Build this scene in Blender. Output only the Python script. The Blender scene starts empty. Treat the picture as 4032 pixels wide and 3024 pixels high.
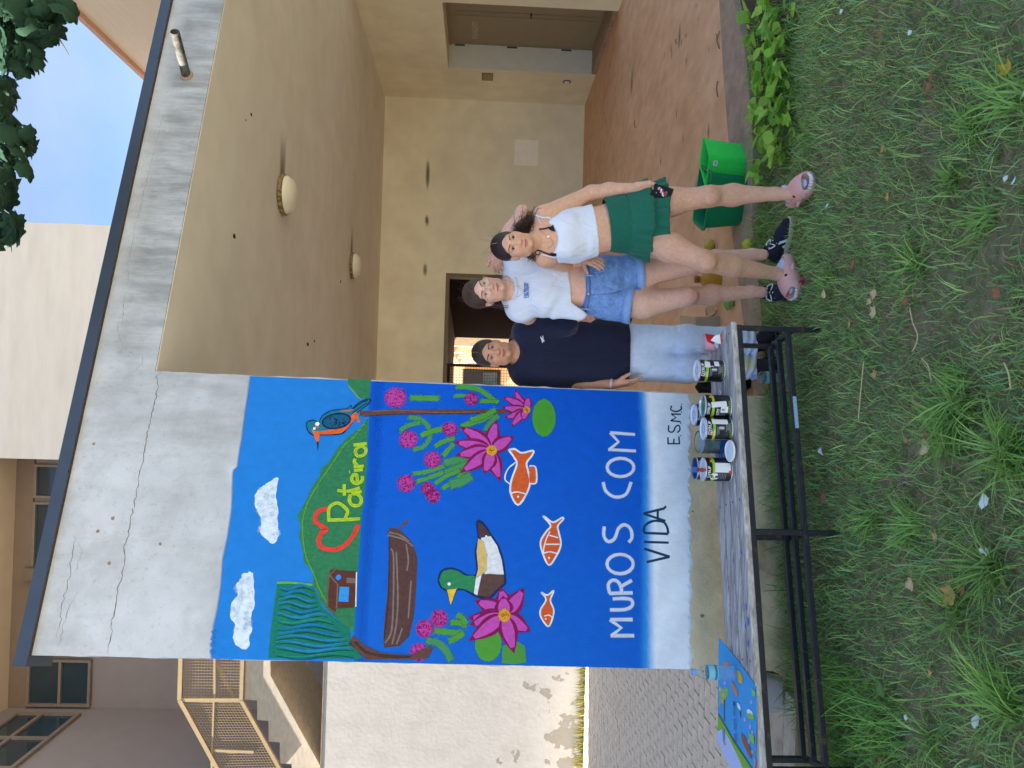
import bpy, bmesh, math, random
import numpy as np
from mathutils import Vector, Matrix, noise as mnoise
from mathutils.geometry import tessellate_polygon

random.seed(7); rng = np.random.default_rng(7)
sc = bpy.context.scene
COLL = sc.collection

# ---------------------------------------------------------------- camera (phone held sideways)
PW_, PH_, FOC = 4032.0, 3024.0, 3028.0
CAMP = Vector((0, 0, 1.6))
YAW, PITCH, ROLL = 0.0117, math.radians(2.48), 0.030
_f = Vector((math.sin(YAW), math.cos(YAW), 0)); _r = Vector((math.cos(YAW), -math.sin(YAW), 0)); _u = Vector((0, 0, 1))
CF = _f*math.cos(PITCH) - _u*math.sin(PITCH)
_u2 = _u*math.cos(PITCH) + _f*math.sin(PITCH)
CR = _r*math.cos(ROLL) + _u2*math.sin(ROLL)
CU = -_r*math.sin(ROLL) + _u2*math.cos(ROLL)
cam_d = bpy.data.cameras.new("camera"); cam = bpy.data.objects.new("camera", cam_d); COLL.objects.link(cam)
cam_d.sensor_width = 36; cam_d.sensor_fit = 'HORIZONTAL'; cam_d.lens = 36*FOC/PW_
cam_d.clip_start = 0.05; cam_d.clip_end = 500
m = Matrix.Identity(4)
for i, ax in enumerate((-CU, CR, -CF)):
    for j in range(3): m[j][i] = ax[j]
m.translation = CAMP; cam.matrix_world = m
sc.camera = cam

# ---------------------------------------------------------------- sky, sun, exposure
SUN = Vector((-0.987*math.cos(math.radians(38)), -0.16*math.cos(math.radians(38)), math.sin(math.radians(38)))).normalized()
w = bpy.data.worlds.new("World"); sc.world = w; w.use_nodes = True
nt = w.node_tree; nt.nodes.clear()
wo = nt.nodes.new("ShaderNodeOutputWorld"); bg = nt.nodes.new("ShaderNodeBackground"); bg.inputs[1].default_value = 0.064
sky = nt.nodes.new("ShaderNodeTexSky"); sky.sky_type = 'NISHITA'; sky.sun_disc = False
sky.sun_elevation = math.asin(SUN.z); sky.sun_rotation = math.atan2(SUN.x, SUN.y)
sky.air_density = 1.0; sky.dust_density = .7; sky.ozone_density = 1.6
tc = nt.nodes.new("ShaderNodeTexCoord"); mp = nt.nodes.new("ShaderNodeMapping"); mp.inputs['Scale'].default_value = (1.4, 1.4, 2.4)
cn = nt.nodes.new("ShaderNodeTexNoise"); cn.inputs['Scale'].default_value = 2.1; cn.inputs['Detail'].default_value = 7; cn.inputs['Roughness'].default_value = .56
cr = nt.nodes.new("ShaderNodeValToRGB"); cr.color_ramp.elements[0].position = .38; cr.color_ramp.elements[1].position = .78
cr.color_ramp.elements[0].color = (0, 0, 0, 1); cr.color_ramp.elements[1].color = (.5, .5, .5, 1)
mx = nt.nodes.new("ShaderNodeMix"); mx.data_type = 'RGBA'; mx.inputs['B'].default_value = (2.6, 2.75, 3.0, 1)
nt.links.new(tc.outputs['Generated'], mp.inputs[0]); nt.links.new(mp.outputs[0], cn.inputs['Vector']); nt.links.new(cn.outputs[0], cr.inputs[0])
nt.links.new(cr.outputs[0], mx.inputs['Factor']); nt.links.new(sky.outputs[0], mx.inputs['A']); nt.links.new(mx.outputs['Result'], bg.inputs[0]); nt.links.new(bg.outputs[0], wo.inputs[0])
sl = bpy.data.lights.new("sun", 'SUN'); sl.energy = 4.6; sl.angle = math.radians(.53); sl.color = (1, .95, .87)
so = bpy.data.objects.new("sun", sl); COLL.objects.link(so); so.location = (-20, -8, 25)
so.rotation_euler = SUN.to_track_quat('Z', 'Y').to_euler()
sc.view_settings.view_transform = 'Standard'; sc.view_settings.look = 'None'; sc.view_settings.exposure = 2.4; sc.view_settings.gamma = 1
sc.view_settings.use_curve_mapping = False
sc.cycles.max_bounces = 10; sc.cycles.diffuse_bounces = 7; sc.cycles.transparent_max_bounces = 24

# ---------------------------------------------------------------- measuring helpers: photo pixel -> point in the place
def ray(x, y): return CF + CR*((1512-y)/FOC) - CU*((x-2016)/FOC)
def P(x, y, Y): d = ray(x, y); return CAMP + d*((Y-CAMP.y)/d.y)
def PZ(x, y, z): d = ray(x, y); return CAMP + d*((z-CAMP.z)/d.z)
def PX(x, y, X): d = ray(x, y); return CAMP + d*((X-CAMP.x)/d.x)
WO = Vector((0, 4.31, 0)); WT = Vector((.942, .3355, 0)).normalized(); WN = Vector((WT.y, -WT.x, 0))
def PWALL(x, y): d = ray(x, y); return CAMP + d*((WO-CAMP).dot(WN)/d.dot(WN))
def wsz(x, y): p = PWALL(x, y); return ((p-WO).dot(WT), p.z)
def wall_pt(s, z, o=0.0): return WO + WT*s + WN*o + Vector((0, 0, z))
def crop(ox, oy, s): return lambda px, py: (ox+px/s, oy+py/s)

# ---------------------------------------------------------------- colours and materials
def L(r, g=None, b=None):
    if g is None: r, g, b = r
    f = lambda c: ((c/255+.055)/1.055)**2.4 if c > 10 else c/255/12.92
    return (f(r), f(g), f(b), 1)
MATS = {}
def mat(name, col, rough=.65, var=.12, scale=6, bump=0., bscale=80, metal=0., spec=.35, stretch=(1, 1, 1), attr=False, alpha=False,
        col2=None, mask=(.45, .6), detail=6, trans=0., ior=1.45, sheen=0., sss=0., coat=0.):
    if name in MATS: return MATS[name]
    M = bpy.data.materials.new(name); M.use_nodes = True; n = M.node_tree; b = n.nodes['Principled BSDF']
    b.inputs['Roughness'].default_value = rough; b.inputs['Metallic'].default_value = metal
    b.inputs['Specular IOR Level'].default_value = spec; b.inputs['IOR'].default_value = ior
    b.inputs['Transmission Weight'].default_value = trans; b.inputs['Coat Weight'].default_value = coat
    if sss: b.inputs['Subsurface Weight'].default_value = sss; b.inputs['Subsurface Radius'].default_value = (.012, .005, .003); b.inputs['Subsurface Scale'].default_value = 1.0
    if sheen: b.inputs['Sheen Weight'].default_value = sheen
    t = n.nodes.new("ShaderNodeTexCoord"); mp = n.nodes.new("ShaderNodeMapping"); mp.inputs['Scale'].default_value = stretch
    n.links.new(t.outputs['Object'], mp.inputs[0])
    nz = n.nodes.new("ShaderNodeTexNoise"); nz.inputs['Scale'].default_value = scale; nz.inputs['Detail'].default_value = detail; nz.inputs['Roughness'].default_value = .62
    n.links.new(mp.outputs[0], nz.inputs['Vector'])
    if attr:
        a = n.nodes.new("ShaderNodeAttribute"); a.attribute_name = 'Col'; src = a.outputs['Color']
        if alpha: n.links.new(a.outputs['Alpha'], b.inputs['Alpha'])
    else:
        rgb = n.nodes.new("ShaderNodeRGB"); rgb.outputs[0].default_value = col if len(col) == 4 else (*col, 1); src = rgb.outputs[0]
    if col2 is not None:
        rp = n.nodes.new("ShaderNodeMapRange"); rp.inputs['From Min'].default_value = mask[0]; rp.inputs['From Max'].default_value = mask[1]
        n.links.new(nz.outputs[0], rp.inputs['Value'])
        m2 = n.nodes.new("ShaderNodeMix"); m2.data_type = 'RGBA'; m2.inputs['B'].default_value = col2
        n.links.new(rp.outputs[0], m2.inputs['Factor']); n.links.new(src, m2.inputs['A']); src = m2.outputs['Result']
    if var:
        nv = n.nodes.new("ShaderNodeTexNoise"); nv.inputs['Scale'].default_value = scale*2.7; nv.inputs['Detail'].default_value = detail
        n.links.new(mp.outputs[0], nv.inputs['Vector'])
        mr = n.nodes.new("ShaderNodeMapRange"); mr.inputs['From Min'].default_value = .25; mr.inputs['From Max'].default_value = .75
        mr.inputs['To Min'].default_value = 1-var; mr.inputs['To Max'].default_value = 1+var
        n.links.new(nv.outputs[0], mr.inputs['Value'])
        hv = n.nodes.new("ShaderNodeVectorMath"); hv.operation = 'SCALE'
        n.links.new(src, hv.inputs[0]); n.links.new(mr.outputs[0], hv.inputs['Scale']); src = hv.outputs[0]
    n.links.new(src, b.inputs['Base Color'])
    if bump:
        nb = n.nodes.new("ShaderNodeTexNoise"); nb.inputs['Scale'].default_value = bscale; nb.inputs['Detail'].default_value = 5
        n.links.new(mp.outputs[0], nb.inputs['Vector'])
        bp = n.nodes.new("ShaderNodeBump"); bp.inputs['Strength'].default_value = bump; bp.inputs['Distance'].default_value = .01
        n.links.new(nb.outputs[0], bp.inputs['Height']); n.links.new(bp.outputs[0], b.inputs['Normal'])
    MATS[name] = M; return M
def tweak(M, fn): fn(M.node_tree, M.node_tree.nodes['Principled BSDF']); return M
def add_streaks(M, dark, amount, sx, sz, zlo=None, zhi=None, low=.5, high=.75):
    """rain-streak staining: noise drawn out along z, stronger between heights zlo..zhi"""
    n = M.node_tree; b = n.nodes['Principled BSDF']; src = b.inputs['Base Color'].links[0].from_socket
    t = n.nodes.new("ShaderNodeTexCoord"); mp = n.nodes.new("ShaderNodeMapping"); mp.inputs['Scale'].default_value = (sx, sx, sz)
    n.links.new(t.outputs['Object'], mp.inputs[0])
    nz = n.nodes.new("ShaderNodeTexNoise"); nz.inputs['Scale'].default_value = 1; nz.inputs['Detail'].default_value = 8; nz.inputs['Roughness'].default_value = .68
    n.links.new(mp.outputs[0], nz.inputs['Vector'])
    r = n.nodes.new("ShaderNodeMapRange"); r.inputs['From Min'].default_value = low; r.inputs['From Max'].default_value = high; r.inputs['To Max'].default_value = amount
    n.links.new(nz.outputs[0], r.inputs['Value']); fac = r.outputs[0]
    if zlo is not None:
        sp = n.nodes.new("ShaderNodeSeparateXYZ"); n.links.new(t.outputs['Object'], sp.inputs[0])
        r2 = n.nodes.new("ShaderNodeMapRange"); r2.inputs['From Min'].default_value = zlo; r2.inputs['From Max'].default_value = zhi
        n.links.new(sp.outputs['Z'], r2.inputs['Value'])
        mm = n.nodes.new("ShaderNodeMath"); mm.operation = 'MULTIPLY'; n.links.new(fac, mm.inputs[0]); n.links.new(r2.outputs[0], mm.inputs[1]); fac = mm.outputs[0]
    m2 = n.nodes.new("ShaderNodeMix"); m2.data_type = 'RGBA'; m2.inputs['B'].default_value = dark
    n.links.new(fac, m2.inputs['Factor']); n.links.new(src, m2.inputs['A']); n.links.new(m2.outputs['Result'], b.inputs['Base Color'])
    return M

def add_wrinkle(M, sc_, strength, stretch=(1, 1, 1), dist=.03):
    n = M.node_tree; b = n.nodes['Principled BSDF']; t = n.nodes.new("ShaderNodeTexCoord"); mp = n.nodes.new("ShaderNodeMapping"); mp.inputs['Scale'].default_value = stretch; mp.inputs['Rotation'].default_value = (0, .5, 0)
    n.links.new(t.outputs['Object'], mp.inputs[0]); nz = n.nodes.new("ShaderNodeTexNoise"); nz.inputs['Scale'].default_value = sc_; nz.inputs['Detail'].default_value = 2; nz.inputs['Distortion'].default_value = 1.2
    n.links.new(mp.outputs[0], nz.inputs['Vector']); bp = n.nodes.new("ShaderNodeBump"); bp.inputs['Strength'].default_value = strength; bp.inputs['Distance'].default_value = dist
    n.links.new(nz.outputs[0], bp.inputs['Height'])
    if b.inputs['Normal'].links: n.links.new(b.inputs['Normal'].links[0].from_socket, bp.inputs['Normal'])
    n.links.new(bp.outputs[0], b.inputs['Normal']); return M

# ---------------------------------------------------------------- mesh builder
def wloc(o):
    p = Vector((0, 0, 0))
    while o is not None: p = p + o.location; o = o.parent
    return p
class MB:
    def __init__(s): s.v = []; s.f = []; s.m = []; s.c = None
    def add(s, v, f, mi=0, col=None):
        o = len(s.v); s.v += [tuple(p) for p in v]; s.f += [tuple(i+o for i in q) for q in f]; s.m += [mi]*len(f)
        if col is not None or s.c is not None:
            if s.c is None: s.c = [(1, 1, 1, 1)]*o
            if col is None: col = (1, 1, 1, 1)
            s.c += list(col) if isinstance(col, list) else [col]*len(v)
        return s
    def box(s, a, b, mi=0, col=None):
        x0, y0, z0 = a; x1, y1, z1 = b
        v = [(x0, y0, z0), (x1, y0, z0), (x1, y1, z0), (x0, y1, z0), (x0, y0, z1), (x1, y0, z1), (x1, y1, z1), (x0, y1, z1)]
        return s.add(v, [(0, 3, 2, 1), (4, 5, 6, 7), (0, 1, 5, 4), (1, 2, 6, 5), (2, 3, 7, 6), (3, 0, 4, 7)], mi, col)
    def obox(s, c, ex, ey, ez, mi=0, col=None):      # oriented box: centre and three half-extent vectors
        c, ex, ey, ez = map(Vector, (c, ex, ey, ez))
        v = [c-ex-ey-ez, c+ex-ey-ez, c+ex+ey-ez, c-ex+ey-ez, c-ex-ey+ez, c+ex-ey+ez, c+ex+ey+ez, c-ex+ey+ez]
        return s.add(v, [(0, 3, 2, 1), (4, 5, 6, 7), (0, 1, 5, 4), (1, 2, 6, 5), (2, 3, 7, 6), (3, 0, 4, 7)], mi, col)
    def bar(s, a, b, w, h=None, up=(0, 0, 1), mi=0, col=None):   # square bar between two points
        a, b = Vector(a), Vector(b); d = (b-a); l = d.length; d.normalize(); h = h or w
        up = Vector(up); sx = d.cross(up)
        if sx.length < 1e-4: sx = d.cross(Vector((1, 0, 0)))
        sx.normalize(); uz = sx.cross(d)
        return s.obox((a+b)/2, d*l/2, sx*w/2, uz*h/2, mi, col)
    def tube(s, pts, rad, n=8, mi=0, col=None, caps=True):
        pts = [Vector(p) for p in pts]; rad = rad if hasattr(rad, '__len__') else [rad]*len(pts)
        v = []; f = []; pu = None
        for i, p in enumerate(pts):
            d = (pts[min(i+1, len(pts)-1)]-pts[max(i-1, 0)]).normalized()
            if pu is None: pu = d.orthogonal().normalized()
            sx = d.cross(pu)
            if sx.length < 1e-5: sx = d.orthogonal()
            sx.normalize(); pu = sx.cross(d).normalized()
            for k in range(n):
                a = 2*math.pi*k/n; v.append(p + (pu*math.cos(a)+sx*math.sin(a))*rad[i])
        for i in range(len(pts)-1):
            for k in range(n):
                k2 = (k+1) % n; f.append((i*n+k, i*n+k2, (i+1)*n+k2, (i+1)*n+k))
        if caps: f.append(tuple(range(n))[::-1]); f.append(tuple((len(pts)-1)*n+k for k in range(n)))
        return s.add(v, f, mi, col)
    def lathe(s, prof, base=(0, 0, 0), n=24, mi=0, mis=None, col=None, axis=None, ell=1.):   # prof: (radius, height)
        base = Vector(base); az = Vector(axis).normalized() if axis is not None else Vector((0, 0, 1))
        ax = Vector((1, 0, 0)) if abs(az.z) > .99 else az.orthogonal().normalized()
        ay = az.cross(ax)
        v = []
        for r, h in prof:
            for k in range(n):
                a = 2*math.pi*k/n; v.append(base + ax*(r*math.cos(a)) + ay*(r*ell*math.sin(a)) + az*h)
        for i in range(len(prof)-1):
            fs = [(i*n+k, i*n+(k+1) % n, (i+1)*n+(k+1) % n, (i+1)*n+k) for k in range(n)]
            if i == 0: o = len(s.v); s.add(v, [], mi, col)
            s.f += [tuple(q+o for q in ff) for ff in fs]; s.m += [mis[i] if mis else mi]*n
        return s
    def poly(s, pts, mi=0, col=None):
        pts = [Vector(p) for p in pts]
        return s.add(pts, [tuple(t) for t in tessellate_polygon([pts])], mi, col)
    def prism(s, pts, off, mi=0, col=None):          # polygon extruded by a vector
        pts = [Vector(p) for p in pts]; off = Vector(off); k = len(pts)
        t = [tuple(q) for q in tessellate_polygon([pts])]
        v = pts + [p+off for p in pts]
        f = t + [tuple(i+k for i in q[::-1]) for q in t] + [(i, (i+1) % k, (i+1) % k+k, i+k) for i in range(k)]
        return s.add(v, f, mi, col)
    def build(s, name, mats, parent=None, smooth=False, loc=None, bevel=0, recalc=True):
        me = bpy.data.meshes.new(name)
        o = bpy.data.objects.new(name, me); COLL.objects.link(o)
        if parent is not None: o.parent = parent
        base = wloc(parent) if parent is not None else Vector((0, 0, 0))
        if loc is not None: o.location = Vector(loc)-base; base = Vector(loc)
        V = np.array(s.v, dtype=float).reshape(-1, 3) - np.array(base)
        me.from_pydata([tuple(p) for p in V], [], s.f)
        for M in (mats if isinstance(mats, (list, tuple)) else [mats]): me.materials.append(M)
        if isinstance(mats, (list, tuple)) and len(mats) > 1: me.polygons.foreach_set('material_index', s.m)
        if s.c is not None:
            ca = me.color_attributes.new('Col', 'FLOAT_COLOR', 'POINT'); ca.data.foreach_set('color', np.array(s.c, dtype=float).ravel())
        if recalc:
            bm = bmesh.new(); bm.from_mesh(me); bmesh.ops.recalc_face_normals(bm, faces=bm.faces)
            if bevel:
                bmesh.ops.bevel(bm, geom=list(bm.edges), offset=bevel, segments=2, affect='EDGES', profile=.5, clamp_overlap=True)
            bm.to_mesh(me); bm.free()
        if smooth:
            me.polygons.foreach_set('use_smooth', [True]*len(me.polygons))
            if smooth == 'auto': me.set_sharp_from_angle(angle=math.radians(40))
        me.update(); return o
def thing(name, label, cat, loc=(0, 0, 0), group=None):
    o = bpy.data.objects.new(name, None); COLL.objects.link(o); o.location = loc; o.empty_display_size = .1
    o['label'] = label; o['category'] = cat
    if group: o['group'] = group
    return o
def tag(o, label, cat, group=None):
    o['label'] = label; o['category'] = cat
    if group: o['group'] = group
    return o
def struct(o): o['kind'] = 'structure'; return o
def stuff(o): o['kind'] = 'stuff'; return o
def text_mesh(txt, size, bold=0.0):
    cu = bpy.data.curves.new("t", 'FONT'); cu.body = txt; cu.size = size; cu.align_x = 'CENTER'; cu.align_y = 'CENTER'; cu.offset = bold; cu.resolution_u = 3
    o = bpy.data.objects.new("t", cu); COLL.objects.link(o)
    me = bpy.data.meshes.new_from_object(o.evaluated_get(bpy.context.evaluated_depsgraph_get()))
    v = [tuple(p.co) for p in me.vertices]; f = [tuple(p.vertices) for p in me.polygons]
    bpy.data.objects.remove(o); bpy.data.curves.remove(cu); bpy.data.meshes.remove(me)
    return v, f
def smooth_path(pts, n=6):
    """Catmull-Rom through 2-D or 3-D points"""
    pts = [np.array(p, float) for p in pts]
    if len(pts) < 3: return pts
    out = []; q = [2*pts[0]-pts[1]] + pts + [2*pts[-1]-pts[-2]]
    for i in range(1, len(q)-2):
        for k in range(n):
            t = k/n; a, b, c, d = q[i-1:i+3]
            out.append(.5*((2*b)+(c-a)*t+(2*a-5*b+4*c-d)*t*t+(-a+3*b-3*c+d)*t**3))
    out.append(pts[-1]); return out
# ================================================================= SETTING
fa = crop(1000, 1000, 1.659); fb = crop(1000, 2000, 1.62); fc = crop(2000, 2000, 1.62); fd = crop(2000, 1000, 1.659)
fe = crop(0, 2000, 1.62); ff = crop(0, 1000, 1.659); f1 = crop(0, 0, 1.659); f2 = crop(1000, 0, 1.659); f3 = crop(2000, 0, 1.659)
YB, XR, ZC = 13.5, 5.13, 3.386
def gz(x, y):      # height of the lawn
    t = min(max((y-3.5)/1.0, 0), 1); return -.11*(t*t*(3-2*t)) + .012*math.sin(2.1*x+1)*math.sin(1.7*y)
def fz(y): return -.08 - .05*min(max((y-4.6)/8.9, 0), 1)

M_ground = mat('soil', L(132, 118, 94), .95, .3, 9, .6, 60, col2=L(96, 108, 66), mask=(.4, .65))
M_farground = mat('far_ground', L(120, 112, 95), .95, .2, .4)
M_wall = mat('grey_render', L(182, 188, 197), .85, .07, 3, .35, 120, col2=L(160, 164, 170), mask=(.42, .7))
add_streaks(M_wall, L(124, 124, 118), .42, 5.5, 1.1, None, None, .5, .75)
add_streaks(M_wall, L(120, 118, 112), .4, 46, 40, None, None, .56, .74)
add_streaks(M_wall, L(214, 198, 164), 1, 2, 2, .68, .60, -1, 0)
add_streaks(M_wall, L(120, 100, 70), .75, 2.6, 3.2, .62, .2, .42, .62)
M_fascia = M_wall
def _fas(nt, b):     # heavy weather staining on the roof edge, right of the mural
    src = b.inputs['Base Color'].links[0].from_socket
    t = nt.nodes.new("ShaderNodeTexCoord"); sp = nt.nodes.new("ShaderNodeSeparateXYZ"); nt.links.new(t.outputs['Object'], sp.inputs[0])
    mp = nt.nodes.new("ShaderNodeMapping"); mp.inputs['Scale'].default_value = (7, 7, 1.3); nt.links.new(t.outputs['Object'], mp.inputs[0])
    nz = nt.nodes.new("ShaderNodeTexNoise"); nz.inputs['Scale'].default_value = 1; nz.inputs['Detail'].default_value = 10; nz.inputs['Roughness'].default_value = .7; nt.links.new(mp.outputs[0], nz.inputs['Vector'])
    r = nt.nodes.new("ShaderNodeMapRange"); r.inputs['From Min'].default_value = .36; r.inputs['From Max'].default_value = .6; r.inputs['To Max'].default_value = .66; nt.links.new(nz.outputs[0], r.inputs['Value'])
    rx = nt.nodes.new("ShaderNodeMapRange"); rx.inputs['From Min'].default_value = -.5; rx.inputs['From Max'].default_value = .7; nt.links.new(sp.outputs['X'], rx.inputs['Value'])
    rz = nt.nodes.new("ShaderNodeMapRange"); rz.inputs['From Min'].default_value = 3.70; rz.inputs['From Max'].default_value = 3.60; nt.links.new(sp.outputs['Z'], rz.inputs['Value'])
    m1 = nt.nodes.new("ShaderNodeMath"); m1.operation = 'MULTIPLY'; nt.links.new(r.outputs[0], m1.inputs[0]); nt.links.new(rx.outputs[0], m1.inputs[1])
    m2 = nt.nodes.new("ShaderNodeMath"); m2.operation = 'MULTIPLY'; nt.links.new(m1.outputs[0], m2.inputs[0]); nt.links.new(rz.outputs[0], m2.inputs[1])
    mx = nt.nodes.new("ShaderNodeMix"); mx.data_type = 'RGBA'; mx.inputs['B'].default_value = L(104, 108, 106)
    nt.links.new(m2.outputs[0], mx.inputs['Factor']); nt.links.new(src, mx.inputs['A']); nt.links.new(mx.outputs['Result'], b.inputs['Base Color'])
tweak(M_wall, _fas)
M_cream = mat('cream_paint', L(242, 234, 208), .8, .07, 1.2, .12, 90, col2=L(230, 220, 194), mask=(.35, .7))
M_ceil = mat('ceiling_paint', L(230, 226, 214), .85, .06, 1.2, .1, 90, col2=L(222, 216, 202), mask=(.35, .7))
M_white = mat('white_paint', L(214, 212, 200), .7, .05, 3, .1, 80)
M_floor = mat('red_floor', L(220, 176, 140), .55, .14, 3, .12, 150, col2=L(204, 158, 122), mask=(.35, .65), stretch=(1, .5, 1), spec=.3)
M_conc = mat('concrete', L(164, 142, 122), .9, .16, 6, .4, 90, col2=L(146, 126, 108), mask=(.4, .65))
M_coping = mat('dark_metal', L(62, 72, 88), .38, .06, 4, 0, spec=.5, metal=.3)
M_door = mat('door_paint', L(150, 136, 112), .5, .06, 4, .05, 60)
M_dark = mat('dark_brown_paint', L(56, 42, 34), .9, .12, 3, .1, 60)
M_black = mat('black_steel', L(26, 28, 33), .42, .15, 12, .1, 150, spec=.5)
M_glass = mat('window_glass', L(46, 60, 66), .08, .05, 1, spec=.7)
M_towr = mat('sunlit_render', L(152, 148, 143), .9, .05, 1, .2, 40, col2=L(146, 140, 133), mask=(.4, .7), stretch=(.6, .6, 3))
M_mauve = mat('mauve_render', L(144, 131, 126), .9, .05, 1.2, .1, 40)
M_beige = mat('beige_metal', L(172, 148, 112), .5, .06, 5)

# ground sheet (rises gently under the lawn), porch floor, kerb
g = MB()
xs = np.concatenate([[-90, -40, -20, -10, -5], np.arange(-3, 3.01, .25), [5, 10, 20, 40, 90]])
ys = np.concatenate([[-90, -40, -15, -5, -1], np.arange(0, 4.6, .2), [4.7, 5, 7]])
for y in ys:
    for x in xs: g.v.append((x, y, gz(x, y)-.012 if y < 4.7 else -.16))
nx = len(xs)
for j in range(len(ys)-1):
    for i in range(nx-1): g.f.append((j*nx+i, j*nx+i+1, (j+1)*nx+i+1, (j+1)*nx+i)); g.m.append(0)
struct(g.build('ground', M_ground, smooth=True))
g = MB(); g.add([(-90, 7, -.17), (90, 7, -.17), (90, 160, -.17), (-90, 160, -.17)], [(0, 1, 2, 3)])
struct(g.build('far_ground', M_farground))
g = MB(); g.add([(-40, -60, .02), (60, -60, .02), (60, .2, .02), (-40, .2, .02)], [(0, 1, 2, 3)])  # unseen pale paving added behind the camera to bounce sunlight into the porch
struct(g.build('bounce_forecourt', mat('bounce_paving', L(196, 188, 172), .9, .08, 3)))

edge = [PZ(2870, -260, -.08), PZ(2890, 0, -.08), PZ(2904, 60, -.08), PZ(2940, 241, -.08), PZ(2964, 542, -.08), PZ(2962, 892, -.08), PZ(2985, 1100, -.08), PZ(3005, 1330, -.08)]
edge = [Vector((5.6, 5.6, -.08))] + [p for p in edge if p.x < 5.4]
edge += [Vector((-.02, 4.36, -.08)), Vector((-1.5, 3.9, -.08))]
inner = [PZ(2818, -260, -.08), PZ(2832, 0, -.08), PZ(2850, 325, -.08), PZ(2868, 542, -.08), PZ(2880, 900, -.08), PZ(2935, 1330, -.08)]
inner = [Vector((5.6, 6.3, -.08))] + [p for p in inner if p.x < 5.4] + [Vector((-.02, 4.56, -.08)), Vector((-1.5, 4.15, -.08))]
fl = [Vector((p.x, p.y, fz(p.y))) for p in inner] + [Vector((-3.2, YB+.02, fz(YB))), Vector((5.8, YB+.02, fz(YB)))]
g = MB(); g.prism(fl, (0, 0, -.3)); struct(g.build('porch_floor', M_floor))
g = MB(); g.prism(edge + inner[::-1], (0, 0, -.3)); struct(g.build('kerb', M_conc))
g = MB(); g.add([(-3, YB+.02, -.135), (3, YB+.02, -.135), (3, 34, -.135), (-3, 34, -.135)], [(0, 1, 2, 3)]); struct(g.build('passage_floor', M_conc))

# ----------------------------------------------------------------- the porch building
PB = thing('porch_building', 'low concrete porch building with a painted end wall, deep tan ceiling and dark roof edging', 'building', (0, 4.31, 0))
def zig(p, q, n, amp, seed):
    r = random.Random(seed); out = []
    for i in range(n+1):
        t = i/n; a = r.uniform(-amp, amp) if 0 < i < n else 0
        if r.random() < .12: a += r.choice((-1, 1))*amp
        out.append((p[0]+(q[0]-p[0])*t+a, p[1]+(q[1]-p[1])*t))
    return out
sLt, sLb = wsz(170, 2581)[0], wsz(2715, 2638)[0]; sRt, sRb = wsz(640, 1463)[0], wsz(2740, 1552)[0]
ZT, ZF = 3.725, ZC+.003
ol = zig((sLt, ZT), (sLb, -.3), 70, .004, 3) + zig((sRb, -.3), (sRt, ZF), 70, .004, 5) + [(6.3, ZF), (6.3, ZT)]
g = MB(); g.prism([wall_pt(s, z) for s, z in ol], -WN*.2)
WALL = g.build('mural_wall', M_wall, PB)
# coping in lengths, with the drip shadow gap below
cuts = [sLt-.05, -.52, 2.2, 6.35]
for i in range(3):
    g = MB(); a, b = cuts[i], cuts[i+1]+(.01 if i < 2 else 0); o = .001*i
    pr = [(.035+o, ZT-.005), (.035+o, ZT+.056), (-.24, ZT+.056), (-.24, ZT+.01), (.022+o, ZT+.01), (.022+o, ZT-.005)]
    pr = [(x, z) for x, z in pr]
    v = [wall_pt(a, z, x) for x, z in pr] + [wall_pt(b, z, x) for x, z in pr]
    k = len(pr); f = [(j, (j+1) % k, (j+1) % k+k, j+k) for j in range(k)] + [tuple(t) for t in tessellate_polygon([v[:k]])] + [tuple(i_+k for i_ in t[::-1]) for t in tessellate_polygon([v[:k]])]
    g.add(v, f); g.build('coping', M_coping, PB)
g = MB(); g.obox(wall_pt((sLt+6.3)/2, ZT+.003, .004), WT*((6.3-sLt)/2), WN*.006, (0, 0, .006)); g.build('drip_edge', mat('rust_edge', L(84, 66, 58), .8), PB)
# ceiling/roof slab behind the fascia
bk = lambda s, z: wall_pt(s, z, -.2)
roof = [wall_pt(sRt+.0015, ZC, -.010), wall_pt(6.298, ZC, -.010), Vector((5.9, YB+.5, ZC)), Vector((-2.6, YB+.5, ZC)), bk(-1.2, ZC), bk(sRt+.0015, ZC)]
g = MB(); g.prism(roof, (0, 0, .3)); g.build('ceiling', M_ceil, PB)
# back wall with the passage opening
ox = P(1752, 1078, YB).x; oz = P(1752, 1300, YB).z
g = MB(); g.box((ox, YB, -.2), (XR+.6, YB+.25, ZC)); g.box((-2.6, YB, oz), (ox, YB+.25, ZC)); g.box((-2.6, YB, -.2), (-.9, YB+.25, oz))
BW = g.build('back_wall', M_cream, PB)
for (q0, q1) in (((ox-.05, YB-.012, -.13), (ox+.012, YB+.262, oz+.012)), ((-.9, YB-.012, oz-.05), (ox-.05, YB+.262, oz+.012))):
    g = MB(); g.box(q0, q1); g.build('opening_frame', mat('frame_paint', L(120, 104, 80), .6), PB)
a, b = P(2024, 650, YB), P(2120, 553, YB)
g = MB(); g.box((a.x, YB-.003, b.z), (b.x, YB-.0005, a.z)); g.build('repainted_patch', mat('patch_paint', L(250, 244, 230), .8, .05, 4), PB)
# left side of the porch, behind the mural wall
g = MB(); lw = [Vector((-.62, 4.25, -.2)), Vector((-2.3, YB, -.2)), Vector((-2.5, YB, -.2)), Vector((-.82, 4.25, -.2))]
g.prism(lw, (0, 0, ZC+.2)); #g.build('side_wall', M_cream, PB)
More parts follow.
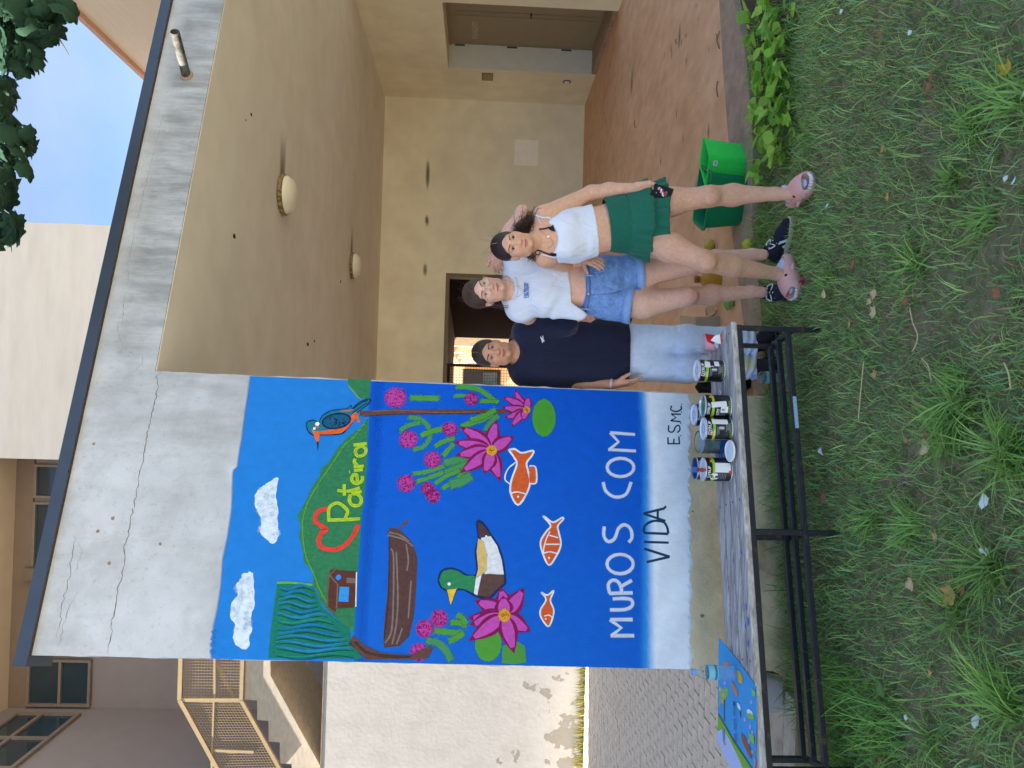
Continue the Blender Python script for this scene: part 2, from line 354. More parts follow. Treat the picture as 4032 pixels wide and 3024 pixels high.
# right wall with the recessed doors
yf = 12.19; yn = PX(2100, 27, XR).y; zt = PX(1766, 274, XR).z; DEP = .40
g = MB(); g.box((XR, 9.75, -.2), (XR+.6, yn, ZC)); g.box((XR, yf, -.2), (XR+.6, YB, ZC)); g.box((XR, yn, zt), (XR+.6, yf, ZC))
g.build('right_wall', M_cream, PB)
g = MB(); g.box((XR+.004, yf-.006, -.06), (XR+DEP, yf+.004, zt)); g.build('door_jamb', M_white, PB)
g = MB(); g.box((XR+.004, yn-.004, -.06), (XR+DEP, yn+.006, zt)); g.build('door_jamb', M_white, PB)
g = MB(); g.box((XR+.006, yn, -.2), (XR+DEP, yf, -.055)); g.build('door_sill', M_conc, PB)
dz0 = -.05
ym = (yn+yf)/2
for k, (y0, y1) in enumerate(((yn+.02, ym-.004), (ym+.004, yf-.02))):
    g = MB(); g.box((XR+DEP-.02, y0, dz0), (XR+DEP+.03, y1, zt-.05)); D = g.build('door', M_door, PB, bevel=.004)
    g = MB(); xx = XR+DEP-.028
    for q in ((y0+.05, y0+.07), (y1-.07, y1-.05)): g.box((xx, q[0], dz0+.06), (xx+.009, q[1], zt-.12))
    for q in (dz0+.05, zt-.13): g.box((xx+.001, y0+.05, q), (xx+.009, y1-.05, q+.02))
    g.build('door_moulding', M_door, D)
    if k == 1:
        for hz in (.28, 1.15, 1.98):
            g = MB(); g.tube([(XR+DEP-.03, y1+.012, hz), (XR+DEP-.03, y1+.012, hz+.16)], .013, 8); g.build('hinge', M_black, D)
        v, f = text_mesh("POLIVALENTE", .098, .001); g = MB()
        g.add([(XR+DEP-.0235, ym+.52-p[0]*.9, zt-.42+p[1]*1.25) for p in v], f); g.build('lettering', mat('pale_letters', L(190, 186, 172), .6), D)
    else:
        g = MB(); g.tube([(XR+DEP-.03, y1-.08, 1.0), (XR+DEP-.09, y1-.08, 1.0), (XR+DEP-.09, y1-.2, 1.0)], .012, 8); g.build('handle', M_black, D)
g = MB(); g.box((XR+DEP-.03, yn+.007, zt-.05), (XR+DEP+.03, yf-.007, zt)); g.build('door_head', M_door, PB)
# small fittings on the right wall
def on_right(name, c0, c1, th, mt): 
    p, q = PX(*c0, XR), PX(*c1, XR)
    g = MB(); g.box((XR-th, min(p.y, q.y), min(p.z, q.z)), (XR-.0005, max(p.y, q.y), max(p.z, q.z))); return g, (min(p.y, q.y), max(p.y, q.y), min(p.z, q.z), max(p.z, q.z))
VG = thing('vent_grille', 'small slatted metal vent grille on the cream wall beside the recessed doors', 'vent', PX(1915, 300, XR))
g, bb = on_right('f', (1897, 314), (1942, 288), .012, None)
g.build('frame', mat('grille_metal', L(122, 112, 88), .5), VG)
for i in range(6):
    z0 = bb[2]+.02+(bb[3]-bb[2]-.04)*i/6
    g = MB(); g.box((XR-.02, bb[0]+.02, z0), (XR-.0125, bb[1]-.02, z0+.016)); g.build('slat', mat('grille_slat', L(176, 160, 120), .5), VG)
BL = thing('bulkhead_lamp', 'tiny broken white wall fitting low on the cream wall near the recessed doors', 'wall fitting', PX(2232, 320, XR))
p = PX(2232, 321, XR); g = MB(); g.lathe([(.0, .05), (.03, .045), (.045, .02), (.05, 0)], p, 16, axis=(-1, 0, 0)); g.build('cover', M_white, BL, smooth=True)
g = MB(); g.lathe([(.066, .0), (.066, .014), (.05, .016)], p, 16, axis=(-1, 0, 0)); g.build('base_plate', mat('grille_metal', L(122, 112, 88)), BL, smooth='auto')
# skirting bead, expansion joints and soft dark marks on the porch surfaces
for k, (cx, cy, hl) in enumerate((((1000+1135/1.659), 1140/1.659, .32), ((1000+1130/1.659), 1440/1.659, .12), ((1000+1118/1.659), 1000+105/1.659, .14))):
    p = P(cx, cy, YB); n = 14
    g = MB(); v = []; c = []
    for i in range(n+1):
        t = i/n*2-1
        for j, wv in enumerate((-1, -.3, .3, 1)):
            v.append((p.x+t*hl, YB-.0012, p.z+wv*.045*(1-t*t)**.5+.0)); c.append((.05, .045, .04, .55*(1-t*t)**1.5*(1 if j in (1, 2) else 0)))
    g.add(v, [(i*4+j, i*4+j+1, i*4+j+5, i*4+j+4) for i in range(n) for j in range(3)], 0, c)
    g.build('dark_smear', mat('smear_dark', (0, 0, 0), .9, 0, attr=True, alpha=True), BW)
# ceiling lamps (opal dome on a rusty ring)
def ceiling_lamp(c, label, r=.176):
    t = thing('ceiling_lamp', label, 'lamp', c, 'dome lamps on the porch ceiling')
    g = MB(); g.lathe([(r*.96, 0), (r*1.02, -.01), (r*1.02, -.035), (r*.95, -.045)], c, 40)
    g.build('rim', mat('rusty_rim', L(150, 130, 96), .8, .4, 40, .3, 200, col2=L(96, 70, 40)), t, smooth='auto')
    g = MB(); g.lathe([(r*.95*math.cos(a), -.04-.1*math.sin(a)) for a in np.linspace(0, math.pi/2*.999, 12)], c, 40)
    g.build('dome', mat('opal_glass', L(226, 220, 200), .35, .02, spec=.5), t, smooth=True)
    # dark smear fading out sideways from the lamp
    v = []; cc = []; n = 12
    for i in range(n+1):
        t2 = i/n
        for j in (-1, -.4, .4, 1): v.append((c.x+r*.8+t2*.5, c.y+j*(.1+.06*t2), ZC-.0015)); cc.append((.04, .035, .03, .6*(1-t2)**1.5*(1 if abs(j) < .5 else 0)))
    g = MB(); g.add(v, [(i*4+j, i*4+j+1, i*4+j+5, i*4+j+4) for i in range(n) for j in range(3)], 0, cc); g.build('dark_smear', MATS['smear_dark'], t)
ceiling_lamp(PZ(1000+180/1.659, 767, ZC), 'larger-looking white dome ceiling lamp near the front of the porch')
ceiling_lamp(PZ(1000+635/1.659, 1046, ZC), 'smaller-looking white dome ceiling lamp further back, above the passage opening')
for k, (px, py, r) in enumerate(((f1(1640, 748)) + (.03,), (f1(1530, 1545)) + (.04,), (fa(352, 590)) + (.05,), (f1(1605, 785)) + (.014,), (fa(567, 180)) + (.04,), (fa(395, 570)) + (.03,))):
    c = PZ(px, py, ZC-.001); g = MB(); a0 = random.random()*6
    g.poly([(c.x+r*.5*math.cos(t+a0)*random.uniform(.6, 1.2), c.y+r*1.2*math.sin(t+a0)*random.uniform(.6, 1.1), ZC-.0015) for t in np.linspace(0, 6.28, 9)[:-1]])
    g.build('ceiling_blemish', M_dark, PB)
# rain spout
SP = thing('rain_spout', 'short grey weathered pipe spout sticking out of the roof edge', 'pipe', PWALL(732, 293))
b0 = PWALL(734, 297); tip = b0 + WN*.36 + Vector((.085, 0, -.03)); dirn = (tip-b0).normalized()
g = MB(); g.lathe([(.028, -.05), (.028, .31), (.024, .31), (.024, .02)], b0, 20, axis=dirn); g.build('pipe', mat('spout_metal', L(92, 92, 88), .8, .3, 14, .3, 80, col2=L(60, 56, 50)), SP, smooth='auto')
g = MB(); g.lathe([(.045, 0), (.04, .012), (.028, .014)], b0, 16, axis=WN); g.build('collar', M_conc, SP, smooth='auto')

# cracks: thin dark crevices on the wall face
M_crack = mat('crack_dark', L(104, 100, 97), .9, .3, 30)
def crack(pts, w0, seed):
    r = random.Random(seed); q = [wsz(*p) for p in pts]; out = []
    for i in range(len(q)-1):
        n = max(3, int(math.dist(q[i], q[i+1])/.018))
        for k in range(n): t = k/n; out.append((q[i][0]+(q[i+1][0]-q[i][0])*t+r.uniform(-.004, .004), q[i][1]+(q[i+1][1]-q[i][1])*t+r.uniform(-.006, .006)))
    out.append(q[-1]); g = MB(); v = []
    for i, (s, z) in enumerate(out):
        wd = .62*w0*r.uniform(.4, 1.3)*(1 if 2 < i < len(out)-3 else .4); v += [wall_pt(s, z-wd, .0008), wall_pt(s, z+wd, .0008)]
    g.add(v, [(2*i, 2*i+2, 2*i+3, 2*i+1) for i in range(len(out)-1)]); g.build('crack', M_crack, WALL)
crack([ff(1057, 765), ff(1022, 800), ff(1030, 890), ff(990, 1040), ff(960, 1190), ff(940, 1330), ff(910, 1440), ff(875, 1659), fe(845, 10), fe(820, 170), fe(790, 250), fe(800, 360), fe(750, 510), fe(735, 640), fe(708, 740), fe(715, 800), fe(685, 930)], .0035, 1)
crack([fe(480, 180), fe(455, 330), fe(445, 430), fe(430, 480), fe(400, 610), fe(385, 740), fe(360, 830)], .0022, 2)
crack([fe(495, 535), fe(435, 640), fe(400, 770), fe(365, 920)], .0018, 3)
crack([fe(480, 180), fe(520, 270), fe(490, 390), fe(440, 450)], .001, 4)
crack([ff(830, 240), ff(800, 340), ff(805, 390), ff(795, 460)], .0018, 5)
crack([ff(780, 400), ff(770, 500), ff(800, 600), ff(870, 655), ff(940, 655), ff(930, 720), ff(870, 780)], .0012, 6)
crack([f1(1080, 700), f1(1040, 850), f1(960, 1180), f1(920, 1350), f1(880, 1500), ff(840, 50), ff(830, 200)], .001, 7)
for (px, py, r) in ((fe(720, 65)) + (.011,), (fe(625, 150)) + (.011,), (fe(697, 352)) + (.011,), (fe(1022, 230)) + (.009,), (ff(615, 1240)) + (.009,), (fc(1240, 688)) + (.011,), (fc(1178, 22)) + (.006,)):
    s, z = wsz(px, py); g = MB(); g.poly([wall_pt(s+r*math.cos(t)*random.uniform(.7, 1.1), z+r*math.sin(t)*random.uniform(.7, 1.2), .001) for t in np.linspace(0, 6.28, 9)[:-1]])
    g.build('chipped_spot', mat('chip', L(140, 116, 104), .9, .2, 60), WALL)

# ----------------------------------------------------------------- passage and courtyard seen through the opening
PS = thing('passage_arcade', 'dark passage opening onto a sunlit row of concrete fins behind the porch', 'arcade', (1.5, 14, 0))
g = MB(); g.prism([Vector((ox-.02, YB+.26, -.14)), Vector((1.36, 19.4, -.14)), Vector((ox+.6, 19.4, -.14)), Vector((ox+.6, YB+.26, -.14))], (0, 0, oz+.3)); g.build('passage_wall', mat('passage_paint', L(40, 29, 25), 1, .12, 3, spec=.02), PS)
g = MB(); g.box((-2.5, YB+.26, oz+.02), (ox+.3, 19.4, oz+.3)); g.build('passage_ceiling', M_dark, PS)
M_peach = mat('peach_render', L(232, 206, 168), .85, .05, 2)
for Y in (20, 23.5, 27, 31):
    zt2 = P(1763, 1390, 20).z if Y == 20 else 2.42
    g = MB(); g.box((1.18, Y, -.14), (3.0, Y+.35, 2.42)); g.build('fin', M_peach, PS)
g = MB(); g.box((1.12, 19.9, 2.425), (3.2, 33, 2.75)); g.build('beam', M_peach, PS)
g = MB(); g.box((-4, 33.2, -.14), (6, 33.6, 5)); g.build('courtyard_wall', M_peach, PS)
a, b = P(1822, 1500, 33), P(1972, 1456, 33)
g = MB(); g.box((a.x-.3, 33.1, b.z), (b.x, 33.19, a.z)); wn = g.build('window', M_black, PS)
g = MB(); g.box((a.x-.2, 33.07, b.z+.15), (b.x-.12, 33.095, (a.z+b.z)/2-.05)); g.build('pane', M_glass, wn)
GT = thing('mesh_gate', 'dark brown steel gate with square wire mesh closing the passage opening', 'gate', (0, YB+.4, 0))
gx1 = P(1800, 1432, YB+.4).x; gx0 = -.8; gzt = P(1760, 1480, YB+.4).z
for q0, q1 in (((gx1-.05, YB+.38, -.1), (gx1, YB+.43, gzt)), ((gx0, YB+.38, -.1), (gx0+.05, YB+.43, gzt)), ((gx0+.05, YB+.381, gzt-.05), (gx1-.05, YB+.429, gzt)), ((gx0+.05, YB+.381, -.08), (gx1-.05, YB+.429, -.03))):
    g = MB(); g.box(q0, q1); g.build('frame_bar', M_dark, GT)
g = MB()
for i in range(int((gx1-gx0)/.05)): x = gx0+.05+i*.05; g.box((x-.003, YB+.4, -.03), (x+.003, YB+.406, gzt-.05))
for i in range(int((gzt)/.05)): z = i*.05; g.box((gx0+.05, YB+.4065, z-.003), (gx1-.05, YB+.4125, z+.003))
g.build('wire_mesh', M_dark, GT)

# ----------------------------------------------------------------- tower and buildings behind
a = P(283, 1811, 14.0); b = P(465, 889, 14.0)
TW = thing('tower_block', 'tall blank sunlit concrete tower rising behind the porch roof', 'building', (1, 14, 3.75))
tl = P(0, 1804, 14).x
g = MB(); g.box((min(a.x, tl)+.0, 14.0, 3.75), (b.x, 19.5, 15)); g.build('wall', add_streaks(M_towr, L(160, 148, 130), .35, 1.2, .5, None, None, .5, .8), TW)
XW = P(1700, 2802, 16).x; YW = 16.0
ZS = P(55, 2300, YW).z
WB = thing('classroom_block', 'shaded mauve school block with long aluminium window bands behind the mural wall', 'building', (-4, 16, 0))
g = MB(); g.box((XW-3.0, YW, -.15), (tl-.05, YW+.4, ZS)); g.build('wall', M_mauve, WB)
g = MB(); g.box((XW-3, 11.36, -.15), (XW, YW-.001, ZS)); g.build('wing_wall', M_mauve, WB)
g = MB(); g.box((XW-6, 11.0, ZS+.002), (XW+.9, YW-1.25, ZS+.5)); g.box((XW-6, YW-1.25, ZS+.002), (tl-.05, YW+.4, ZS+.5)); g.build('eaves', mat('eaves_paint', L(214, 190, 160), .85, .05, 1), WB)
zb0 = P(fe(595, 940)[0], fe(595, 940)[1], YW).z; zb1 = P(fe(192, 940)[0], fe(192, 940)[1], YW).z; zbm = P(fe(400, 940)[0], fe(400, 940)[1], YW).z
g = MB(); g.box((XW, YW-.06, zb1+.02), (tl-.06, YW-.001, ZS)); g.build('window_head', mat('head_paint', L(128, 110, 94), .8, .05, 2), WB)
M_frame = mat('window_frame', L(132, 116, 104), .5)
def window(x0, x1, parent, z0=zb0, z1=zb1, zm=zbm):
    g = MB(); t = .05
    for q in ((x0, z0, x1, z0+t), (x0, z1-t, x1, z1), (x0, zm-t/2, x1, zm+t/2)): g.box((q[0], YW-.1, q[1]), (q[2], YW-.002, q[3]))
    for xx in (x0, x1-t): g.box((xx+.001, YW-.102, z0+.001), (xx+t-.001, YW-.0025, z1-.001))
    o = g.build('window', M_frame, parent)
    for q in ((z0+t, zm-t/2), (zm+t/2, z1-t)):
        g = MB(); g.box((x0+t, YW-.04, q[0]), (x1-t, YW-.02, q[1])); g.build('pane', M_glass, o)
xa = [P(*fe(400, 1292), YW).x, P(*fe(400, 940), YW).x, P(*fe(400, 430), YW).x, P(*ff(400, 1600), YW).x, P(*ff(400, 1355), YW).x]
xa[0] = XW+.03
for i in range(4): window(xa[i]+.02, xa[i+1]-.06, WB)
g = MB(); xm = P(*fe(200, 405), YW).x; g.box((xm-.12, YW-.25, zb0), (xm+.12, YW-.105, ZS-.3)); g.build('mullion', mat('mullion_paint', L(116, 100, 84), .8), WB)
# wing windows on the side wall (facing right)
zl0 = P(*fe(1350, 1500), 13.0).z
for k, (y0, y1, z0, z1) in enumerate(((11.5, 13.2, zb0, zb1), (13.35, 15.6, zb0, zb1), (11.4, 13.4, P(fe(1350, 1605)[0], fe(1350, 1605)[1], 12.2).z, P(fe(1180, 1655)[0], fe(1180, 1655)[1], 11.8).z))):
    g = MB(); t = .07; zm = (z0+z1)/2+.1
    for q in ((y0, z0, y1, z0+t), (y0, z1-t, y1, z1), (y0, zm-t/2, y1, zm+t/2)): g.box((XW+.002, q[0], q[1]), (XW+.07, q[2], q[3]))
    for yy in (y0, y1-t, (y0+y1)/2): g.box((XW+.0025, yy+.001, z0+.001), (XW+.072, yy+t-.001, z1-.001))
    o = g.build('window', M_frame, WB)
    g = MB(); g.box((XW+.01, y0+t, z0+t), (XW+.03, y1-t, z1-t)); g.build('pane', M_glass, o)
# right-hand building with a receding eaves line
RX = 8.0; e0 = PX(594, 325, RX); e1 = PX(325, 72, RX)
RB = thing('gable_block', 'tan shaded block at the right edge with a straight receding roof line', 'building', (RX, 18, 0))
g = MB(); g.box((RX, 14.6, -.15), (RX+8, 42, e0.z-.12)); g.build('wall', mat('tan_render', L(188, 168, 144), .9, .05, 1, .15, 30, stretch=(1, .6, 4)), RB)
g = MB(); g.box((RX-.12, 14.5, e0.z-.118), (RX+8.1, 42.1, e0.z)); g.build('roof_edge', mat('roof_edge', L(168, 128, 104), .6), RB)
# unseen block added on the left to keep the lawn in shade
SB = thing('shade_block', 'plain cream block added left of the lawn to shade it, out of frame', 'building', (-12, 0, 0))
g = MB(); g.box((-11.5, -.2, -.15), (-8.2, 9.6, 11.2)); g.build('wall', mat('shade_block_render', L(196, 188, 172), .9, .05, 1), SB)
for k in range(3):
    for fl_ in range(3):
        y0 = .4+k*3.1; z0 = 1.2+fl_*3.8
        g = MB(); g.box((-8.199, y0, z0), (-8.15, y0+2.4, z0+1.6)); o = g.build('window', M_frame, SB)
        g = MB(); g.box((-8.149, y0+.08, z0+.08), (-8.14, y0+2.32, z0+1.52)); g.build('pane', M_glass, o)

# ----------------------------------------------------------------- peeling wall, weeds, stair
YP = 11.2
zp = P(*fb(450, 970), YP).z
M_peel = mat('peeling_paint', L(188, 183, 178), .85, .03, 3, .22, 16, col2=L(182, 177, 171), mask=(.45, .6))
def _peel(nt, b):
    src = b.inputs['Base Color'].links[0].from_socket
    t = nt.nodes.new("ShaderNodeTexCoord"); sp = nt.nodes.new("ShaderNodeSeparateXYZ"); nt.links.new(t.outputs['Object'], sp.inputs[0])
    nz = nt.nodes.new("ShaderNodeTexNoise"); nz.inputs['Scale'].default_value = 2.7; nz.inputs['Detail'].default_value = 6; nz.inputs['Roughness'].default_value = .55
    nt.links.new(t.outputs['Object'], nz.inputs['Vector'])
    h = nt.nodes.new("ShaderNodeMapRange"); h.inputs['From Min'].default_value = 0; h.inputs['From Max'].default_value = 1.7; h.inputs['To Min'].default_value = .12; h.inputs['To Max'].default_value = -.10
    nt.links.new(sp.outputs['Z'], h.inputs['Value'])
    ad = nt.nodes.new("ShaderNodeMath"); nt.links.new(nz.outputs[0], ad.inputs[0]); nt.links.new(h.outputs[0], ad.inputs[1])
    st = nt.nodes.new("ShaderNodeMapRange"); st.inputs['From Min'].default_value = .61; st.inputs['From Max'].default_value = .616; nt.links.new(ad.outputs[0], st.inputs['Value'])
    mx = nt.nodes.new("ShaderNodeMix"); mx.data_type = 'RGBA'; mx.inputs['B'].default_value = L(150, 144, 134)
    nt.links.new(st.outputs[0], mx.inputs['Factor']); nt.links.new(src, mx.inputs['A']); nt.links.new(mx.outputs['Result'], b.inputs['Base Color'])
tweak(M_peel, _peel); add_streaks(M_peel, L(168, 160, 150), .5, 3.2, .35, 1.2, 3.4, .45, .75)
PL = thing('peeling_wall', 'sunlit white wall with grey patches of peeling paint left of the mural', 'wall', (-4, YP, 0))
g = MB(); g.box((-5.64, YP, -.15), (-1.5, YP+.05, zp)); g.build('wall_face', M_peel, PL)
g = MB(); g.box((-5.64, YP-.01, zp), (-1.5, YP+.3, zp+.012)); g.build('wall_cap', M_conc, PL)
ST = thing('outdoor_stair', 'grey concrete stair flight above the peeling wall with beige mesh railing', 'stair', (-4, YP+.3, zp))
YS = YP+.32
def PS_(c, px, py, dy=0): p = P(*c(px, py), YS+dy); return p
M_stairc = mat('stair_concrete', L(186, 174, 156), .9, .12, 3, .35, 40, col2=L(206, 190, 166), mask=(.5, .75), stretch=(1, 1, 3))
low = [PS_(fb, 105, 940), PS_(fb, 105, 1070), PS_(fb, 430, 1660), PS_(fb, 560, 1900)]
low.insert(0, Vector((-1.6, YS, low[0].z)))
stp = [(-20, 1220), (-18, 1225), (20, 1228), (20, 1352), (93, 1358), (93, 1490), (165, 1496), (165, 1630), (240, 1634), (240, 1760), (315, 1766), (315, 1900)]
up = [PS_(fe, 1560, 1222)] + [PS_(fb, x, y) for x, y in stp[2:]]
up.insert(0, Vector((-1.6, YS, up[0].z)))
ring = low + up[::-1]
g = MB(); g.prism([Vector((p.x, YS, p.z)) for p in ring], (0, 1.6, 0)); g.build('flight', M_stairc, ST)
def rail(pts, name, wd=.05, par=None):
    g = MB()
    for i in range(len(pts)-1): g.bar(pts[i], pts[i+1], wd, wd)
    return g.build(name, M_beige, par or ST)
Y2 = -.03
tr = [PS_(fe, 1150, 900, Y2), PS_(fe, 1148, 1222, Y2), PS_(fe, 1400, 1680, Y2)]; tr[0].x = -1.6
br = [PS_(fe, 1552, 900, Y2), PS_(fe, 1540, 1226, Y2), PS_(fb, 170, 1670, Y2)]; br[0].x = -1.6
rail(tr, 'handrail', .06); rail(br, 'bottom_rail', .05)
rail([PS_(fe, 1150, 1222, Y2), PS_(fe, 1540, 1222, Y2)], 'post')
rail([PS_(fe, 1370, 945, Y2), PS_(fe, 1370, 1215, Y2)], 'post', .03)
rail([PS_(fe, 1365, 1545, Y2), PS_(fe, 1620, 1555, Y2)], 'post', .04)
rail([PS_(fe, 1365, 1230, Y2), PS_(fe, 1350, 1660, Y2)], 'mid_rail', .025)
rail([PS_(fe, 1365, 965, .4), PS_(fe, 1495, 1205, .4)], 'far_rail', .05)
def mesh_panel(q, step=.042, w_=.005):
    """square wire mesh filling a quad (corners: top-left, top-right, bottom-right, bottom-left)"""
    g = MB(); a, b, c, d = q
    nu = int((b-a).length/step); nv = int((d-a).length/step)
    for i in range(1, nu): t = i/nu; g.bar(a.lerp(b, t), d.lerp(c, t), w_)
    for i in range(1, nv): t = i/nv; g.bar(a.lerp(d, t)+Vector((0, .007, 0)), b.lerp(c, t)+Vector((0, .007, 0)), w_)
    return g.build('wire_mesh', M_beige, ST)
mesh_panel([tr[1], Vector((-2.2, tr[0].y, tr[0].z)), Vector((-2.2, br[0].y, br[0].z)), br[1]])
mesh_panel([tr[2], tr[1], br[1], br[2]])
M_weed = mat('dry_weed', L(150, 140, 60), .8, .3, 20)
g = MB()
for i in range(900):
    x = random.uniform(-5.4, -3.3); y = YP-.02-abs(random.gauss(0, .05)); h = random.uniform(.03, .2); a = random.random()*6.28
    o = Vector((x, y, -.075)); t = Vector((math.cos(a)*.03, -abs(math.sin(a))*.03, 0)); sd = Vector((math.cos(a+1.5)*.006, math.sin(a+1.5)*.006, 0))
    g.add([o-sd, o+sd, o+t+Vector((0, 0, h))], [(0, 1, 2)], random.choice((0, 0, 1)))
stuff(g.build('wall_weeds', [M_weed, mat('weed_green', L(96, 112, 44), .8, .3, 20)], recalc=False))

# ----------------------------------------------------------------- cobbled yard left of the mural wall
PV = struct(MB().add([(-9, 3.95, -.085), (-1.0, 3.95, -.085), (-1.0, 12, -.085), (-9, 12, -.085)], [(0, 1, 2, 3)]).build('pavement', mat('paving_sand', L(66, 58, 48), .95, .35, 12)))
M_stone = mat('paving_stone', L(236, 222, 204), .9, .14, 9, .5, 70, col2=L(216, 202, 184), mask=(.4, .65))
rs, cs = .132, .134
bmx = MB(); bmx.box((-.0625, -.0610, -.02), (.0625, .0610, .016)); st0 = None; cnt = 0; rest = MB()
for j in range(51):
    y = 4.57+j*rs
    for i in range(-4, 60):
        x = -5.95+i*cs+((j*.046) % cs)+random.uniform(-.003, .003)
        if x/y < -.545 or x/y > -.338 or y > 11.16: continue
        if cnt < 300:
            if st0 is None: st0 = bmx.build('paving_stone', M_stone, PV, bevel=.005); o = st0
            else: o = st0.copy(); COLL.objects.link(o); o.parent = PV
            o.location = (x, y+random.uniform(-.003, .003), -.083+random.uniform(-.003, .003)); o.rotation_euler = (random.uniform(-.015, .015), random.uniform(-.015, .015), random.uniform(-.04, .04)); cnt += 1
        else: z_ = -.067+random.uniform(-.003, .003); rest.box((x-.0625, y-.0610, z_-.03), (x+.0625, min(y+.0610, 11.19), z_))
stuff(rest.build('paving_stones', M_stone, PV))
print('stones', cnt)
for k, (x0, x1, y0, y1) in enumerate(((-3.1, -2.31, 3.98, 4.5), (-2.3, -1.5, 3.98, 4.5), (-3.1, -2.62, 3.2, 3.965), (-2.61, -2.05, 3.2, 3.965), (-2.04, -1.5, 3.42, 3.965))):
    g = MB(); g.box((x0+.006, y0+.006, -.1), (x1-.006, y1-.006, -.05+.003*k)); g.build('paving_slab', mat('slab', L(176, 168, 152), .9, .1, 6, .3, 60, col2=L(150, 142, 126), mask=(.45, .6)), PV, bevel=.006)
# ================================================================= THE MURAL (flat paint on the end wall)
def paint_mat(name, rough=.6, var=.10, scale=26):
    return mat(name, (1, 1, 1), rough, var, scale, .3, 130, attr=True, alpha=True, stretch=(1, 1, .7), spec=.12)
M_paint = add_wrinkle(paint_mat('mural_paint', .65, .17, 22), 70, .12, (1, 1, .35), .004); M_spray = add_wrinkle(paint_mat('spray_paint', .6, .07, 9), 60, .12, (.4, .4, 1), .004)
LAY = [0]
BASE = [.002]
def layer(): LAY[0] += 1; return BASE[0] + .00002*LAY[0]
def PaintAt(b): BASE[0] = b; LAY[0] = 0; return Paint()
class Paint(MB):
    """one painted figure: coloured flat shapes on the wall, each a hair above the last"""
    def flat(s, pts, col, wob=0., n=0):
        if n: pts = smooth_path(list(pts)+[pts[0]], n)[:-1]
        q = [wsz(*p) for p in pts]; o = layer()
        if wob: q = [(a+random.uniform(-wob, wob), b+random.uniform(-wob, wob)) for a, b in q]
        s.poly([wall_pt(a, b, o) for a, b in q], 0, col); return s
    def stroke(s, pts, wpx, col, soft=.15, n=5, alpha=1., taper=False):
        """brush stroke: ribbon along photo points, width in crop pixels converted on the wall"""
        q = [np.array(wsz(*p)) for p in (smooth_path(pts, n) if n else pts)]; o = layer()
        q = [np.array(a) for a in q]; v = []; c = []; N = len(q)
        for i in range(N):
            d = q[min(i+1, N-1)]-q[max(i-1, 0)]; d = d/(np.linalg.norm(d)+1e-9); nn = np.array((-d[1], d[0]))
            hw = wpx*PXW/2*random.uniform(.92, 1.06)
            if taper: hw *= .25+.75*math.sin(math.pi*min(max((i+.5)/N, .05), .95))
            for t, al in ((-1, 0), (-1+soft*2, 1), (1-soft*2, 1), (1, 0)):
                p = q[i]+nn*hw*t; v.append(wall_pt(p[0], p[1], o)); c.append((*col[:3], al*alpha*(0 if soft > .2 and i in (0, N-1) else 1)))
        s.add(v, [(i*4+j, i*4+j+1, i*4+j+5, i*4+j+4) for i in range(N-1) for j in range(3)], 0, c); return s
    def disc(s, c0, rx, ry, col, soft=.3, alpha=1., n=28, wob=.03):
        o = layer(); a, b = wsz(*c0); v = [wall_pt(a, b, o)]; c = [(*col[:3], alpha)]
        for rr, al in ((1-soft, alpha), (1, 0)):
            for k in range(n):
                t = 2*math.pi*k/n; w_ = rr*random.uniform(1-wob, 1+wob)
                v.append(wall_pt(a+ry*PXW*w_*math.cos(t), b+rx*PXW*w_*math.sin(t), o)); c.append((*col[:3], al))
        f = [(0, 1+k, 1+(k+1) % n) for k in range(n)] + [(1+k, 1+n+k, 1+n+(k+1) % n, 1+(k+1) % n) for k in range(n)]
        s.add(v, f, 0, c); return s
    def done(s, name, m=None): return s.build(name, m or M_paint, WALL, recalc=False)
PXW = abs(wsz(1500, 2100)[1]-wsz(1600, 2100)[1])/100      # metres on the wall per photo pixel
def C(cf, *pts): return [cf(*p) for p in pts]

# background: sky, water, pale band, built as a fine sheet whose lower edge is brushed out
top = C(ff, (1628, 788), (1615, 880), (1590, 1050), (1572, 1200), (1556, 1280), (1540, 1395), (1512, 1420), (1508, 1560), (1503, 1659)) + C(fe, (1462, 60), (1440, 200), (1412, 330), (1400, 500), (1378, 650), (1352, 760), (1338, 952))
ty = np.array([p[1] for p in top]); tx = np.array([p[0] for p in top])
horiz = C(fa, (768, 815), (757, 950), (745, 1230), (740, 1380), (715, 1659)) + C(fb, (690, 0), (675, 250), (650, 560), (640, 800), (650, 1000))
hy = np.array([p[1] for p in horiz]); hx = np.array([p[0] for p in horiz])
g = PaintAt(0.0012); v = []; c = []; NR, NCOL = 150, 90
edgeR = lambda x: np.interp(x, [640, 2740], [1465, 1550]); edgeL = lambda x: np.interp(x, [170, 2715], [2582, 2638])
c_sky = np.array(L(30, 118, 202)[:3]); c_wat = np.array(L(0, 84, 198)[:3]); c_wl = np.array(L(16, 96, 198)[:3]); c_pale = np.array(L(224, 234, 246)[:3]); c_mid = np.array(L(60, 150, 220)[:3])
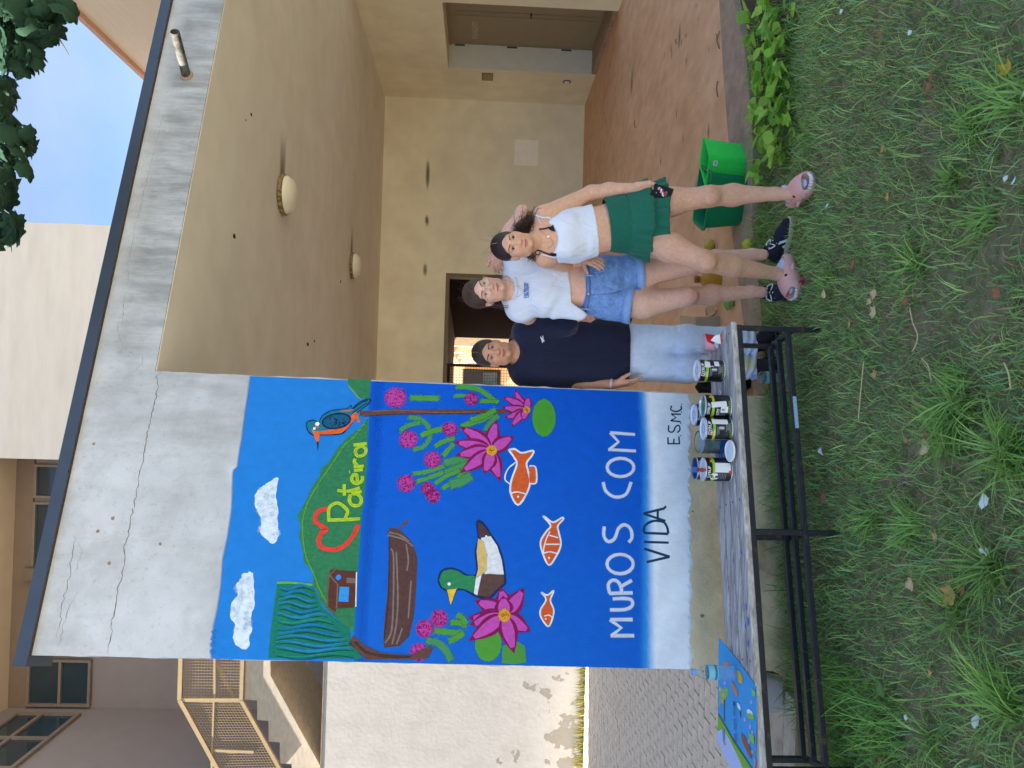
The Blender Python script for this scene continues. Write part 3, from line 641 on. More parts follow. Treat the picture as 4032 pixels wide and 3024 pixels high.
for j in range(NR+1):
    for i in range(NCOL+1):
        t = i/NCOL; x0 = 1000.; yy = edgeR(x0)+(edgeL(x0)-edgeR(x0))*t
        xt = np.interp(yy, ty, tx); xb = 2722+ (8 if t > .5 else 0) + 7*math.sin(yy*.05)
        u_ = j/NR
        x = xt+(xb-xt)*u_ if u_ > 0 else xt
        yy = edgeR(x)+(edgeL(x)-edgeR(x))*t
        yy = min(max(yy, edgeR(x)+2.5), edgeL(x)-2.5)
        fade0 = np.interp(t, [0, .25, 1], [2508, 2524, 2518]); fade1 = np.interp(t, [0, .25, 1], [2552, 2572, 2582])
        wat = c_wat*(1-t)+c_wl*t
        k = min(max((x-fade0)/(fade1-fade0), 0), 1); col = c_sky if x < np.interp(yy, hy, hx) else (wat*(1-2*k)+c_mid*2*k if k < .5 else c_mid*(2-2*k)+c_pale*(2*k-1))
        if x > 2590: col = c_pale*(.97+.05*math.sin(yy*.02+x*.03)) 
        al = 1.
        if j == 0 or x > 2716: al = 0. if j in (0, NR) else .6
        s_, z_ = wsz(x, yy); v.append(wall_pt(s_, z_, .0012)); c.append((*col, al))
g.add(v, [(j*(NCOL+1)+i, j*(NCOL+1)+i+1, (j+1)*(NCOL+1)+i+1, (j+1)*(NCOL+1)+i) for j in range(NR) for i in range(NCOL)], 0, c)
g.done('painted_sky_and_water', M_spray)
# crisp water polygon over the sheet's blurred horizon
g = PaintAt(0.0016); wl = horiz[:-1]+[(horiz[-2][0], edgeL(horiz[-2][0])-3)]
wl[0] = (wl[0][0], edgeR(wl[0][0])+3)
band = wl + [(p[0]+60, p[1]) for p in wl[::-1]]
band[-1] = (band[-1][0], edgeR(band[-1][0])+3); 
q = [wsz(*p) for p in band]; o = layer(); n_ = len(wl)
g.add([wall_pt(a, b, o) for a, b in q], [(i, i+1, 2*n_-2-i, 2*n_-1-i) for i in range(n_-1)], 0, [(*(c_wat*(1-t)+c_wl*t), 1) for t in np.linspace(0, 1, n_)]+[(*(c_wat*(1-t)+c_wl*t), 0) for t in np.linspace(1, 0, n_)])
q2 = [(p[0]-14, p[1]) for p in wl]; qq = [wsz(*p) for p in q2]; o = layer()
g.done('painted_waterline', M_spray)
# brushed lower edge
g = PaintAt(0.0018)
for i in range(170):
    yy = random.uniform(1553, 2630); x = 2712+random.uniform(-6, 6)
    g.stroke([(x-20, yy), (x+random.uniform(0, 14), yy+random.uniform(-4, 4))], random.uniform(3, 12), c_pale, .3, 0, alpha=.75)
for i in range(16):
    yy = random.uniform(2480, 2575); x0 = np.interp(yy, ty, tx)+6
    g.stroke([(x0-random.uniform(2, 9), yy), (x0+12, yy+random.uniform(-4, 4))], random.uniform(2, 5), c_sky, .1, 0)
g.done('brushed_edge', M_spray)

DG, LG, YG = L(46, 116, 80), L(96, 156, 66), L(158, 190, 44)
g = PaintAt(0.0018)
g.flat(C(fa, (748, 1070), (700, 1130), (620, 1190), (560, 1250), (520, 1310), (480, 1370), (440, 1400), (430, 1450), (385, 1510), (350, 1590), (315, 1659)) + C(fb, (275, 50), (300, 120), (285, 180), (310, 260), (320, 350), (375, 400), (380, 450), (375, 490), (400, 530), (430, 610), (520, 700), (605, 775), (640, 790), (650, 560), (675, 250), (690, 20)) + C(fa, (715, 1650), (740, 1380)), DG, 0)
hb = C(fa, (735, 1090), (660, 1190), (590, 1250), (540, 1330), (470, 1430), (400, 1540), (350, 1630)) + C(fb, (310, 90), (315, 200), (330, 300), (385, 430), (440, 560), (540, 690))
for i in range(120):
    k = random.randrange(len(hb)-1); t = random.random(); p = np.array(hb[k])*(1-t)+np.array(hb[k+1])*t; dx = random.uniform(0, 90)
    g.stroke([(p[0]+dx, p[1]+random.uniform(-30, 30)), (p[0]+dx+random.uniform(10, 40), p[1]+random.uniform(-20, 20)+5)], random.uniform(8, 22), L(random.randint(40, 80), random.randint(120, 150), random.randint(56, 76)), .4, 0, alpha=.5)
g.stroke(hb, 10, L(90, 160, 60), .3, 4, alpha=.7)
g.done('painted_hill')
g = PaintAt(0.0018); g.flat(C(fa, (612, 815), (612, 845), (632, 872), (660, 900), (690, 940), (755, 950), (766, 818)), DG); g.stroke(C(fa, (618, 860), (680, 935), (700, 948)), 6, LG); g.done('painted_hill')
# willow
g = PaintAt(0.0046); g.flat(C(fb, (150, 475), (250, 480), (370, 490), (395, 540), (430, 630), (520, 710), (610, 780), (620, 850), (660, 915), (700, 962), (95, 956), (105, 800), (120, 700)), L(22, 112, 92))
g.stroke(C(fb, (148, 478), (250, 478), (375, 492)), 10, LG)
for i in range(13):
    y0 = 500+i*36; base = [(130+0, y0+random.uniform(-8, 8))]; xm = np.interp(y0, [480, 540, 630, 780, 960], [370, 390, 420, 600, 690])
    pts = [(155-i*3+(xm-150)*t, y0+14*math.sin(t*7+i)+10*t) for t in np.linspace(0, 1, 8)]
    g.stroke(C(fb, *pts), random.uniform(10, 20), random.choice((L(26, 122, 178), L(40, 132, 190), L(30, 140, 130))), .3, 4, alpha=.75, taper=True)
    g.stroke(C(fb, *[(x+8, y+17) for x, y in pts]), 9, L(14, 86, 62), .3, 4, alpha=.7, taper=True)
g.done('painted_willow')
g = PaintAt(0.0046); BRN = L(92, 66, 60)
g.flat(C(fb, (635, 810), (700, 870), (800, 920), (900, 932), (1000, 938), (1130, 878), (1142, 900), (1110, 960), (1000, 965), (720, 968), (660, 910), (605, 868)), BRN); g.stroke(C(fb, (640, 850), (720, 920), (860, 948), (1000, 950)), 12, L(70, 50, 48), .3); g.done('painted_trunk')
g = PaintAt(0.0017); g.stroke(C(fa, (690, 1042), (760, 1040), (960, 1030), (1200, 1030), (1480, 1030), (1640, 1027)) + C(fd, (40, 1018)), 40/1.659, BRN, .1)
g.stroke(C(fa, (740, 1030), (960, 1022), (1200, 1036), (1500, 1030)), 8, L(122, 88, 74), .3); g.stroke(C(fa, (690, 1064), (960, 1048), (1480, 1044)), 5, L(64, 44, 42), .3); g.done('painted_branch')
# clouds
for pts in (C(fa, (40, 1530), (70, 1505), (100, 1490), (130, 1470), (160, 1467), (152, 1520), (146, 1590), (155, 1659)) + C(fb, (152, 100), (156, 170), (135, 222), (105, 222), (62, 180), (35, 145), (50, 80), (20, 20)) + C(fa, (2, 1620), (15, 1560)),
            C(fe, (1468, 640), (1470, 700), (1500, 750), (1488, 830), (1520, 890), (1560, 902), (1588, 880), (1590, 830), (1606, 770), (1600, 690), (1624, 610), (1616, 500), (1618, 430), (1590, 408), (1545, 430), (1530, 470), (1508, 490), (1520, 550), (1490, 590))):
    g = PaintAt(0.0016); g.flat(pts, L(196, 212, 230), .004, 3); cx = sum(p[0] for p in pts)/len(pts); cy = sum(p[1] for p in pts)/len(pts)
    for k in range(34):
        p = random.choice(pts); t = random.uniform(.3, .95); q = (cx+(p[0]-cx)*t, cy+(p[1]-cy)*t)
        g.disc(q, random.uniform(9, 18), random.uniform(9, 20), random.choice((L(222, 230, 240), L(206, 220, 238), L(190, 208, 230))), .85, .4)
    g.done('painted_cloud')
# house
g = PaintAt(0.0046)
g.flat(C(fb, (485, 402), (522, 380), (535, 398), (656, 405), (642, 636), (528, 640), (520, 672), (470, 635), (480, 500)), L(84, 50, 44))
g.flat(C(fb, (548, 503), (608, 505), (603, 600), (540, 597)), L(50, 140, 216)); g.disc(fb(540, 443), 11, 11, L(40, 130, 220), .1)
g.flat(C(fb, (592, 446), (656, 450), (655, 482), (590, 478)), L(112, 96, 90))
g.stroke(C(fb, (530, 380), (485, 430), (535, 490), (528, 640)), 7, L(110, 92, 88), .1, 0); g.stroke(C(fb, (470, 420), (470, 635), (520, 672)), 7, L(96, 84, 80), .1, 0); g.stroke(C(fb, (655, 410), (650, 630)), 5, L(216, 214, 210), .1, 0)
g.done('painted_house')
g = PaintAt(0.0046); g.stroke(C(fb, (472, 10), (425, 15), (397, 45), (395, 85), (425, 112), (462, 138), (432, 162), (415, 200), (425, 243), (470, 264), (530, 264), (585, 235), (635, 175), (668, 105)), 20, L(206, 62, 54), .08); g.done('painted_heart')
# lettering of the place name
g = PaintAt(0.0046); W_ = 15
for st in (C(fb, (470, 78), (570, 76), (678, 70)), C(fb, (478, 74), (478, 15)) + C(fa, (505, 1645), (540, 1628), (575, 1640)) + C(fb, (598, 20), (590, 50), (580, 72)),
           C(fa, (632, 1572), (624, 1610), (645, 1642), (690, 1640), (702, 1605), (680, 1572), (640, 1568)), C(fa, (636, 1566), (704, 1552)),
           C(fa, (545, 1546), (620, 1550), (692, 1528)), C(fa, (592, 1580), (590, 1505)), C(fa, (676, 1495), (672, 1448), (648, 1446), (640, 1478), (668, 1502), (706, 1484), (708, 1452)),
           C(fa, (655, 1416), (712, 1410)), C(fa, (622, 1426), (628, 1424)), C(fa, (652, 1392), (718, 1386)), C(fa, (682, 1390), (657, 1362), (662, 1338)),
           C(fa, (662, 1300), (682, 1322), (722, 1312), (732, 1276), (700, 1258), (668, 1276), (662, 1300)), C(fa, (652, 1250), (738, 1240))):
    g.stroke(st, W_, YG, .1, 4); g.stroke(st, W_*.4, L(176, 204, 60), .3, 4, alpha=.6)
g.done('painted_lettering')
# boat
g = PaintAt(0.002)
g.stroke(C(fb, (910, 142), (985, 80)), 12, L(92, 74, 72), .1, 0)
g.flat(C(fb, (850, 150), (876, 122), (935, 145), (985, 190), (1020, 240), (1042, 320), (1040, 450), (1030, 600), (1020, 700), (990, 820), (930, 880), (828, 892), (826, 830), (836, 680), (850, 560), (860, 300), (862, 190)), L(82, 58, 58), .001)
for st in (((875, 260), (890, 310), (890, 560), (878, 780), (838, 862)), ((908, 280), (918, 560), (908, 740), (882, 868)), ((852, 172), (955, 202), (1015, 245)), ((970, 230), (985, 330), (975, 402)), ((1002, 465), (985, 704)), ((946, 768), (910, 870)), ((860, 155), (935, 175), (990, 215))):
    g.stroke(C(fb, *st), 9, L(120, 104, 100), .2, 4)
g.stroke(C(fb, (862, 190), (858, 560), (832, 830)), 4, L(52, 36, 40), .2)
g.done('painted_boat')
# duck
g = PaintAt(0.0022); NV = L(22, 44, 92)
ol_ = C(fb, (1180, 460), (1200, 405), (1260, 390), (1310, 405), (1350, 430), (1412, 436), (1428, 390), (1418, 280), (1436, 190), (1425, 88), (1462, 105), (1512, 180), (1552, 240), (1582, 330), (1596, 425), (1598, 480), (1560, 512), (1500, 572), (1420, 560), (1350, 520), (1300, 515), (1230, 520), (1195, 500))
g.stroke(ol_+[ol_[0]], 14, NV, .15, 3)
g.flat(C(fb, (1182, 460), (1202, 408), (1260, 393), (1310, 408), (1350, 433), (1416, 440), (1405, 538), (1350, 520), (1300, 513), (1230, 519), (1197, 500)), L(44, 128, 84), 0, 3)
g.flat(C(fb, (1228, 522), (1296, 516), (1255, 625)), L(222, 186, 60)); g.stroke(C(fb, (1228, 524), (1255, 625), (1294, 520)), 5, NV, .2, 0)
g.flat(C(fb, (1448, 192), (1510, 180), (1550, 240), (1580, 330), (1594, 425), (1500, 422), (1470, 425), (1490, 300)), L(214, 218, 226))
g.flat(C(fb, (1430, 195), (1466, 212), (1487, 300), (1487, 400), (1452, 425), (1416, 444), (1430, 390), (1420, 280)), L(206, 180, 116))
for k in range(14): g.stroke(C(fb, (1435+random.random()*40, 215+k*13), (1450+random.random()*30, 235+k*13)), 5, L(222, 198, 140), .3, 0, alpha=.6)
g.flat(C(fb, (1452, 425), (1500, 420), (1592, 427), (1596, 480), (1558, 510), (1500, 570), (1422, 558)), L(90, 66, 64))
g.flat(C(fb, (1416, 448), (1452, 426), (1424, 558), (1402, 545)), L(216, 222, 230))
g.flat(C(fb, (1427, 92), (1460, 108), (1510, 178), (1437, 190)), L(80, 58, 60)); g.disc(fb(1245, 485), 7, 7, L(224, 236, 238), .2); g.disc(fb(1482, 182), 5, 5, L(226, 230, 236), .2)
g.done('painted_duck')
# kingfisher
g = PaintAt(0.0047); TL = L(26, 110, 136)
kb = C(fa, (345, 1120), (352, 1100), (390, 1090), (425, 1105), (450, 1060), (500, 1030), (560, 1020), (615, 1012), (634, 992), (640, 1018), (690, 972), (752, 950), (756, 966), (720, 1000), (655, 1048), (645, 1090), (600, 1150), (570, 1174), (500, 1180), (430, 1180), (388, 1182), (358, 1160))
g.stroke(kb+[kb[0]], 9, L(14, 34, 70), .2, 3); g.flat(kb, TL)
g.flat(C(fa, (378, 1150), (400, 1160), (440, 1158), (520, 1148), (600, 1098), (662, 1034), (682, 1050), (652, 1090), (604, 1148), (570, 1170), (500, 1180), (430, 1180), (392, 1180)), L(216, 92, 40))
g.flat(C(fa, (386, 1168), (432, 1166), (424, 1230), (410, 1230)), L(206, 96, 48)); g.flat(C(fa, (410, 1228), (424, 1228), (418, 1292)), L(30, 36, 60))
wg = [(540+92*math.cos(t), 1093+48*math.sin(t)-.12*92*math.cos(t)) for t in np.linspace(0, 6.28, 20)]
g.flat(C(fa, *wg), L(24, 84, 120)); g.stroke(C(fa, *(wg+[wg[0]])), 8, L(14, 34, 78), .2, 0)
for k in range(26): a = 490+random.random()*110; b = 1065+random.random()*60; g.stroke(C(fa, (a, b), (a+random.uniform(4, 12), b+random.uniform(-8, 14))), 5, L(14, 34, 78), .2, 0)
g.stroke(C(fa, (640, 1020), (700, 975), (745, 958)), 6, L(14, 50, 84), .2); g.stroke(C(fa, (640, 1045), (700, 1000), (738, 975)), 5, L(14, 50, 84), .2); g.stroke(C(fa, (565, 1030), (620, 1025), (650, 1018)), 6, L(190, 100, 60), .2)
g.stroke(C(fa, (400, 1130), (425, 1135)), 9, L(206, 100, 50), .2, 0); g.disc(fa(415, 1112), 9, 9, L(226, 236, 240), .15); g.disc(fa(396, 1142), 6, 6, L(216, 230, 236), .15)
g.stroke(C(fa, (662, 1036), (672, 1060), (688, 1104)), 12, L(206, 96, 46), .2)
g.done('painted_kingfisher')
# airbrushed stalks and round flower heads
GR = L(78, 150, 62); GR2 = L(70, 142, 88)
def stalks(lst, wd, col=GR, cf=fa):
    for st in lst: g.stroke(C(cf, *st), wd/1.65*1.25, col, .24, 5, alpha=.92)
g = PaintAt(0.0019)
stalks([((1010, 940), (1100, 942), (1225, 945))], 44); stalks([((1310, 868), (1400, 870), (1480, 890), (1560, 950), (1600, 975))], 40); stalks([((1300, 930), (1360, 926), (1410, 930))], 28); stalks([((1470, 962), (1540, 962), (1605, 965))], 34)
stalks([((1000, 1068), (1070, 1075), (1120, 1105), (1150, 1160), (1140, 1220), (1100, 1262), (1030, 1282)), ((945, 1160), (1010, 1120), (1100, 1100))], 36, GR2)
stalks([((1080, 1190), (1160, 1160), (1240, 1140)), ((1340, 1135), (1420, 1105), (1500, 1080), (1570, 1040)), ((1400, 1090), (1500, 1060), (1590, 1010))], 42); stalks([((1500, 1160), (1560, 1090), (1600, 1050))], 40, GR2)
stalks([((1175, 1262), (1240, 1225), (1320, 1200)), ((1230, 1325), (1270, 1280), (1310, 1235))], 36)
stalks([((1230, 1370), (1320, 1350), (1420, 1350)), ((1240, 1440), (1330, 1400), (1430, 1370))], 60, GR2); stalks([((1030, 1435), (1120, 1425), (1260, 1380)), ((1050, 1490), (1150, 1460), (1250, 1420)), ((1170, 1510), (1260, 1450), (1360, 1410)), ((1220, 1540), (1310, 1480), (1400, 1400))], 32); stalks([((1270, 1510), (1350, 1490), (1430, 1440))], 70, GR2)
g.done('painted_leaves', M_spray)
g = PaintAt(0.0019)
stalks([((1140, 782), (1240, 792), (1350, 800)), ((1245, 728), (1310, 735), (1366, 752)), ((1290, 676), (1330, 705), (1356, 750)), ((1232, 852), (1290, 830), (1345, 790))], 40, GR, fb); stalks([((1092, 842), (1170, 862), (1225, 910), (1262, 985))], 48, GR2, fb)
g.done('painted_leaves', M_spray)
for cf, x, y, r in ((fa, 925, 940, 84), (fa, 1420, 950, 52), (fa, 1010, 1212, 70), (fa, 1280, 1145, 58), (fa, 1168, 1345, 64), (fa, 995, 1500, 66), (fa, 1132, 1532, 48), (fa, 1172, 1580, 52), (fb, 1182, 705, 62), (fb, 1090, 770, 62), (fb, 1052, 920, 62)):
    g = PaintAt(0.0029); r = r/1.65; g.disc(cf(x, y), r, r, L(176, 66, 160), .35, .95)
    cx, cy = cf(x, y)
    for k in range(70):
        a = random.random()*6.28; q = r*.88*math.sqrt(random.random()); g.disc((cx+q*math.cos(a), cy+q*math.sin(a)), random.uniform(2, 4.4), random.uniform(2, 4.4), random.choice((L(140, 18, 82), L(160, 30, 100), L(120, 14, 70))), .25, .9, 7)
    g.done('painted_bloom', M_spray)
# water lilies
MG, PK = L(126, 22, 82), L(184, 76, 172)
def lily(cc, tips, cf, wd=34, core=30):
    g = PaintAt(0.0044); c0 = np.array(cc)
    for tp in tips:
        tp = np.array(tp); d = tp-c0; ln = np.linalg.norm(d); d = d/ln; n_ = np.array((-d[1], d[0])); bend = random.uniform(-.06, .06)*ln
        def leaf(sc, a0, a1):
            up = []; dn = []
            for t in np.linspace(a0, a1, 9):
                wv = wd*sc*math.sin(math.pi*t**.75)*(1-.15*t); m_ = c0+d*ln*t+n_*bend*math.sin(math.pi*t)
                up.append(tuple(m_+n_*wv)); dn.append(tuple(m_-n_*wv))
            return up+dn[::-1]
        g.flat(leaf(1, .05, 1), MG); g.flat(leaf(.62, .1, .84), PK)
        g.stroke([tuple(c0+d*ln*.2), tuple(c0+d*ln*.7)], 6, L(206, 116, 200), .45, 0, alpha=.7)
    g.disc(tuple(c0), core, core, L(206, 150, 46), .15, 1, 16, .08)
    for k in range(16): a = random.random()*6.28; q = core*.6*random.random(); g.disc((c0[0]+q*math.cos(a), c0[1]+q*math.sin(a)), 3, 3, L(170, 104, 30), .3, .8, 6)
    g.done('painted_water_lily')
lily(fa(1553, 1285), C(fa, (1587, 1080), (1340, 1128), (1300, 1228), (1312, 1318), (1345, 1432), (1612, 1488), (1700, 1190), (1500, 1440)), fa, 33, 24)
lily(fd(122, 1020), C(fd, (45, 882), (-40, 935), (-45, 1000), (-28, 1070), (18, 1134), (130, 930), (100, 1090)), fd, 20, 17)
g = PaintAt(0.0026); g.disc(fd(235, 1070), 85/1.659, 142/1.659, L(72, 152, 52), .06, 1, 40, .01)
for st in (((235, 960), (235, 1190)), ((235, 1010), (200, 1000)), ((235, 1010), (270, 1000)), ((235, 1050), (195, 1040)), ((235, 1050), (280, 1040)), ((235, 1090), (200, 1085)), ((235, 1090), (275, 1085))): g.stroke(C(fd, *st), 10, L(44, 120, 96), .4, 0, alpha=.8)
g.done('painted_lily_pad', M_spray)
g = PaintAt(0.0026); g.disc(fb(1495, 868), 85/1.62, 105/1.62, L(76, 148, 56), .06, 1, 36, .01); g.flat(C(fb, (1585, 880), (1650, 860)) + C(fc, (60, 850), (108, 880), (118, 985), (40, 998)) + C(fb, (1580, 990)), L(74, 142, 66)); g.done('painted_lily_pad', M_spray)
lily(fb(1598, 685), C(fb, (1570, 505), (1405, 592), (1362, 700), (1372, 745), (1368, 850)) + C(fc, (105, 508), (148, 790), (40, 930)) + C(fb, (1590, 560)), fb, 40, 26)
# fish
OR, WH = L(206, 92, 48), L(222, 226, 230)
def fish(outline, extra, strokes, eye, cf, wd):
    g = PaintAt(0.002); g.flat(outline, OR, 0, 4); g.stroke(outline+[outline[0]], wd, WH, .12, 4)
    for e in extra: g.flat(e, OR, 0, 3); g.stroke(e, wd*.8, WH, .12, 3)
    for st in strokes: g.stroke(st, wd*.7, WH, .12, 4)
    g.disc(eye, wd*.55, wd*.55, WH, .15, 1, 10); g.done('painted_fish')
fish(C(fd, (5, 1280), (45, 1275), (90, 1300), (165, 1285), (155, 1320), (122, 1365), (132, 1420), (145, 1490), (122, 1565), (66, 1640), (18, 1565), (22, 1480), (58, 1375), (40, 1330)),
     [C(fd, (140, 1385), (180, 1392), (188, 1470), (178, 1500), (142, 1500))], [C(fd, (18, 1565), (60, 1555), (125, 1570)), C(fd, (50, 1362), (0, 1405), (-20, 1470), (15, 1505))], fd(66, 1586), fd, 9)
fish(C(fc, (222, 52), (240, 60), (288, 92), (345, 62), (352, 74), (318, 115), (325, 160), (338, 230), (312, 300), (262, 365), (222, 290), (208, 215), (245, 150), (272, 112)), [], [C(fc, (265, 175), (320, 190)), C(fc, (240, 232), (330, 232)), C(fc, (225, 290), (268, 280), (316, 292)), C(fc, (268, 150), (248, 190), (232, 240), (225, 285))], fc(262, 318), fc, 8)
fish(C(fc, (212, 538), (252, 556), (292, 527), (272, 578), (272, 600), (292, 650), (285, 700), (257, 756), (212, 700), (207, 650), (238, 600), (240, 575)), [], [C(fc, (232, 690), (262, 684), (284, 700))], fc(241, 708), fc, 7)
# big white words and dark words
WHT = L(206, 216, 234); g = PaintAt(0.002); n_st = 0
el = lambda cf, x, y, rx, ry: C(cf, *[(x+rx*math.cos(t), y+ry*math.sin(t)) for t in np.linspace(0, 6.28, 17)])
for st, n in ((C(fc, (805, 815), (655, 815)), 0), (C(fc, (660, 815), (722, 765), (650, 712)), 0), (C(fc, (652, 712), (795, 712)), 0), (C(fc, (650, 650), (745, 648), (790, 625), (790, 590), (750, 578), (668, 580)), 4), (C(fc, (795, 542), (645, 545)), 0), (C(fc, (648, 545), (640, 490), (665, 462), (700, 470), (722, 510), (722, 545)), 4), (C(fc, (715, 505), (790, 462)), 0),
              (el(fc, 715, 358, 84, 62), 0), (C(fc, (614, 118), (612, 180), (640, 215), (680, 195), (706, 130), (745, 108), (782, 135), (790, 190), (770, 220)), 4),
              (C(fd, (622, 1490), (640, 1550), (700, 1588), (770, 1570), (805, 1490)), 4), (el(fd, 735, 1395, 88, 60), 0), (C(fd, (836, 1288), (655, 1278)), 0), (C(fd, (660, 1280), (722, 1228), (668, 1168)), 0), (C(fd, (668, 1168), (830, 1180)), 0)):
    g.stroke(st, 17, WHT, .2, n, alpha=.93); n_st += 1
    if n_st == 9: g.done('painted_words', M_spray); g = PaintAt(.002)
g.done('painted_words', M_spray)
g = PaintAt(0.002); NB = L(26, 62, 96)
for st, n in ((C(fc, (868, 260), (1032, 312)), 0), (C(fc, (1030, 312), (884, 346)), 0), (C(fc, (866, 217), (1025, 222)), 0), (C(fc, (868, 160), (1022, 166)), 0), (C(fc, (868, 160), (872, 115), (925, 84), (990, 90), (1015, 125), (1022, 164)), 4), (C(fc, (1004, 84), (862, 36)), 0), (C(fc, (864, 36), (995, 4)) + C(fd, (1032, 1648)), 0), (C(fc, (955, 66), (955, 18)), 0)):
    g.stroke(st, 11, NB, .12, n)
g.done('painted_words', M_spray)
g = PaintAt(0.002); NB = L(22, 40, 78)
for st, n in ((C(fd, (1045, 1240), (1122, 1240)), 0), (C(fd, (1046, 1244), (1044, 1198)), 0), (C(fd, (1082, 1242), (1084, 1206)), 0), (C(fd, (1120, 1244), (1116, 1192)), 0), (C(fd, (1126, 1188), (1131, 1186)), 0), (C(fd, (1050, 1120), (1050, 1158), (1078, 1162), (1096, 1128), (1118, 1122), (1122, 1150), (1106, 1168)), 4), (C(fd, (1126, 1108), (1131, 1106)), 0), (C(fd, (1128, 1096), (1062, 1090)), 0), (C(fd, (1062, 1090), (1098, 1070), (1066, 1046)), 0), (C(fd, (1066, 1046), (1130, 1048)), 0), (C(fd, (1130, 1034), (1135, 1032)), 0), (C(fd, (1068, 992), (1064, 1018), (1098, 1030), (1130, 1016), (1130, 992)), 4), (C(fd, (1132, 984), (1137, 982)), 0)):
    g.stroke(st, 7, NB, .12, n)
g.done('painted_words', M_spray)
# ================================================================= LAWN, LEAVES, LITTER, TREE
kx = [p.x for p in edge][::-1]; ky = [p.y for p in edge][::-1]
def lawn_end(x): return float(np.interp(x, kx, ky))
def blades(n, xr, yr, hr, wr, name, seed, cols, lean=(.2, .9), ok=None, kind='stuff', centres=None, spread=.03, seg=3):
    r = np.random.default_rng(seed)
    if centres is None:
        x = r.uniform(*xr, n); y = r.uniform(*yr, n)
    else:
        c = np.array(centres); k = r.integers(0, len(c), n); x = c[k, 0]+r.normal(0, spread, n); y = c[k, 1]+r.normal(0, spread, n)
    keep = np.array([ok(a, b) for a, b in zip(x, y)]) if ok else np.ones(n, bool)
    x, y = x[keep], y[keep]; n = len(x)
    clump = np.array([mnoise.noise(Vector((a*3.1, b*3.1, seed))) for a, b in zip(x, y)])
    h = r.uniform(*hr, n)*(1+.45*clump); wd = r.uniform(*wr, n)
    az = r.uniform(0, 2*np.pi, n)+clump*2; ln = r.uniform(*lean, n)
    if centres is not None: az = np.arctan2(y-c[k[keep], 1], x-c[k[keep], 0])+r.normal(0, .5, n); az = np.where(r.random(n) < .55, r.normal(2.2+seed*1.7, .7, n), az)
    z0 = np.array([gz(a, b) for a, b in zip(x, y)])-.012
    dx, dy = np.cos(az), np.sin(az); tw = r.uniform(-.7, .7, n); sx, sy = -np.sin(az+tw), np.cos(az+tw)
    V = []; ts = np.linspace(0, 1, seg+1)
    for t in ts:
        ang = ln*t*1.25; horiz = h*np.sin(ang)*t; vert = h*(np.sin(ang+1e-3)/(ang+1e-3))*t*np.cos(ang*.35)
        px, py, pz = x+dx*horiz, y+dy*horiz, z0+vert
        if t < 1:
            ww = wd*(1-t**1.6)*.5+.0003
            V += [np.stack((px-sx*ww, py-sy*ww, pz), 1), np.stack((px+sx*ww, py+sy*ww, pz), 1)]
        else: V.append(np.stack((px, py, pz), 1))
    m_ = 2*seg+1; V = np.stack(V, 1).reshape(-1, 3); base = np.arange(n)*m_
    quads = np.concatenate([np.stack((base+2*i, base+2*i+1, base+2*i+3, base+2*i+2), 1) for i in range(seg-1)]); tris = np.stack((base+2*seg-2, base+2*seg-1, base+2*seg), 1)
    me = bpy.data.meshes.new(name); me.vertices.add(len(V)); me.vertices.foreach_set('co', V.ravel().astype('f'))
    nl = quads.size+tris.size; me.loops.add(nl); me.loops.foreach_set('vertex_index', np.concatenate((quads.ravel(), tris.ravel())).astype('i'))
    me.polygons.add(len(quads)+len(tris)); st = np.concatenate((np.arange(len(quads))*4, len(quads)*4+np.arange(len(tris))*3)).astype('i'); me.polygons.foreach_set('loop_start', st)
    me.polygons.foreach_set('loop_total', np.concatenate((np.full(len(quads), 4), np.full(len(tris), 3))).astype('i'))
    cs_ = np.array([c[:3] for c in cols]); ck = cs_[r.integers(0, len(cols), n)]*r.uniform(.75, 1.25, (n, 1))*(1+.25*clump[:, None])
    tip = np.repeat(np.concatenate([np.repeat(ts[:-1], 2), [1]])[None], n, 0)
    C_ = ck[:, None, :]*(1+.0*tip[..., None]); C_ = np.concatenate((C_, np.ones((n, m_, 1))), 2)
    ca = me.color_attributes.new('Col', 'FLOAT_COLOR', 'POINT'); ca.data.foreach_set('color', C_.ravel())
    me.materials.append(M_grass); me.update(calc_edges=True); me.validate()
    me.polygons.foreach_set('use_smooth', [True]*len(me.polygons))
    o = bpy.data.objects.new(name, me); COLL.objects.link(o); o['kind'] = kind; return o
M_grass = mat('grass_blade', (1, 1, 1), .5, 0, attr=True, spec=.4)
def _tr(nt, b):
    src = b.inputs['Base Color'].links[0].from_socket; t = nt.nodes.new('ShaderNodeBsdfTranslucent'); mxs = nt.nodes.new('ShaderNodeMixShader'); mxs.inputs[0].default_value = .3
    nt.links.new(src, t.inputs[0]); nt.links.new(b.outputs[0], mxs.inputs[1]); nt.links.new(t.outputs[0], mxs.inputs[2]); nt.links.new(mxs.outputs[0], nt.nodes['Material Output'].inputs[0])
tweak(M_grass, _tr)
PAD = [(-1.45, 3.42)]
def in_view(x, y, mg=.12): return abs(x) < .53*y+mg and y > 1.7
def lawn_ok(x, y): return in_view(x, y) and y < lawn_end(x)-.01 and not (x < -1.52 and y > 3.35) and not (y > WO.y+x*WT.y/WT.x-.03 and x < 0)
def sparse(x, y):
    if not lawn_ok(x, y): return False
    v = mnoise.noise(Vector((x*2.2, y*2.2, 3.3)))+.5*mnoise.noise(Vector((x*6, y*6, 1.3)))
    p_ = 1.0 if y > 3.1 else .9
    return random.random() < min(1, max(.42, .92+v*1.2))*p_ and not (x > 1.15 and lawn_end(x)-.3 < y and random.random() < .6)
GC = [L(124, 168, 92), L(146, 186, 102), L(112, 158, 98), L(164, 198, 112), L(132, 174, 122), L(176, 198, 112)]
blades(84000, (-2.3, 2.4), (1.7, 5.0), (.018, .054), (.0022, .0046), 'lawn_grass', 1, GC+[L(150, 140, 92)], (.3, 1.3), sparse)
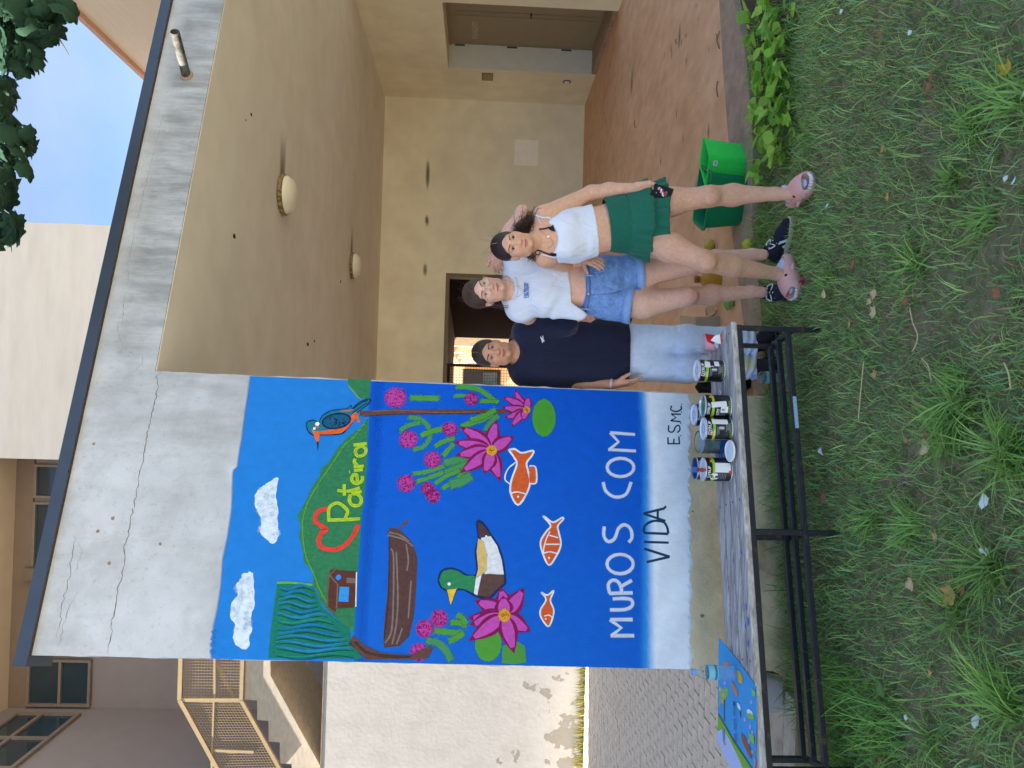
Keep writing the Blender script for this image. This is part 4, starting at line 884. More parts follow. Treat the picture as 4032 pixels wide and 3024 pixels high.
blades(13000, (-2.3, 2.4), (1.7, 5.0), (.045, .105), (.003, .0062), 'long_grass', 2, GC, (.5, 1.5), sparse)
blades(15000, (-2.3, 2.4), (1.7, 5.0), (.02, .065), (.0014, .0028), 'dead_grass', 3, [L(168, 152, 112), L(140, 122, 88), L(184, 172, 136)], (.9, 1.6), lawn_ok)
# lush fringe along the wall foot and under the bench
def fringe(x, y): return lawn_ok(x, y) and (WO.y+x*WT.y/WT.x-y < .34) and x < .05
blades(5200, (-2.0, .1), (3.2, 4.4), (.07, .19), (.004, .008), 'fringe_grass', 5, [L(96, 142, 68), L(116, 162, 76), L(84, 130, 72)], (.3, 1.4), fringe, seg=4)
blades(1200, (-2.1, -1.1), (2.75, 3.35), (.08, .2), (.004, .007), 'fringe_grass', 6, [L(104, 150, 70), L(126, 170, 82)], (.3, 1.4), lawn_ok, seg=4)
def along(x, y): return in_view(x, y) and lawn_end(x)-.22 < y < lawn_end(x)+.02 and x > -.02
blades(5200, (-.1, 2.4), (3.8, 5.2), (.05, .13), (.003, .006), 'kerb_grass', 8, [L(128, 170, 72), L(150, 186, 84), L(112, 152, 66)], (.3, 1.3), along, seg=4)
# coarse tufts
c8 = crop(3000, 1000, 1.659); c4 = crop(3000, 2000, 1.62); c0 = crop(3000, 0, 1.659); c6 = crop(2640, 2450, 2.891)
for k, (px, py, n, hh) in enumerate(((c8(1290, 1080)) + (150, .2), (c8(1640, 1290)) + (130, .2), (c8(1200, 1190)) + (90, .16), (c8(1290, 880))+(60, .14), (c4(1480, 380)) + (110, .2), (c4(1250, 660)) + (60, .14), (c4(1600, 1250)) + (90, .2), (c4(960, 110)) + (80, .13), (c4(1100, 1480)) + (60, .12), (c0(1380, 840)) + (70, .12), (c0(1660, 640)) + (60, .16), (c0(260, 905)) + (50, .1), (c0(1230, 1180)) + (60, .1), (c8(420, 190)) + (50, .1), (c0(1450, 1450)) + (70, .13), (c4(700, 60)) + (60, .12), (c8(980, 70))+(60, .12))):
    p = PZ(px, py, 0); o = blades(n, None, None, (hh*.55, hh), (.0045, .009), 'grass_tuft', 30+k, [L(136, 178, 84), L(118, 162, 76), L(152, 188, 100)], (.6, 1.5), None, 'thing', [(p.x, p.y)], .034, 5)
    where = ('in front of the bench, the biggest tuft', 'near the lower right corner of the upright lawn view', 'just behind the biggest tuft', 'short and narrow, beside the biggest tuft', 'on the left of the lawn near the front', 'beside the orange dry leaf', 'at the far left front of the lawn', 'close to the bench middle leg', 'small, left lawn by white scraps', 'on bare soil right of centre', 'by the yellow leaf on the right', 'at the weed border on the right', 'small, in the middle of the right lawn', 'beside the pink sandal', 'between the sandals and the front', 'tiny, below the bench front rail', 'right of the dry leaf group')[k]
    tag(o, 'light green coarse grass tuft '+where, 'grass tuft', 'coarse grass tufts in the lawn'); del o['kind']
# broad-leaved weeds along the kerb on the right
def leaf_shape(l, wd, cup=.25, fold=.1, n=6):
    v = []; f = []
    for i in range(n+1):
        t = i/n; ww = wd*math.sin(math.pi*min(t**.8*.97+.03, 1))*.5; z = cup*l*math.sin(math.pi*t*.6)*.3
        v += [(-ww, l*t, z+fold*ww), (0, l*t, z), (ww, l*t, z+fold*ww)]
    for i in range(n):
        for j in (0, 1): f.append((i*3+j, i*3+j+1, i*3+j+4, i*3+j+3))
    return v, f
M_weedleaf = mat('weed_leaf', (1, 1, 1), .45, .12, 30, .15, 120, attr=True, spec=.45); tweak(M_weedleaf, _tr)
def weed_plant(c, n, r0, label, seed, lmax=.105):
    rr = random.Random(seed); o_ = Vector((c.x, c.y, gz(c.x, c.y))); T = thing('broadleaf_weed', label, 'weed', o_, 'broad-leaved weeds along the porch kerb')
    st = MB()
    for i in range(n):
        a = rr.random()*6.28; rad = r0*math.sqrt(rr.random()); h = rr.uniform(.03, .115); q = o_+Vector((math.cos(a)*rad, math.sin(a)*rad, h))
        st.tube([o_+Vector((math.cos(a)*rad*.4, math.sin(a)*rad*.4, -.01)), o_+Vector((math.cos(a)*rad*.8, math.sin(a)*rad*.8, h*.7)), q], .0016, 5)
        ln = rr.uniform(.4, 1)*lmax; v, f = leaf_shape(ln, ln*rr.uniform(.62, .85)); R_ = Matrix.Rotation(a-1.57+rr.uniform(-.7, .7), 3, 'Z') @ Matrix.Rotation(rr.uniform(-.1, .6), 3, 'X') @ Matrix.Rotation(rr.uniform(-.4, .4), 3, 'Y')
        k = rr.uniform(.75, 1.2); col = L(128, 184, 64) if rr.random() < .6 else L(156, 200, 76)
        MB().add([q+R_ @ Vector(p) for p in v], f, 0, (col[0]*k, col[1]*k, col[2]*k, 1)).build('leaf', M_weedleaf, T, smooth=True, recalc=False)
    st.build('stem', mat('weed_stem', L(112, 140, 60), .6), T, smooth=True)
wl_ = [((3035, 60), 22, 'at the far right edge'), ((3060, 150), 20, 'second from the right edge, beside dark soil'), ((2985, 215), 14, 'small, close to the concrete kerb'), ((3080, 250), 18, 'with one big round leaf'), ((3000, 340), 16, 'beside the white scrap'), ((3070, 390), 22, 'dense, right of the light green tub'), ((3095, 480), 20, 'pale, in front of the light green tub'), ((3020, 500), 20, 'against the kerb by the light green tub'), ((3060, 590), 20, 'left end of the weed border, near the pink sandal'), ((3140, 330), 14, 'low, outermost towards the lawn'), ((3005, 640), 9, 'small, between green crate and sandal'), ((3080, 20), 9, 'low, in the right corner of the lawn'), ((2975, 110), 16, 'pressed against the kerb at the right edge'), ((3110, 120), 14, 'spreading over the dark soil'), ((3000, 430), 18, 'upright, against the kerb before the tub'), ((3110, 560), 16, 'pale, spreading towards the pink sandal'), ((3110, 210), 14, 'loose, half way out on the dark soil'), ((3040, 320), 18, 'tall, in the middle of the weed border')]
for k, ((x, y), n, where) in enumerate(wl_): weed_plant(PZ(x, y, -.06), n, .105, 'glossy green broad-leaved weed '+where, 50+k)
# dark soil strip by the kerb
g = MB(); pts = [PZ(x, y, -.095) for x, y in ((2905, 0), (2960, 250), (2975, 420), (2985, 560), (3030, 560), (3060, 420), (3100, 200), (3150, 0))]
g.poly([Vector((p.x, p.y, gz(p.x, p.y)-.004)) for p in pts]); struct(g.build('bare_soil', mat('dark_soil', L(72, 60, 48), .95, .4, 30, .9, 90)))
# fallen leaves and scraps of paper: each is a thing
def lobed(n=5, deep=.45, r=1.0, seed=0):
    rr = random.Random(seed); pts = []
    for i in range(n*4):
        a = 2*math.pi*i/(n*4); k = 1-deep*(.5-.5*math.cos(a*n))**.7; k *= rr.uniform(.85, 1.12)*(1.0 if abs(a-math.pi) > .5 else .8)
        pts.append((r*k*math.cos(a)*1.15, r*k*math.sin(a)))
    return pts
def curled(pts, c, size, tilt, az, seed, th=.0012):
    rr = random.Random(seed); q = Matrix.Rotation(az, 3, 'Z') @ Matrix.Rotation(tilt, 3, 'X'); a1, a2 = rr.uniform(.1, .5), rr.uniform(-.3, .5)
    v = [(0, 0, 0)]+[(x*.5, y*.5, 0) for x, y in pts]+[(x, y, 0) for x, y in pts]; n = len(pts)
    v = [Vector((x*size, y*size, size*(a1*x*x+a2*y*y))) for x, y, z in v]
    f = [(0, 1+i, 1+(i+1) % n) for i in range(n)]+[(1+i, 1+n+i, 1+n+(i+1) % n, 1+(i+1) % n) for i in range(n)]
    up = [c+q @ p for p in v]; dn = [p-Vector((0, 0, th)) for p in up]; k = len(up)
    return up+dn, f+[tuple(j+k for j in ff[::-1]) for ff in f]+[(1+n+i, 1+n+i+k, 1+n+(i+1) % n+k, 1+n+(i+1) % n) for i in range(n)]
M_dry = mat('dry_leaf', L(196, 152, 92), .7, .25, 60, .3, 200); M_dry2 = mat('brown_leaf', L(150, 108, 74), .75, .25, 60, .3, 200); M_pale = mat('pale_leaf', L(200, 178, 136), .7, .2, 60, .2, 200)
M_scrap = mat('paper_scrap', L(214, 220, 218), .7, .08, 60); M_gl = mat('green_leaf', L(112, 140, 84), .5, .15, 40, .2, 160); M_ylw = mat('yellow_leaf', L(190, 160, 60), .6, .2, 50)
FL = [(c8(590, 60), .030, M_dry2, 'long brown dry leaf in the grass in front of the pink sandals'), (c8(718, 262), .026, M_pale, 'tan dry leaf, nearest the sandal of three in a row'), (c8(695, 308), .017, M_pale, 'small tan dry leaf, middle of three in a row'), (c8(714, 378), .030, M_pale, 'star shaped tan dry leaf, end of three in a row'), (c8(388, 262), .022, M_pale, 'pale curled leaf beside the left pink sandal'),
      (c8(722, 788), .02, M_dry, 'small orange leaf in front of the bench right end'), (c8(1062, 1258), .032, M_pale, 'large cream dry leaf in front of the bench middle'), (c8(1050, 1182), .024, M_dry2, 'brown curled leaf touching the large cream leaf'), (c8(1520, 246), .028, M_dry2, 'dull brown leaf alone on the right front lawn'), (c8(558, 456), .016, M_dry, 'tiny tan leaf near the bench foot'), (c8(925, 1216), .014, M_dry, 'small orange leaf beside the large cream leaf'), (c8(390, 1590), .034, M_dry2, 'brown leaf lying under the bench front rail'),
      (c4(936, 485), .032, M_pale, 'pale lobed dry leaf left of the orange leaf'), (c4(1182, 552), .046, M_dry, 'biggest bright orange dry leaf on the left lawn'), (c4(1262, 520), .026, M_dry2, 'narrow brown leaf beside the biggest orange leaf'), (c4(1050, 1050), .015, M_dry, 'small tan leaf on the left front lawn'), (c4(1088, 186), .02, M_dry, 'orange leaf in long grass before the bench middle leg'), (c4(745, 1612), .022, M_dry2, 'brown leaf at the far left of the lawn'), (c4(742, 1155), .044, M_gl, 'large fallen green leaf below the bench'),
      (c0(1098, 490), .032, M_dry2, 'long brown leaf on the right lawn, upper of two touching'), (c0(1076, 572), .028, M_dry2, 'grey brown leaf on the right lawn, lower of two touching'), (c0(775, 972), .019, M_dry, 'bright orange leaf on the right lawn'), (c0(782, 422), .013, M_dry, 'tiny orange leaf on the right lawn near the weeds'), (c0(1588, 452), .03, M_ylw, 'yellow leaf near the right front edge'), (c0(268, 332), .022, M_dry2, 'brown leaf at the edge of the weed border'), (c0(812, 1282), .02, M_dry, 'rust coloured leaf on bare soil in mid lawn'), (c0(755, 240), .026, M_dry2, 'brown leaf in the far right lawn'), (c8(930, 305), .024, M_dry2, 'dark brown twig-like leaf in mid lawn')]
for k, ((x, y), r, M_, lab) in enumerate(FL):
    p = PZ(x, y, .03); p = PZ(x, y, gz(p.x, p.y)+.048); v, f = curled(lobed(random.choice((3, 5, 5)), random.uniform(.25, .5), 1, k), p-Vector((0, 0, .008)), r*.9, random.uniform(-.3, .3), random.random()*6.3, k)
    g = MB(); g.add(v, f); g.tube([v[0]+Vector((r*.2, 0, .001)), v[0]+Vector((r*1.5, r*.2, -.004))], .0011, 5); tag(g.build('fallen_leaf', M_, None, smooth=True, loc=p), lab, 'leaf', 'fallen leaves on the lawn')
SCR = [(c8(1430, 1612), .038, 'torn white paper scrap, largest, front centre of the lawn'), (c4(900, 1338), .016, 'square white paper scrap on the left lawn'), (c4(1345, 1362), .03, 'white plastic scrap at the left front of the lawn'), (c4(1490, 592), .016, 'small white scrap right of the brown leaf'), (c4(1400, 275), .026, 'crumpled white scrap half hidden by long grass'), (c0(945, 212), .022, 'white tissue scrap on the far right lawn'), (c0(500, 75), .016, 'small white scrap at the right border of the lawn'), (c0(410, 1340), .017, 'white scrap in front of the right sandal'), (c8(370, 1290), .028, 'grey white paper scrap under the bench rail'), (c0(1620, 1182), .02, 'white petal like scrap on the right front lawn, lower'), (c0(1570, 1165), .017, 'white petal like scrap on the right front lawn, upper'), (c0(1690, 610), .018, 'small white scrap at the front right edge'), ((2968, 507), .014, 'white blue crumpled scrap on the kerb edge'), (c0(45, 385), .02, 'white scrap among the weeds')]
for k, ((x, y), r, lab) in enumerate(SCR):
    p = PZ(x, y, .03); p = PZ(x, y, gz(p.x, p.y)+.035); rr = random.Random(k+90)
    pts = [(math.cos(a)*rr.uniform(.6, 1.15), math.sin(a)*rr.uniform(.4, 1)) for a in np.linspace(0, 6.28, 8)[:-1]]
    v, f = curled(pts, p-Vector((0, 0, .012)), r*.78, rr.uniform(-.5, .5), rr.random()*6, k+7); tag(MB().add(v, f).build('paper_scrap', M_scrap, None, loc=p), lab, 'scrap', 'white scraps on the lawn')
p = PZ(*c8(272, 178), .03); g = MB()
for i in range(60):
    a = random.random()*6.28; q = Vector((math.cos(a)*.03*random.random(), math.sin(a)*.02, random.uniform(0, .02))); g.tube([p+q*.2, p+q], .0013, 4)
tag(g.build('red_blossom', mat('crimson', L(150, 30, 70), .7), None, loc=p), 'crimson thread-like fallen blossom in the grass by the pink sandal', 'blossom')
# pale stems lying in the grass
for k, (pts, lab) in enumerate(((((965, 350), (985, 450), (1015, 520), (1010, 580), (980, 640)), 'long pale dry stem lying curved in mid lawn'), ((1040, 680), (1085, 730), (1100, 800), (1110, 840)) and (((1040, 680), (1085, 730), (1100, 800), (1110, 840)), 'short pale dry stem before the bench right end'), (((665, 700), (650, 850), (640, 960), (630, 1080)), 'thin grey twig parallel to the bench front'), (((1580, 710), (1610, 780), (1625, 880)), 'grey twig by the green leaf at the front'))):
    q = [PZ(*c8(*a), .04) for a in pts]; tag(MB().tube(smooth_path(q, 4), .0024, 5).build('straw_twig', M_pale, None, smooth=True, loc=q[0]), lab, 'twig', 'dry stems on the lawn')

# ----------------------------------------------------------------- overhanging tree
TR = thing('plane_tree', 'broad-leaved tree whose dark leafy branch hangs into the sky', 'tree', (4.6, 2.2, .0))
M_leaf = mat('tree_leaf', L(38, 62, 46), .85, .25, 9, 0, spec=.12); 
M_bark = mat('bark', L(110, 98, 82), .9, .3, 14, .5, 30)
g = MB(); g.tube(smooth_path([(4.6, 2.2, -.1), (4.65, 2.3, 1.5), (4.5, 2.5, 3.2), (4.2, 2.8, 5.0), (3.7, 3.2, 6.6)], 5), list(np.linspace(.19, .09, 21)), 12); g.build('trunk', M_bark, TR, smooth=True)
g = MB()
for tp in (P(-160, 120, 4.0), P(-120, 500, 4.0), P(-130, 900, 4.0)): g.tube(smooth_path([(4.25, 2.75, 4.8), tuple((Vector((4.25, 2.75, 4.8))+tp)/2+Vector((0, 0, .35))), tuple(tp)], 6), list(np.linspace(.06, .012, 13)), 8)
g.tube([P(*f1(270, 90), 4), P(*f1(330, 160), 4), P(*f1(380, 240), 4), P(*f1(450, 360), 4)], [.006, .005, .004, .002], 6); g.build('branch', M_bark, TR, smooth=True)
lm = []
for k in range(3):
    v, f = curled(lobed(7, .28, 1, 200+k), Vector((0, 0, 0)), 1.0, 0, 0, k, .01); me = MB().add(v, f).build('leaf', M_leaf, None, smooth=True); lm.append(me.data); bpy.data.objects.remove(me)
regs = [(0, 470, 0, 90, 50), (0, 400, 60, 250, 84), (0, 270, 240, 450, 44), (0, 105, 500, 840, 26), (0, 215, 850, 1130, 34), (0, 95, 1150, 1330, 14), (0, 140, 1390, 1600, 26), (-300, 0, 0, 1650, 60)]
for (xa_, xb_, ya_, yb_, n) in regs:
    for i in range(n):
        x = random.uniform(xa_, xb_)
        y = random.uniform(ya_, yb_)
        if xa_ == 0: x = max(xa_, min(x, xb_-30)); y = min(max(y, ya_+(22 if ya_ > 480 else 0)), yb_-22)
        if ya_ == 850 and x > 200 and y < 930: x -= 110
        p = P(*f1(x, y), random.uniform(3.7, 4.4)); o = bpy.data.objects.new('leaf', random.choice(lm)); COLL.objects.link(o); o.parent = TR; o.location = p-TR.location
        sz = random.uniform(.044, .078); o.scale = (sz, sz, sz); o.rotation_euler = (random.uniform(-.9, .9), random.uniform(-.9, .9), random.random()*6.28)
# ================================================================= BENCH AND THE THINGS ON AND AROUND IT
cc5 = crop(2650, 1250, 2.369); cp4 = crop(2260, 960, 2.592); cp3 = crop(2340, 640, 2.572)
ZSEAT = .42
bA = PZ(2879, 1276, ZSEAT); bB = PZ(2972, 2692, ZSEAT); bd = (bB-bA); bd.z = 0; bl = 1.95; bd.normalize()     # front edge, right to left
bn = Vector((bd.y, -bd.x, 0));  bn = -bn if bn.y < 0 else bn                                                    # towards the wall
DEPTH = .36
BENCH = thing('slatted_bench', 'long bench with weathered grey wooden slats on a black steel frame before the mural', 'bench', (bA.x-.8, bA.y-.1, 0))
M_slat = mat('weathered_wood', L(206, 200, 194), 1, .2, 3.2, .45, 40, spec=.05, col2=L(158, 150, 144), mask=(.4, .62), stretch=(1.4, 16, 16))
def bp(a, n, z): return bA + bd*a + bn*n + Vector((0, 0, z-ZSEAT))
ns = 4; sw = (DEPTH-.019*(ns-1))/ns
for i in range(ns):
    n0 = i*(sw+.019); g = MB(); g.obox(bp(bl/2-.012+random.uniform(-.004, .004), n0+sw/2, ZSEAT-.014+random.uniform(-.0015, .0015)), bd*(bl/2), bn*(sw/2), (0, 0, .014))
    sl_ = g.build('slat', M_slat, BENCH, bevel=.006)
    g = MB()
    for a in (.035, .82, 1.50): g.lathe([(.0, .0012), (.004, .001), (.0055, 0)], bp(a, n0+sw/2, ZSEAT+.0005), 10)
    g.build('screw', mat('screw_dark', L(60, 58, 60), .5), sl_)
M_steel = mat('bench_steel', L(30, 34, 42), .42, .2, 30, .15, 160, col2=L(84, 66, 54), mask=(.56, .72), spec=.5)
t = .024
def bar(a, b, name='frame_bar', w=t, h=t): return MB().bar(a, b, w, h).build(name, M_steel, BENCH, bevel=.002)
zf = ZSEAT-.029-t/2
bar(bp(-.0, .014, zf), bp(bl-.02, .014, zf)); bar(bp(.0, DEPTH-.05, zf), bp(bl-.02, DEPTH-.05, zf))
pr = (lambda q: min(np.linspace(0, bl, 400), key=lambda a: abs(1512-FOC*((bp(a, .014, .2)-CAMP).dot(CR)/(bp(a, .014, .2)-CAMP).dot(CF))-q)))
aM = pr(2098); aL = bl-.035
for a in (.012, aM, aL):
    bar(bp(a, .014, -.03), bp(a, .014, zf-t/2-.0005), 'leg')
    bar(bp(a+.0015, DEPTH-.1, .11), bp(a+.0015, DEPTH-.1, zf-t/2-.0005), 'leg')
    bar(bp(a, .014+t/2+.001, zf), bp(a, DEPTH-.062-.001, zf), 'crosspiece')
    bar(bp(a, .014+t/2+.001, .122), bp(a, DEPTH-.1, .122), 'crosspiece')
for n0 in (.014, .128, .232):
    bar(bp(.026, n0, .147), bp(aL-.014, n0, .147), 'shelf_bar', .03, .022)
g = MB(); g.obox(bp(.42, .0, .147), bd*.075, bn*.0022, (0, 0, .0085)); g.build('torn_sticker', mat('sticker_blue', L(150, 172, 196), .6, .3, 50), BENCH)
# paint splashes on the slats
M_bsp = mat('blue_splash', L(40, 110, 210), .5); g = MB()
for a, n0, r in ((1.34, .03, .012), (1.36, .07, .008), (1.28, .045, .008), (1.05, .06, .007), (1.43, .05, .01)):
    g = MB(); c = bp(a, n0, ZSEAT+.0008); g.poly([c+Vector((r*math.cos(q)*1.8*random.uniform(.6, 1.1), r*math.sin(q)*random.uniform(.6, 1.1), 0)) for q in np.linspace(0, 6.28, 9)[:-1]]); g.build('paint_splash', M_bsp, BENCH)

# ---- paint tins
M_tin = mat('tin_black', L(26, 26, 38), .35, .04, 10, spec=.5); M_metal = mat('tin_metal', L(196, 200, 204), .3, .05, 20, metal=.7); M_lime = mat('label_lime', L(150, 190, 40), .45, .03, 20)
M_wl = mat('label_white', L(226, 228, 232), .5, .02, 20); M_lid = mat('lid_pale', L(214, 224, 236), .4, .04, 20); M_greyp = mat('label_grey', L(130, 134, 140), .5)
def flip(o): return o
def wrap(c, r, a0, v):     # bend a flat x,y point round a tin of radius r; a0 = angle of the middle
    return [(c.x+r*math.sin(a0+p[0]/r), c.y-r*math.cos(a0+p[0]/r), c.z+p[1]) for p in v]
def patch(c, r, a0, w, h, z, n=8, rot=0.):
    v = []; f = []
    for i in range(n+1):
        for j in (0, 1):
            x, y = (i/n-.5)*w, (j-.5)*h; v.append((x*math.cos(rot)-y*math.sin(rot), z+x*math.sin(rot)+y*math.cos(rot)))
    for i in range(n): f.append((2*i, 2*i+2, 2*i+3, 2*i+1))
    return wrap(c, r, a0, v), f
def tin(name, label, c, r=.0535, h=.128, top='lid', fill=None, lidmat=None, turn=0., full=True, kind='main'):
    face = math.atan2(c.x-0, c.y)*-1 + turn       # the label looks roughly at the viewer's side
    T = thing('paint_tin', label, 'paint tin', c, 'tins of wall paint on the bench')
    g = MB(); g.lathe([(r-.004, .003), (r, 0), (r+.001, .003), (r, .006), (r, h-.007), (r+.0012, h-.004), (r, h)], c, 40); 
    g.build('body', M_tin, T, smooth='auto')
    for z0 in (.002, h-.005):
        g = MB(); g.lathe([(r+.0004, z0-.0022), (r+.0022, z0), (r+.0022, z0+.003), (r+.0004, z0+.005)], c, 40); g.build('rim', M_metal, T, smooth=True)
    if top == 'lid':
        g = MB(); g.lathe([(r-.001, h+.0005), (r-.0035, h+.0022), (r-.008, h+.0022), (r-.010, h-.003), (.012, h-.0022), (.001, h-.0018)], c, 40); g.build('lid', lidmat or M_lid, T, smooth='auto')
        g = MB(); g.lathe([(.020, h-.0018), (.020, h-.001), (.0185, h-.001), (.0185, h-.0018)], c, 24); g.build('lid_ring', M_greyp, T)
    else:
        g = MB(); g.lathe([(r, h), (r-.006, h+.001), (r-.0085, h-.003), (r-.0085, h-.012)], c, 40); g.build('mouth_ring', M_metal if top == 'open' else lidmat, T, smooth='auto')
        g = MB(); g.lathe([(r-.0082, h-.012), (.02, h-.0135), (.0005, h-.0135)], c, 40); g.build('paint', fill, T, smooth=True)
    R1 = r+.0005
    def lab(nm, m_, a, w, hh, z, rot=0., rr=R1):
        v, f = patch(c, rr, face+a, w, hh, z, max(3, int(w/.008)), rot); return MB().add(v, f).build(nm, m_, T, recalc=False)
    def txt(s_, m_, a, size, z, stretch=1., rr=R1+.0004, rot=0.):
        v, f = text_mesh(s_, size, .0004); v = [(p[0]*stretch, p[1]) for p in v]
        if rot: v = [(-p[1]*math.sin(rot)+p[0]*math.cos(rot), p[0]*math.sin(rot)+p[1]*math.cos(rot)) for p in v]
        MB().add(wrap(c, rr, face+a, [(p[0], p[1]+z) for p in v]), f).build('lettering', m_, T, recalc=False)
    lab('lime_band', M_lime, 0, 2*math.pi*r*.98, .0125, h*.70)
    if kind == 'main':
        txt("DYRUP", M_wl, .12, .021, h*.86, 1.0)
        cols = [(216, 84, 40), (226, 140, 40), (230, 200, 60), (110, 180, 70), (40, 130, 180), (60, 70, 150)]
        for i, q in enumerate(cols): lab('colour_band', mat('band_%d' % i, L(*q), .45, 0), -.52+i*.115, .0063, .011, h*.795)
        txt("SPRINT", M_wl, -.35, .0085, h*.70)
        for i in range(3): lab('small_print', M_greyp, -.15, .044-.008*i, .0026, h*(.60-.035*i))
        v = [(.013*math.cos(q), .013*math.sin(q)) if q < 3.3 else (.013*math.cos(q), .013*math.sin(q)) for q in np.linspace(0, 6.28, 20)[:-1]]
        lab('emblem', M_greyp, .12, .017, .022, h*.44, 0, R1+.0002); lab('emblem', M_wl, .12, .004, .026, h*.44, 0, R1+.0004)
        for i in range(5): lab('small_print', M_greyp, .1+random.uniform(-.1, .1), random.uniform(.02, .044), .0022, h*(.27-.03*i))
        for i in range(9): lab('hatch', M_lime, -.75+i*.16, .002, .012, h*.1, .5)
    else:
        for i in range(6): lab('small_print', M_greyp, -.62+random.uniform(-.03, .03), .034, .0026, h*(.56-.06*i))
        txt("DYRUP", M_wl, -.25, .018, h*.86)
    return T, lab, txt, face
MWp = mat('paint_white', L(226, 230, 232), .25, .02, 10); MGp = mat('paint_green', L(14, 110, 60), .2, .04, 10); MBp = mat('paint_blue', L(20, 74, 150), .2, .05, 10)
tA = tin('t', 'paint tin with white lid, nearest the torn cup, standing alone', PZ(*cc5(462, 502), ZSEAT), lidmat=mat('lid_white', L(224, 226, 232), .4, .05, 14))
tA[1]('price_label', M_wl, .62, .034, .026, .088, 0, .0545); tA[1]('price_label', M_wl, .72, .03, .024, .043, 0, .0545); tA[2]("5", M_wl, .42, .017, .066)
tB = tin('t', 'open paint tin full of green paint with a slanted white sticker', PZ(*cc5(522, 832), ZSEAT), top='open', fill=MGp, kind='back')
tB[1]('price_label', M_wl, .18, .026, .072, .064, .12, .0547); tB[1]('barcode_label', M_wl, -.28, .030, .034, .038, 0, .0545); tB[2]("5777", M_wl, -.52, .017, .066, 1, .0545, 0); tB[1]('orange_patch', mat('band_1', L(226, 140, 40)), .95, .016, .011, .1)
for i in range(7): tB[1]('barcode_bar', M_tin, -.36+i*.025, .0007, .014, .044, 0, .0549)
for i in range(8): tB[1]('hatch', M_lime, -.6+i*.15, .002, .012, .014, .5)
tC = tin('t', 'closed paint tin with pale blue lid and rainbow band, beside the green paint', PZ(*cc5(532, 1046), ZSEAT))
tC[1]('price_label', M_wl, .72, .03, .074, .062, 0, .0547); tC[1]('seam', M_metal, -1.1, .006, .12, .064)
tD = tin('t', 'pale lidded paint tin at the back, behind the green paint tin', Vector((*PZ(*cc5(192, 908), ZSEAT+.128).xy, ZSEAT)), lidmat=M_lid)
tE = tin('t', 'open white paint tin with white drips down its side', PZ(*cc5(528, 1422), ZSEAT), top='white', fill=MWp, lidmat=MWp, kind='back')
tE[1]('white_label', M_wl, .18, .046, .073, .048, 0, .0547); tE[1]('red_corner', mat('label_red', L(216, 60, 44)), -.22, .016, .012, .014, .5, .0551); tE[1]('orange_patch', MATS['band_1'], .8, .016, .011, .1)
v = [(-.03, .1), (-.012, .104), (.004, .1), (.006, .078), (.0, .07), (-.006, .074), (-.01, .084), (-.016, .084), (-.02, .07), (-.026, .068), (-.03, .08)]
g = MB(); q = wrap(tE[0].location, .0552, tE[3]-.42, v); g.add(q, [tuple(a) for a in tessellate_polygon([[Vector(p) for p in v_] for v_ in [[(a, b, 0) for a, b in v]]])]); g.build('paint_drip', MWp, tE[0], recalc=False)
tF = tin('t', 'open paint tin of blue paint at the back, behind the white one', Vector((*PZ(*cc5(202, 1406), ZSEAT+.128).xy, ZSEAT)), top='blue', fill=MBp, lidmat=mat('rim_blue', L(44, 70, 120), .35))
# brush lying across the two tins
BR = thing('paint_brush', 'paint brush with blue bristles and red handle lying across two open tins', 'brush', tE[0].location+Vector((0, 0, .14)))
p0 = tF[0].location+Vector((-.005, -.02, .146)); p1 = tE[0].location+Vector((.0, -.04, .136)); d = (p1-p0).normalized(); pm = p0.lerp(p1, .5)
g = MB(); g.bar(p0, p0.lerp(p1, .28), .026, .008); g.build('bristles', mat('bristle', L(96, 130, 170), .8, .3, 60), BR, bevel=.002)
g = MB(); g.bar(p0.lerp(p1, .281), p0.lerp(p1, .55), .024, .011); g.build('ferrule', mat('brush_blue', L(60, 130, 200), .4), BR, bevel=.002)
g = MB(); g.tube([p0.lerp(p1, .551), p0.lerp(p1, .7), p0.lerp(p1, .9), p1+d*.02], [.009, .008, .011, .006], 10); g.build('handle', mat('brush_red', L(170, 60, 52), .4), BR, smooth=True)
# lids lying on the slats
def lid(label, c, m_, r=.05, tilt=None, col=None):
    ax = tilt or (0, 0, 1); T = thing('tin_lid', label, 'lid', c, 'tin lids on the bench')
    MB().lathe([(.0005, .004), (r-.010, .004), (r-.008, .0075), (r-.003, .0075), (r, .005), (r, 0), (r-.004, 0), (r-.006, .002), (.0005, .002)], c, 36, axis=ax).build('disc', m_, T, smooth='auto')
    return T
lid('round lid wet with blue paint beside the clear jar', PZ(*cc5(480, 1236), ZSEAT+.004), mat('lid_wet_blue', L(24, 84, 150), .25, .2, 30), .047)
lid('round white lid lying in front of the blue one', PZ(*cc5(536, 1246), ZSEAT+.018), mat('lid_wet_white', L(228, 232, 234), .3, .03, 20), .05, (.05, -.12, 1))
sm = PZ(*cc5(442, 704), ZSEAT+.003); T = lid('small pale cap holding a spot of blue paint', sm, mat('cap_pale', L(206, 208, 200), .5), .018)
MB().lathe([(.012, .0048), (.0005, .0055)], sm, 20).build('paint', M_bsp, T)
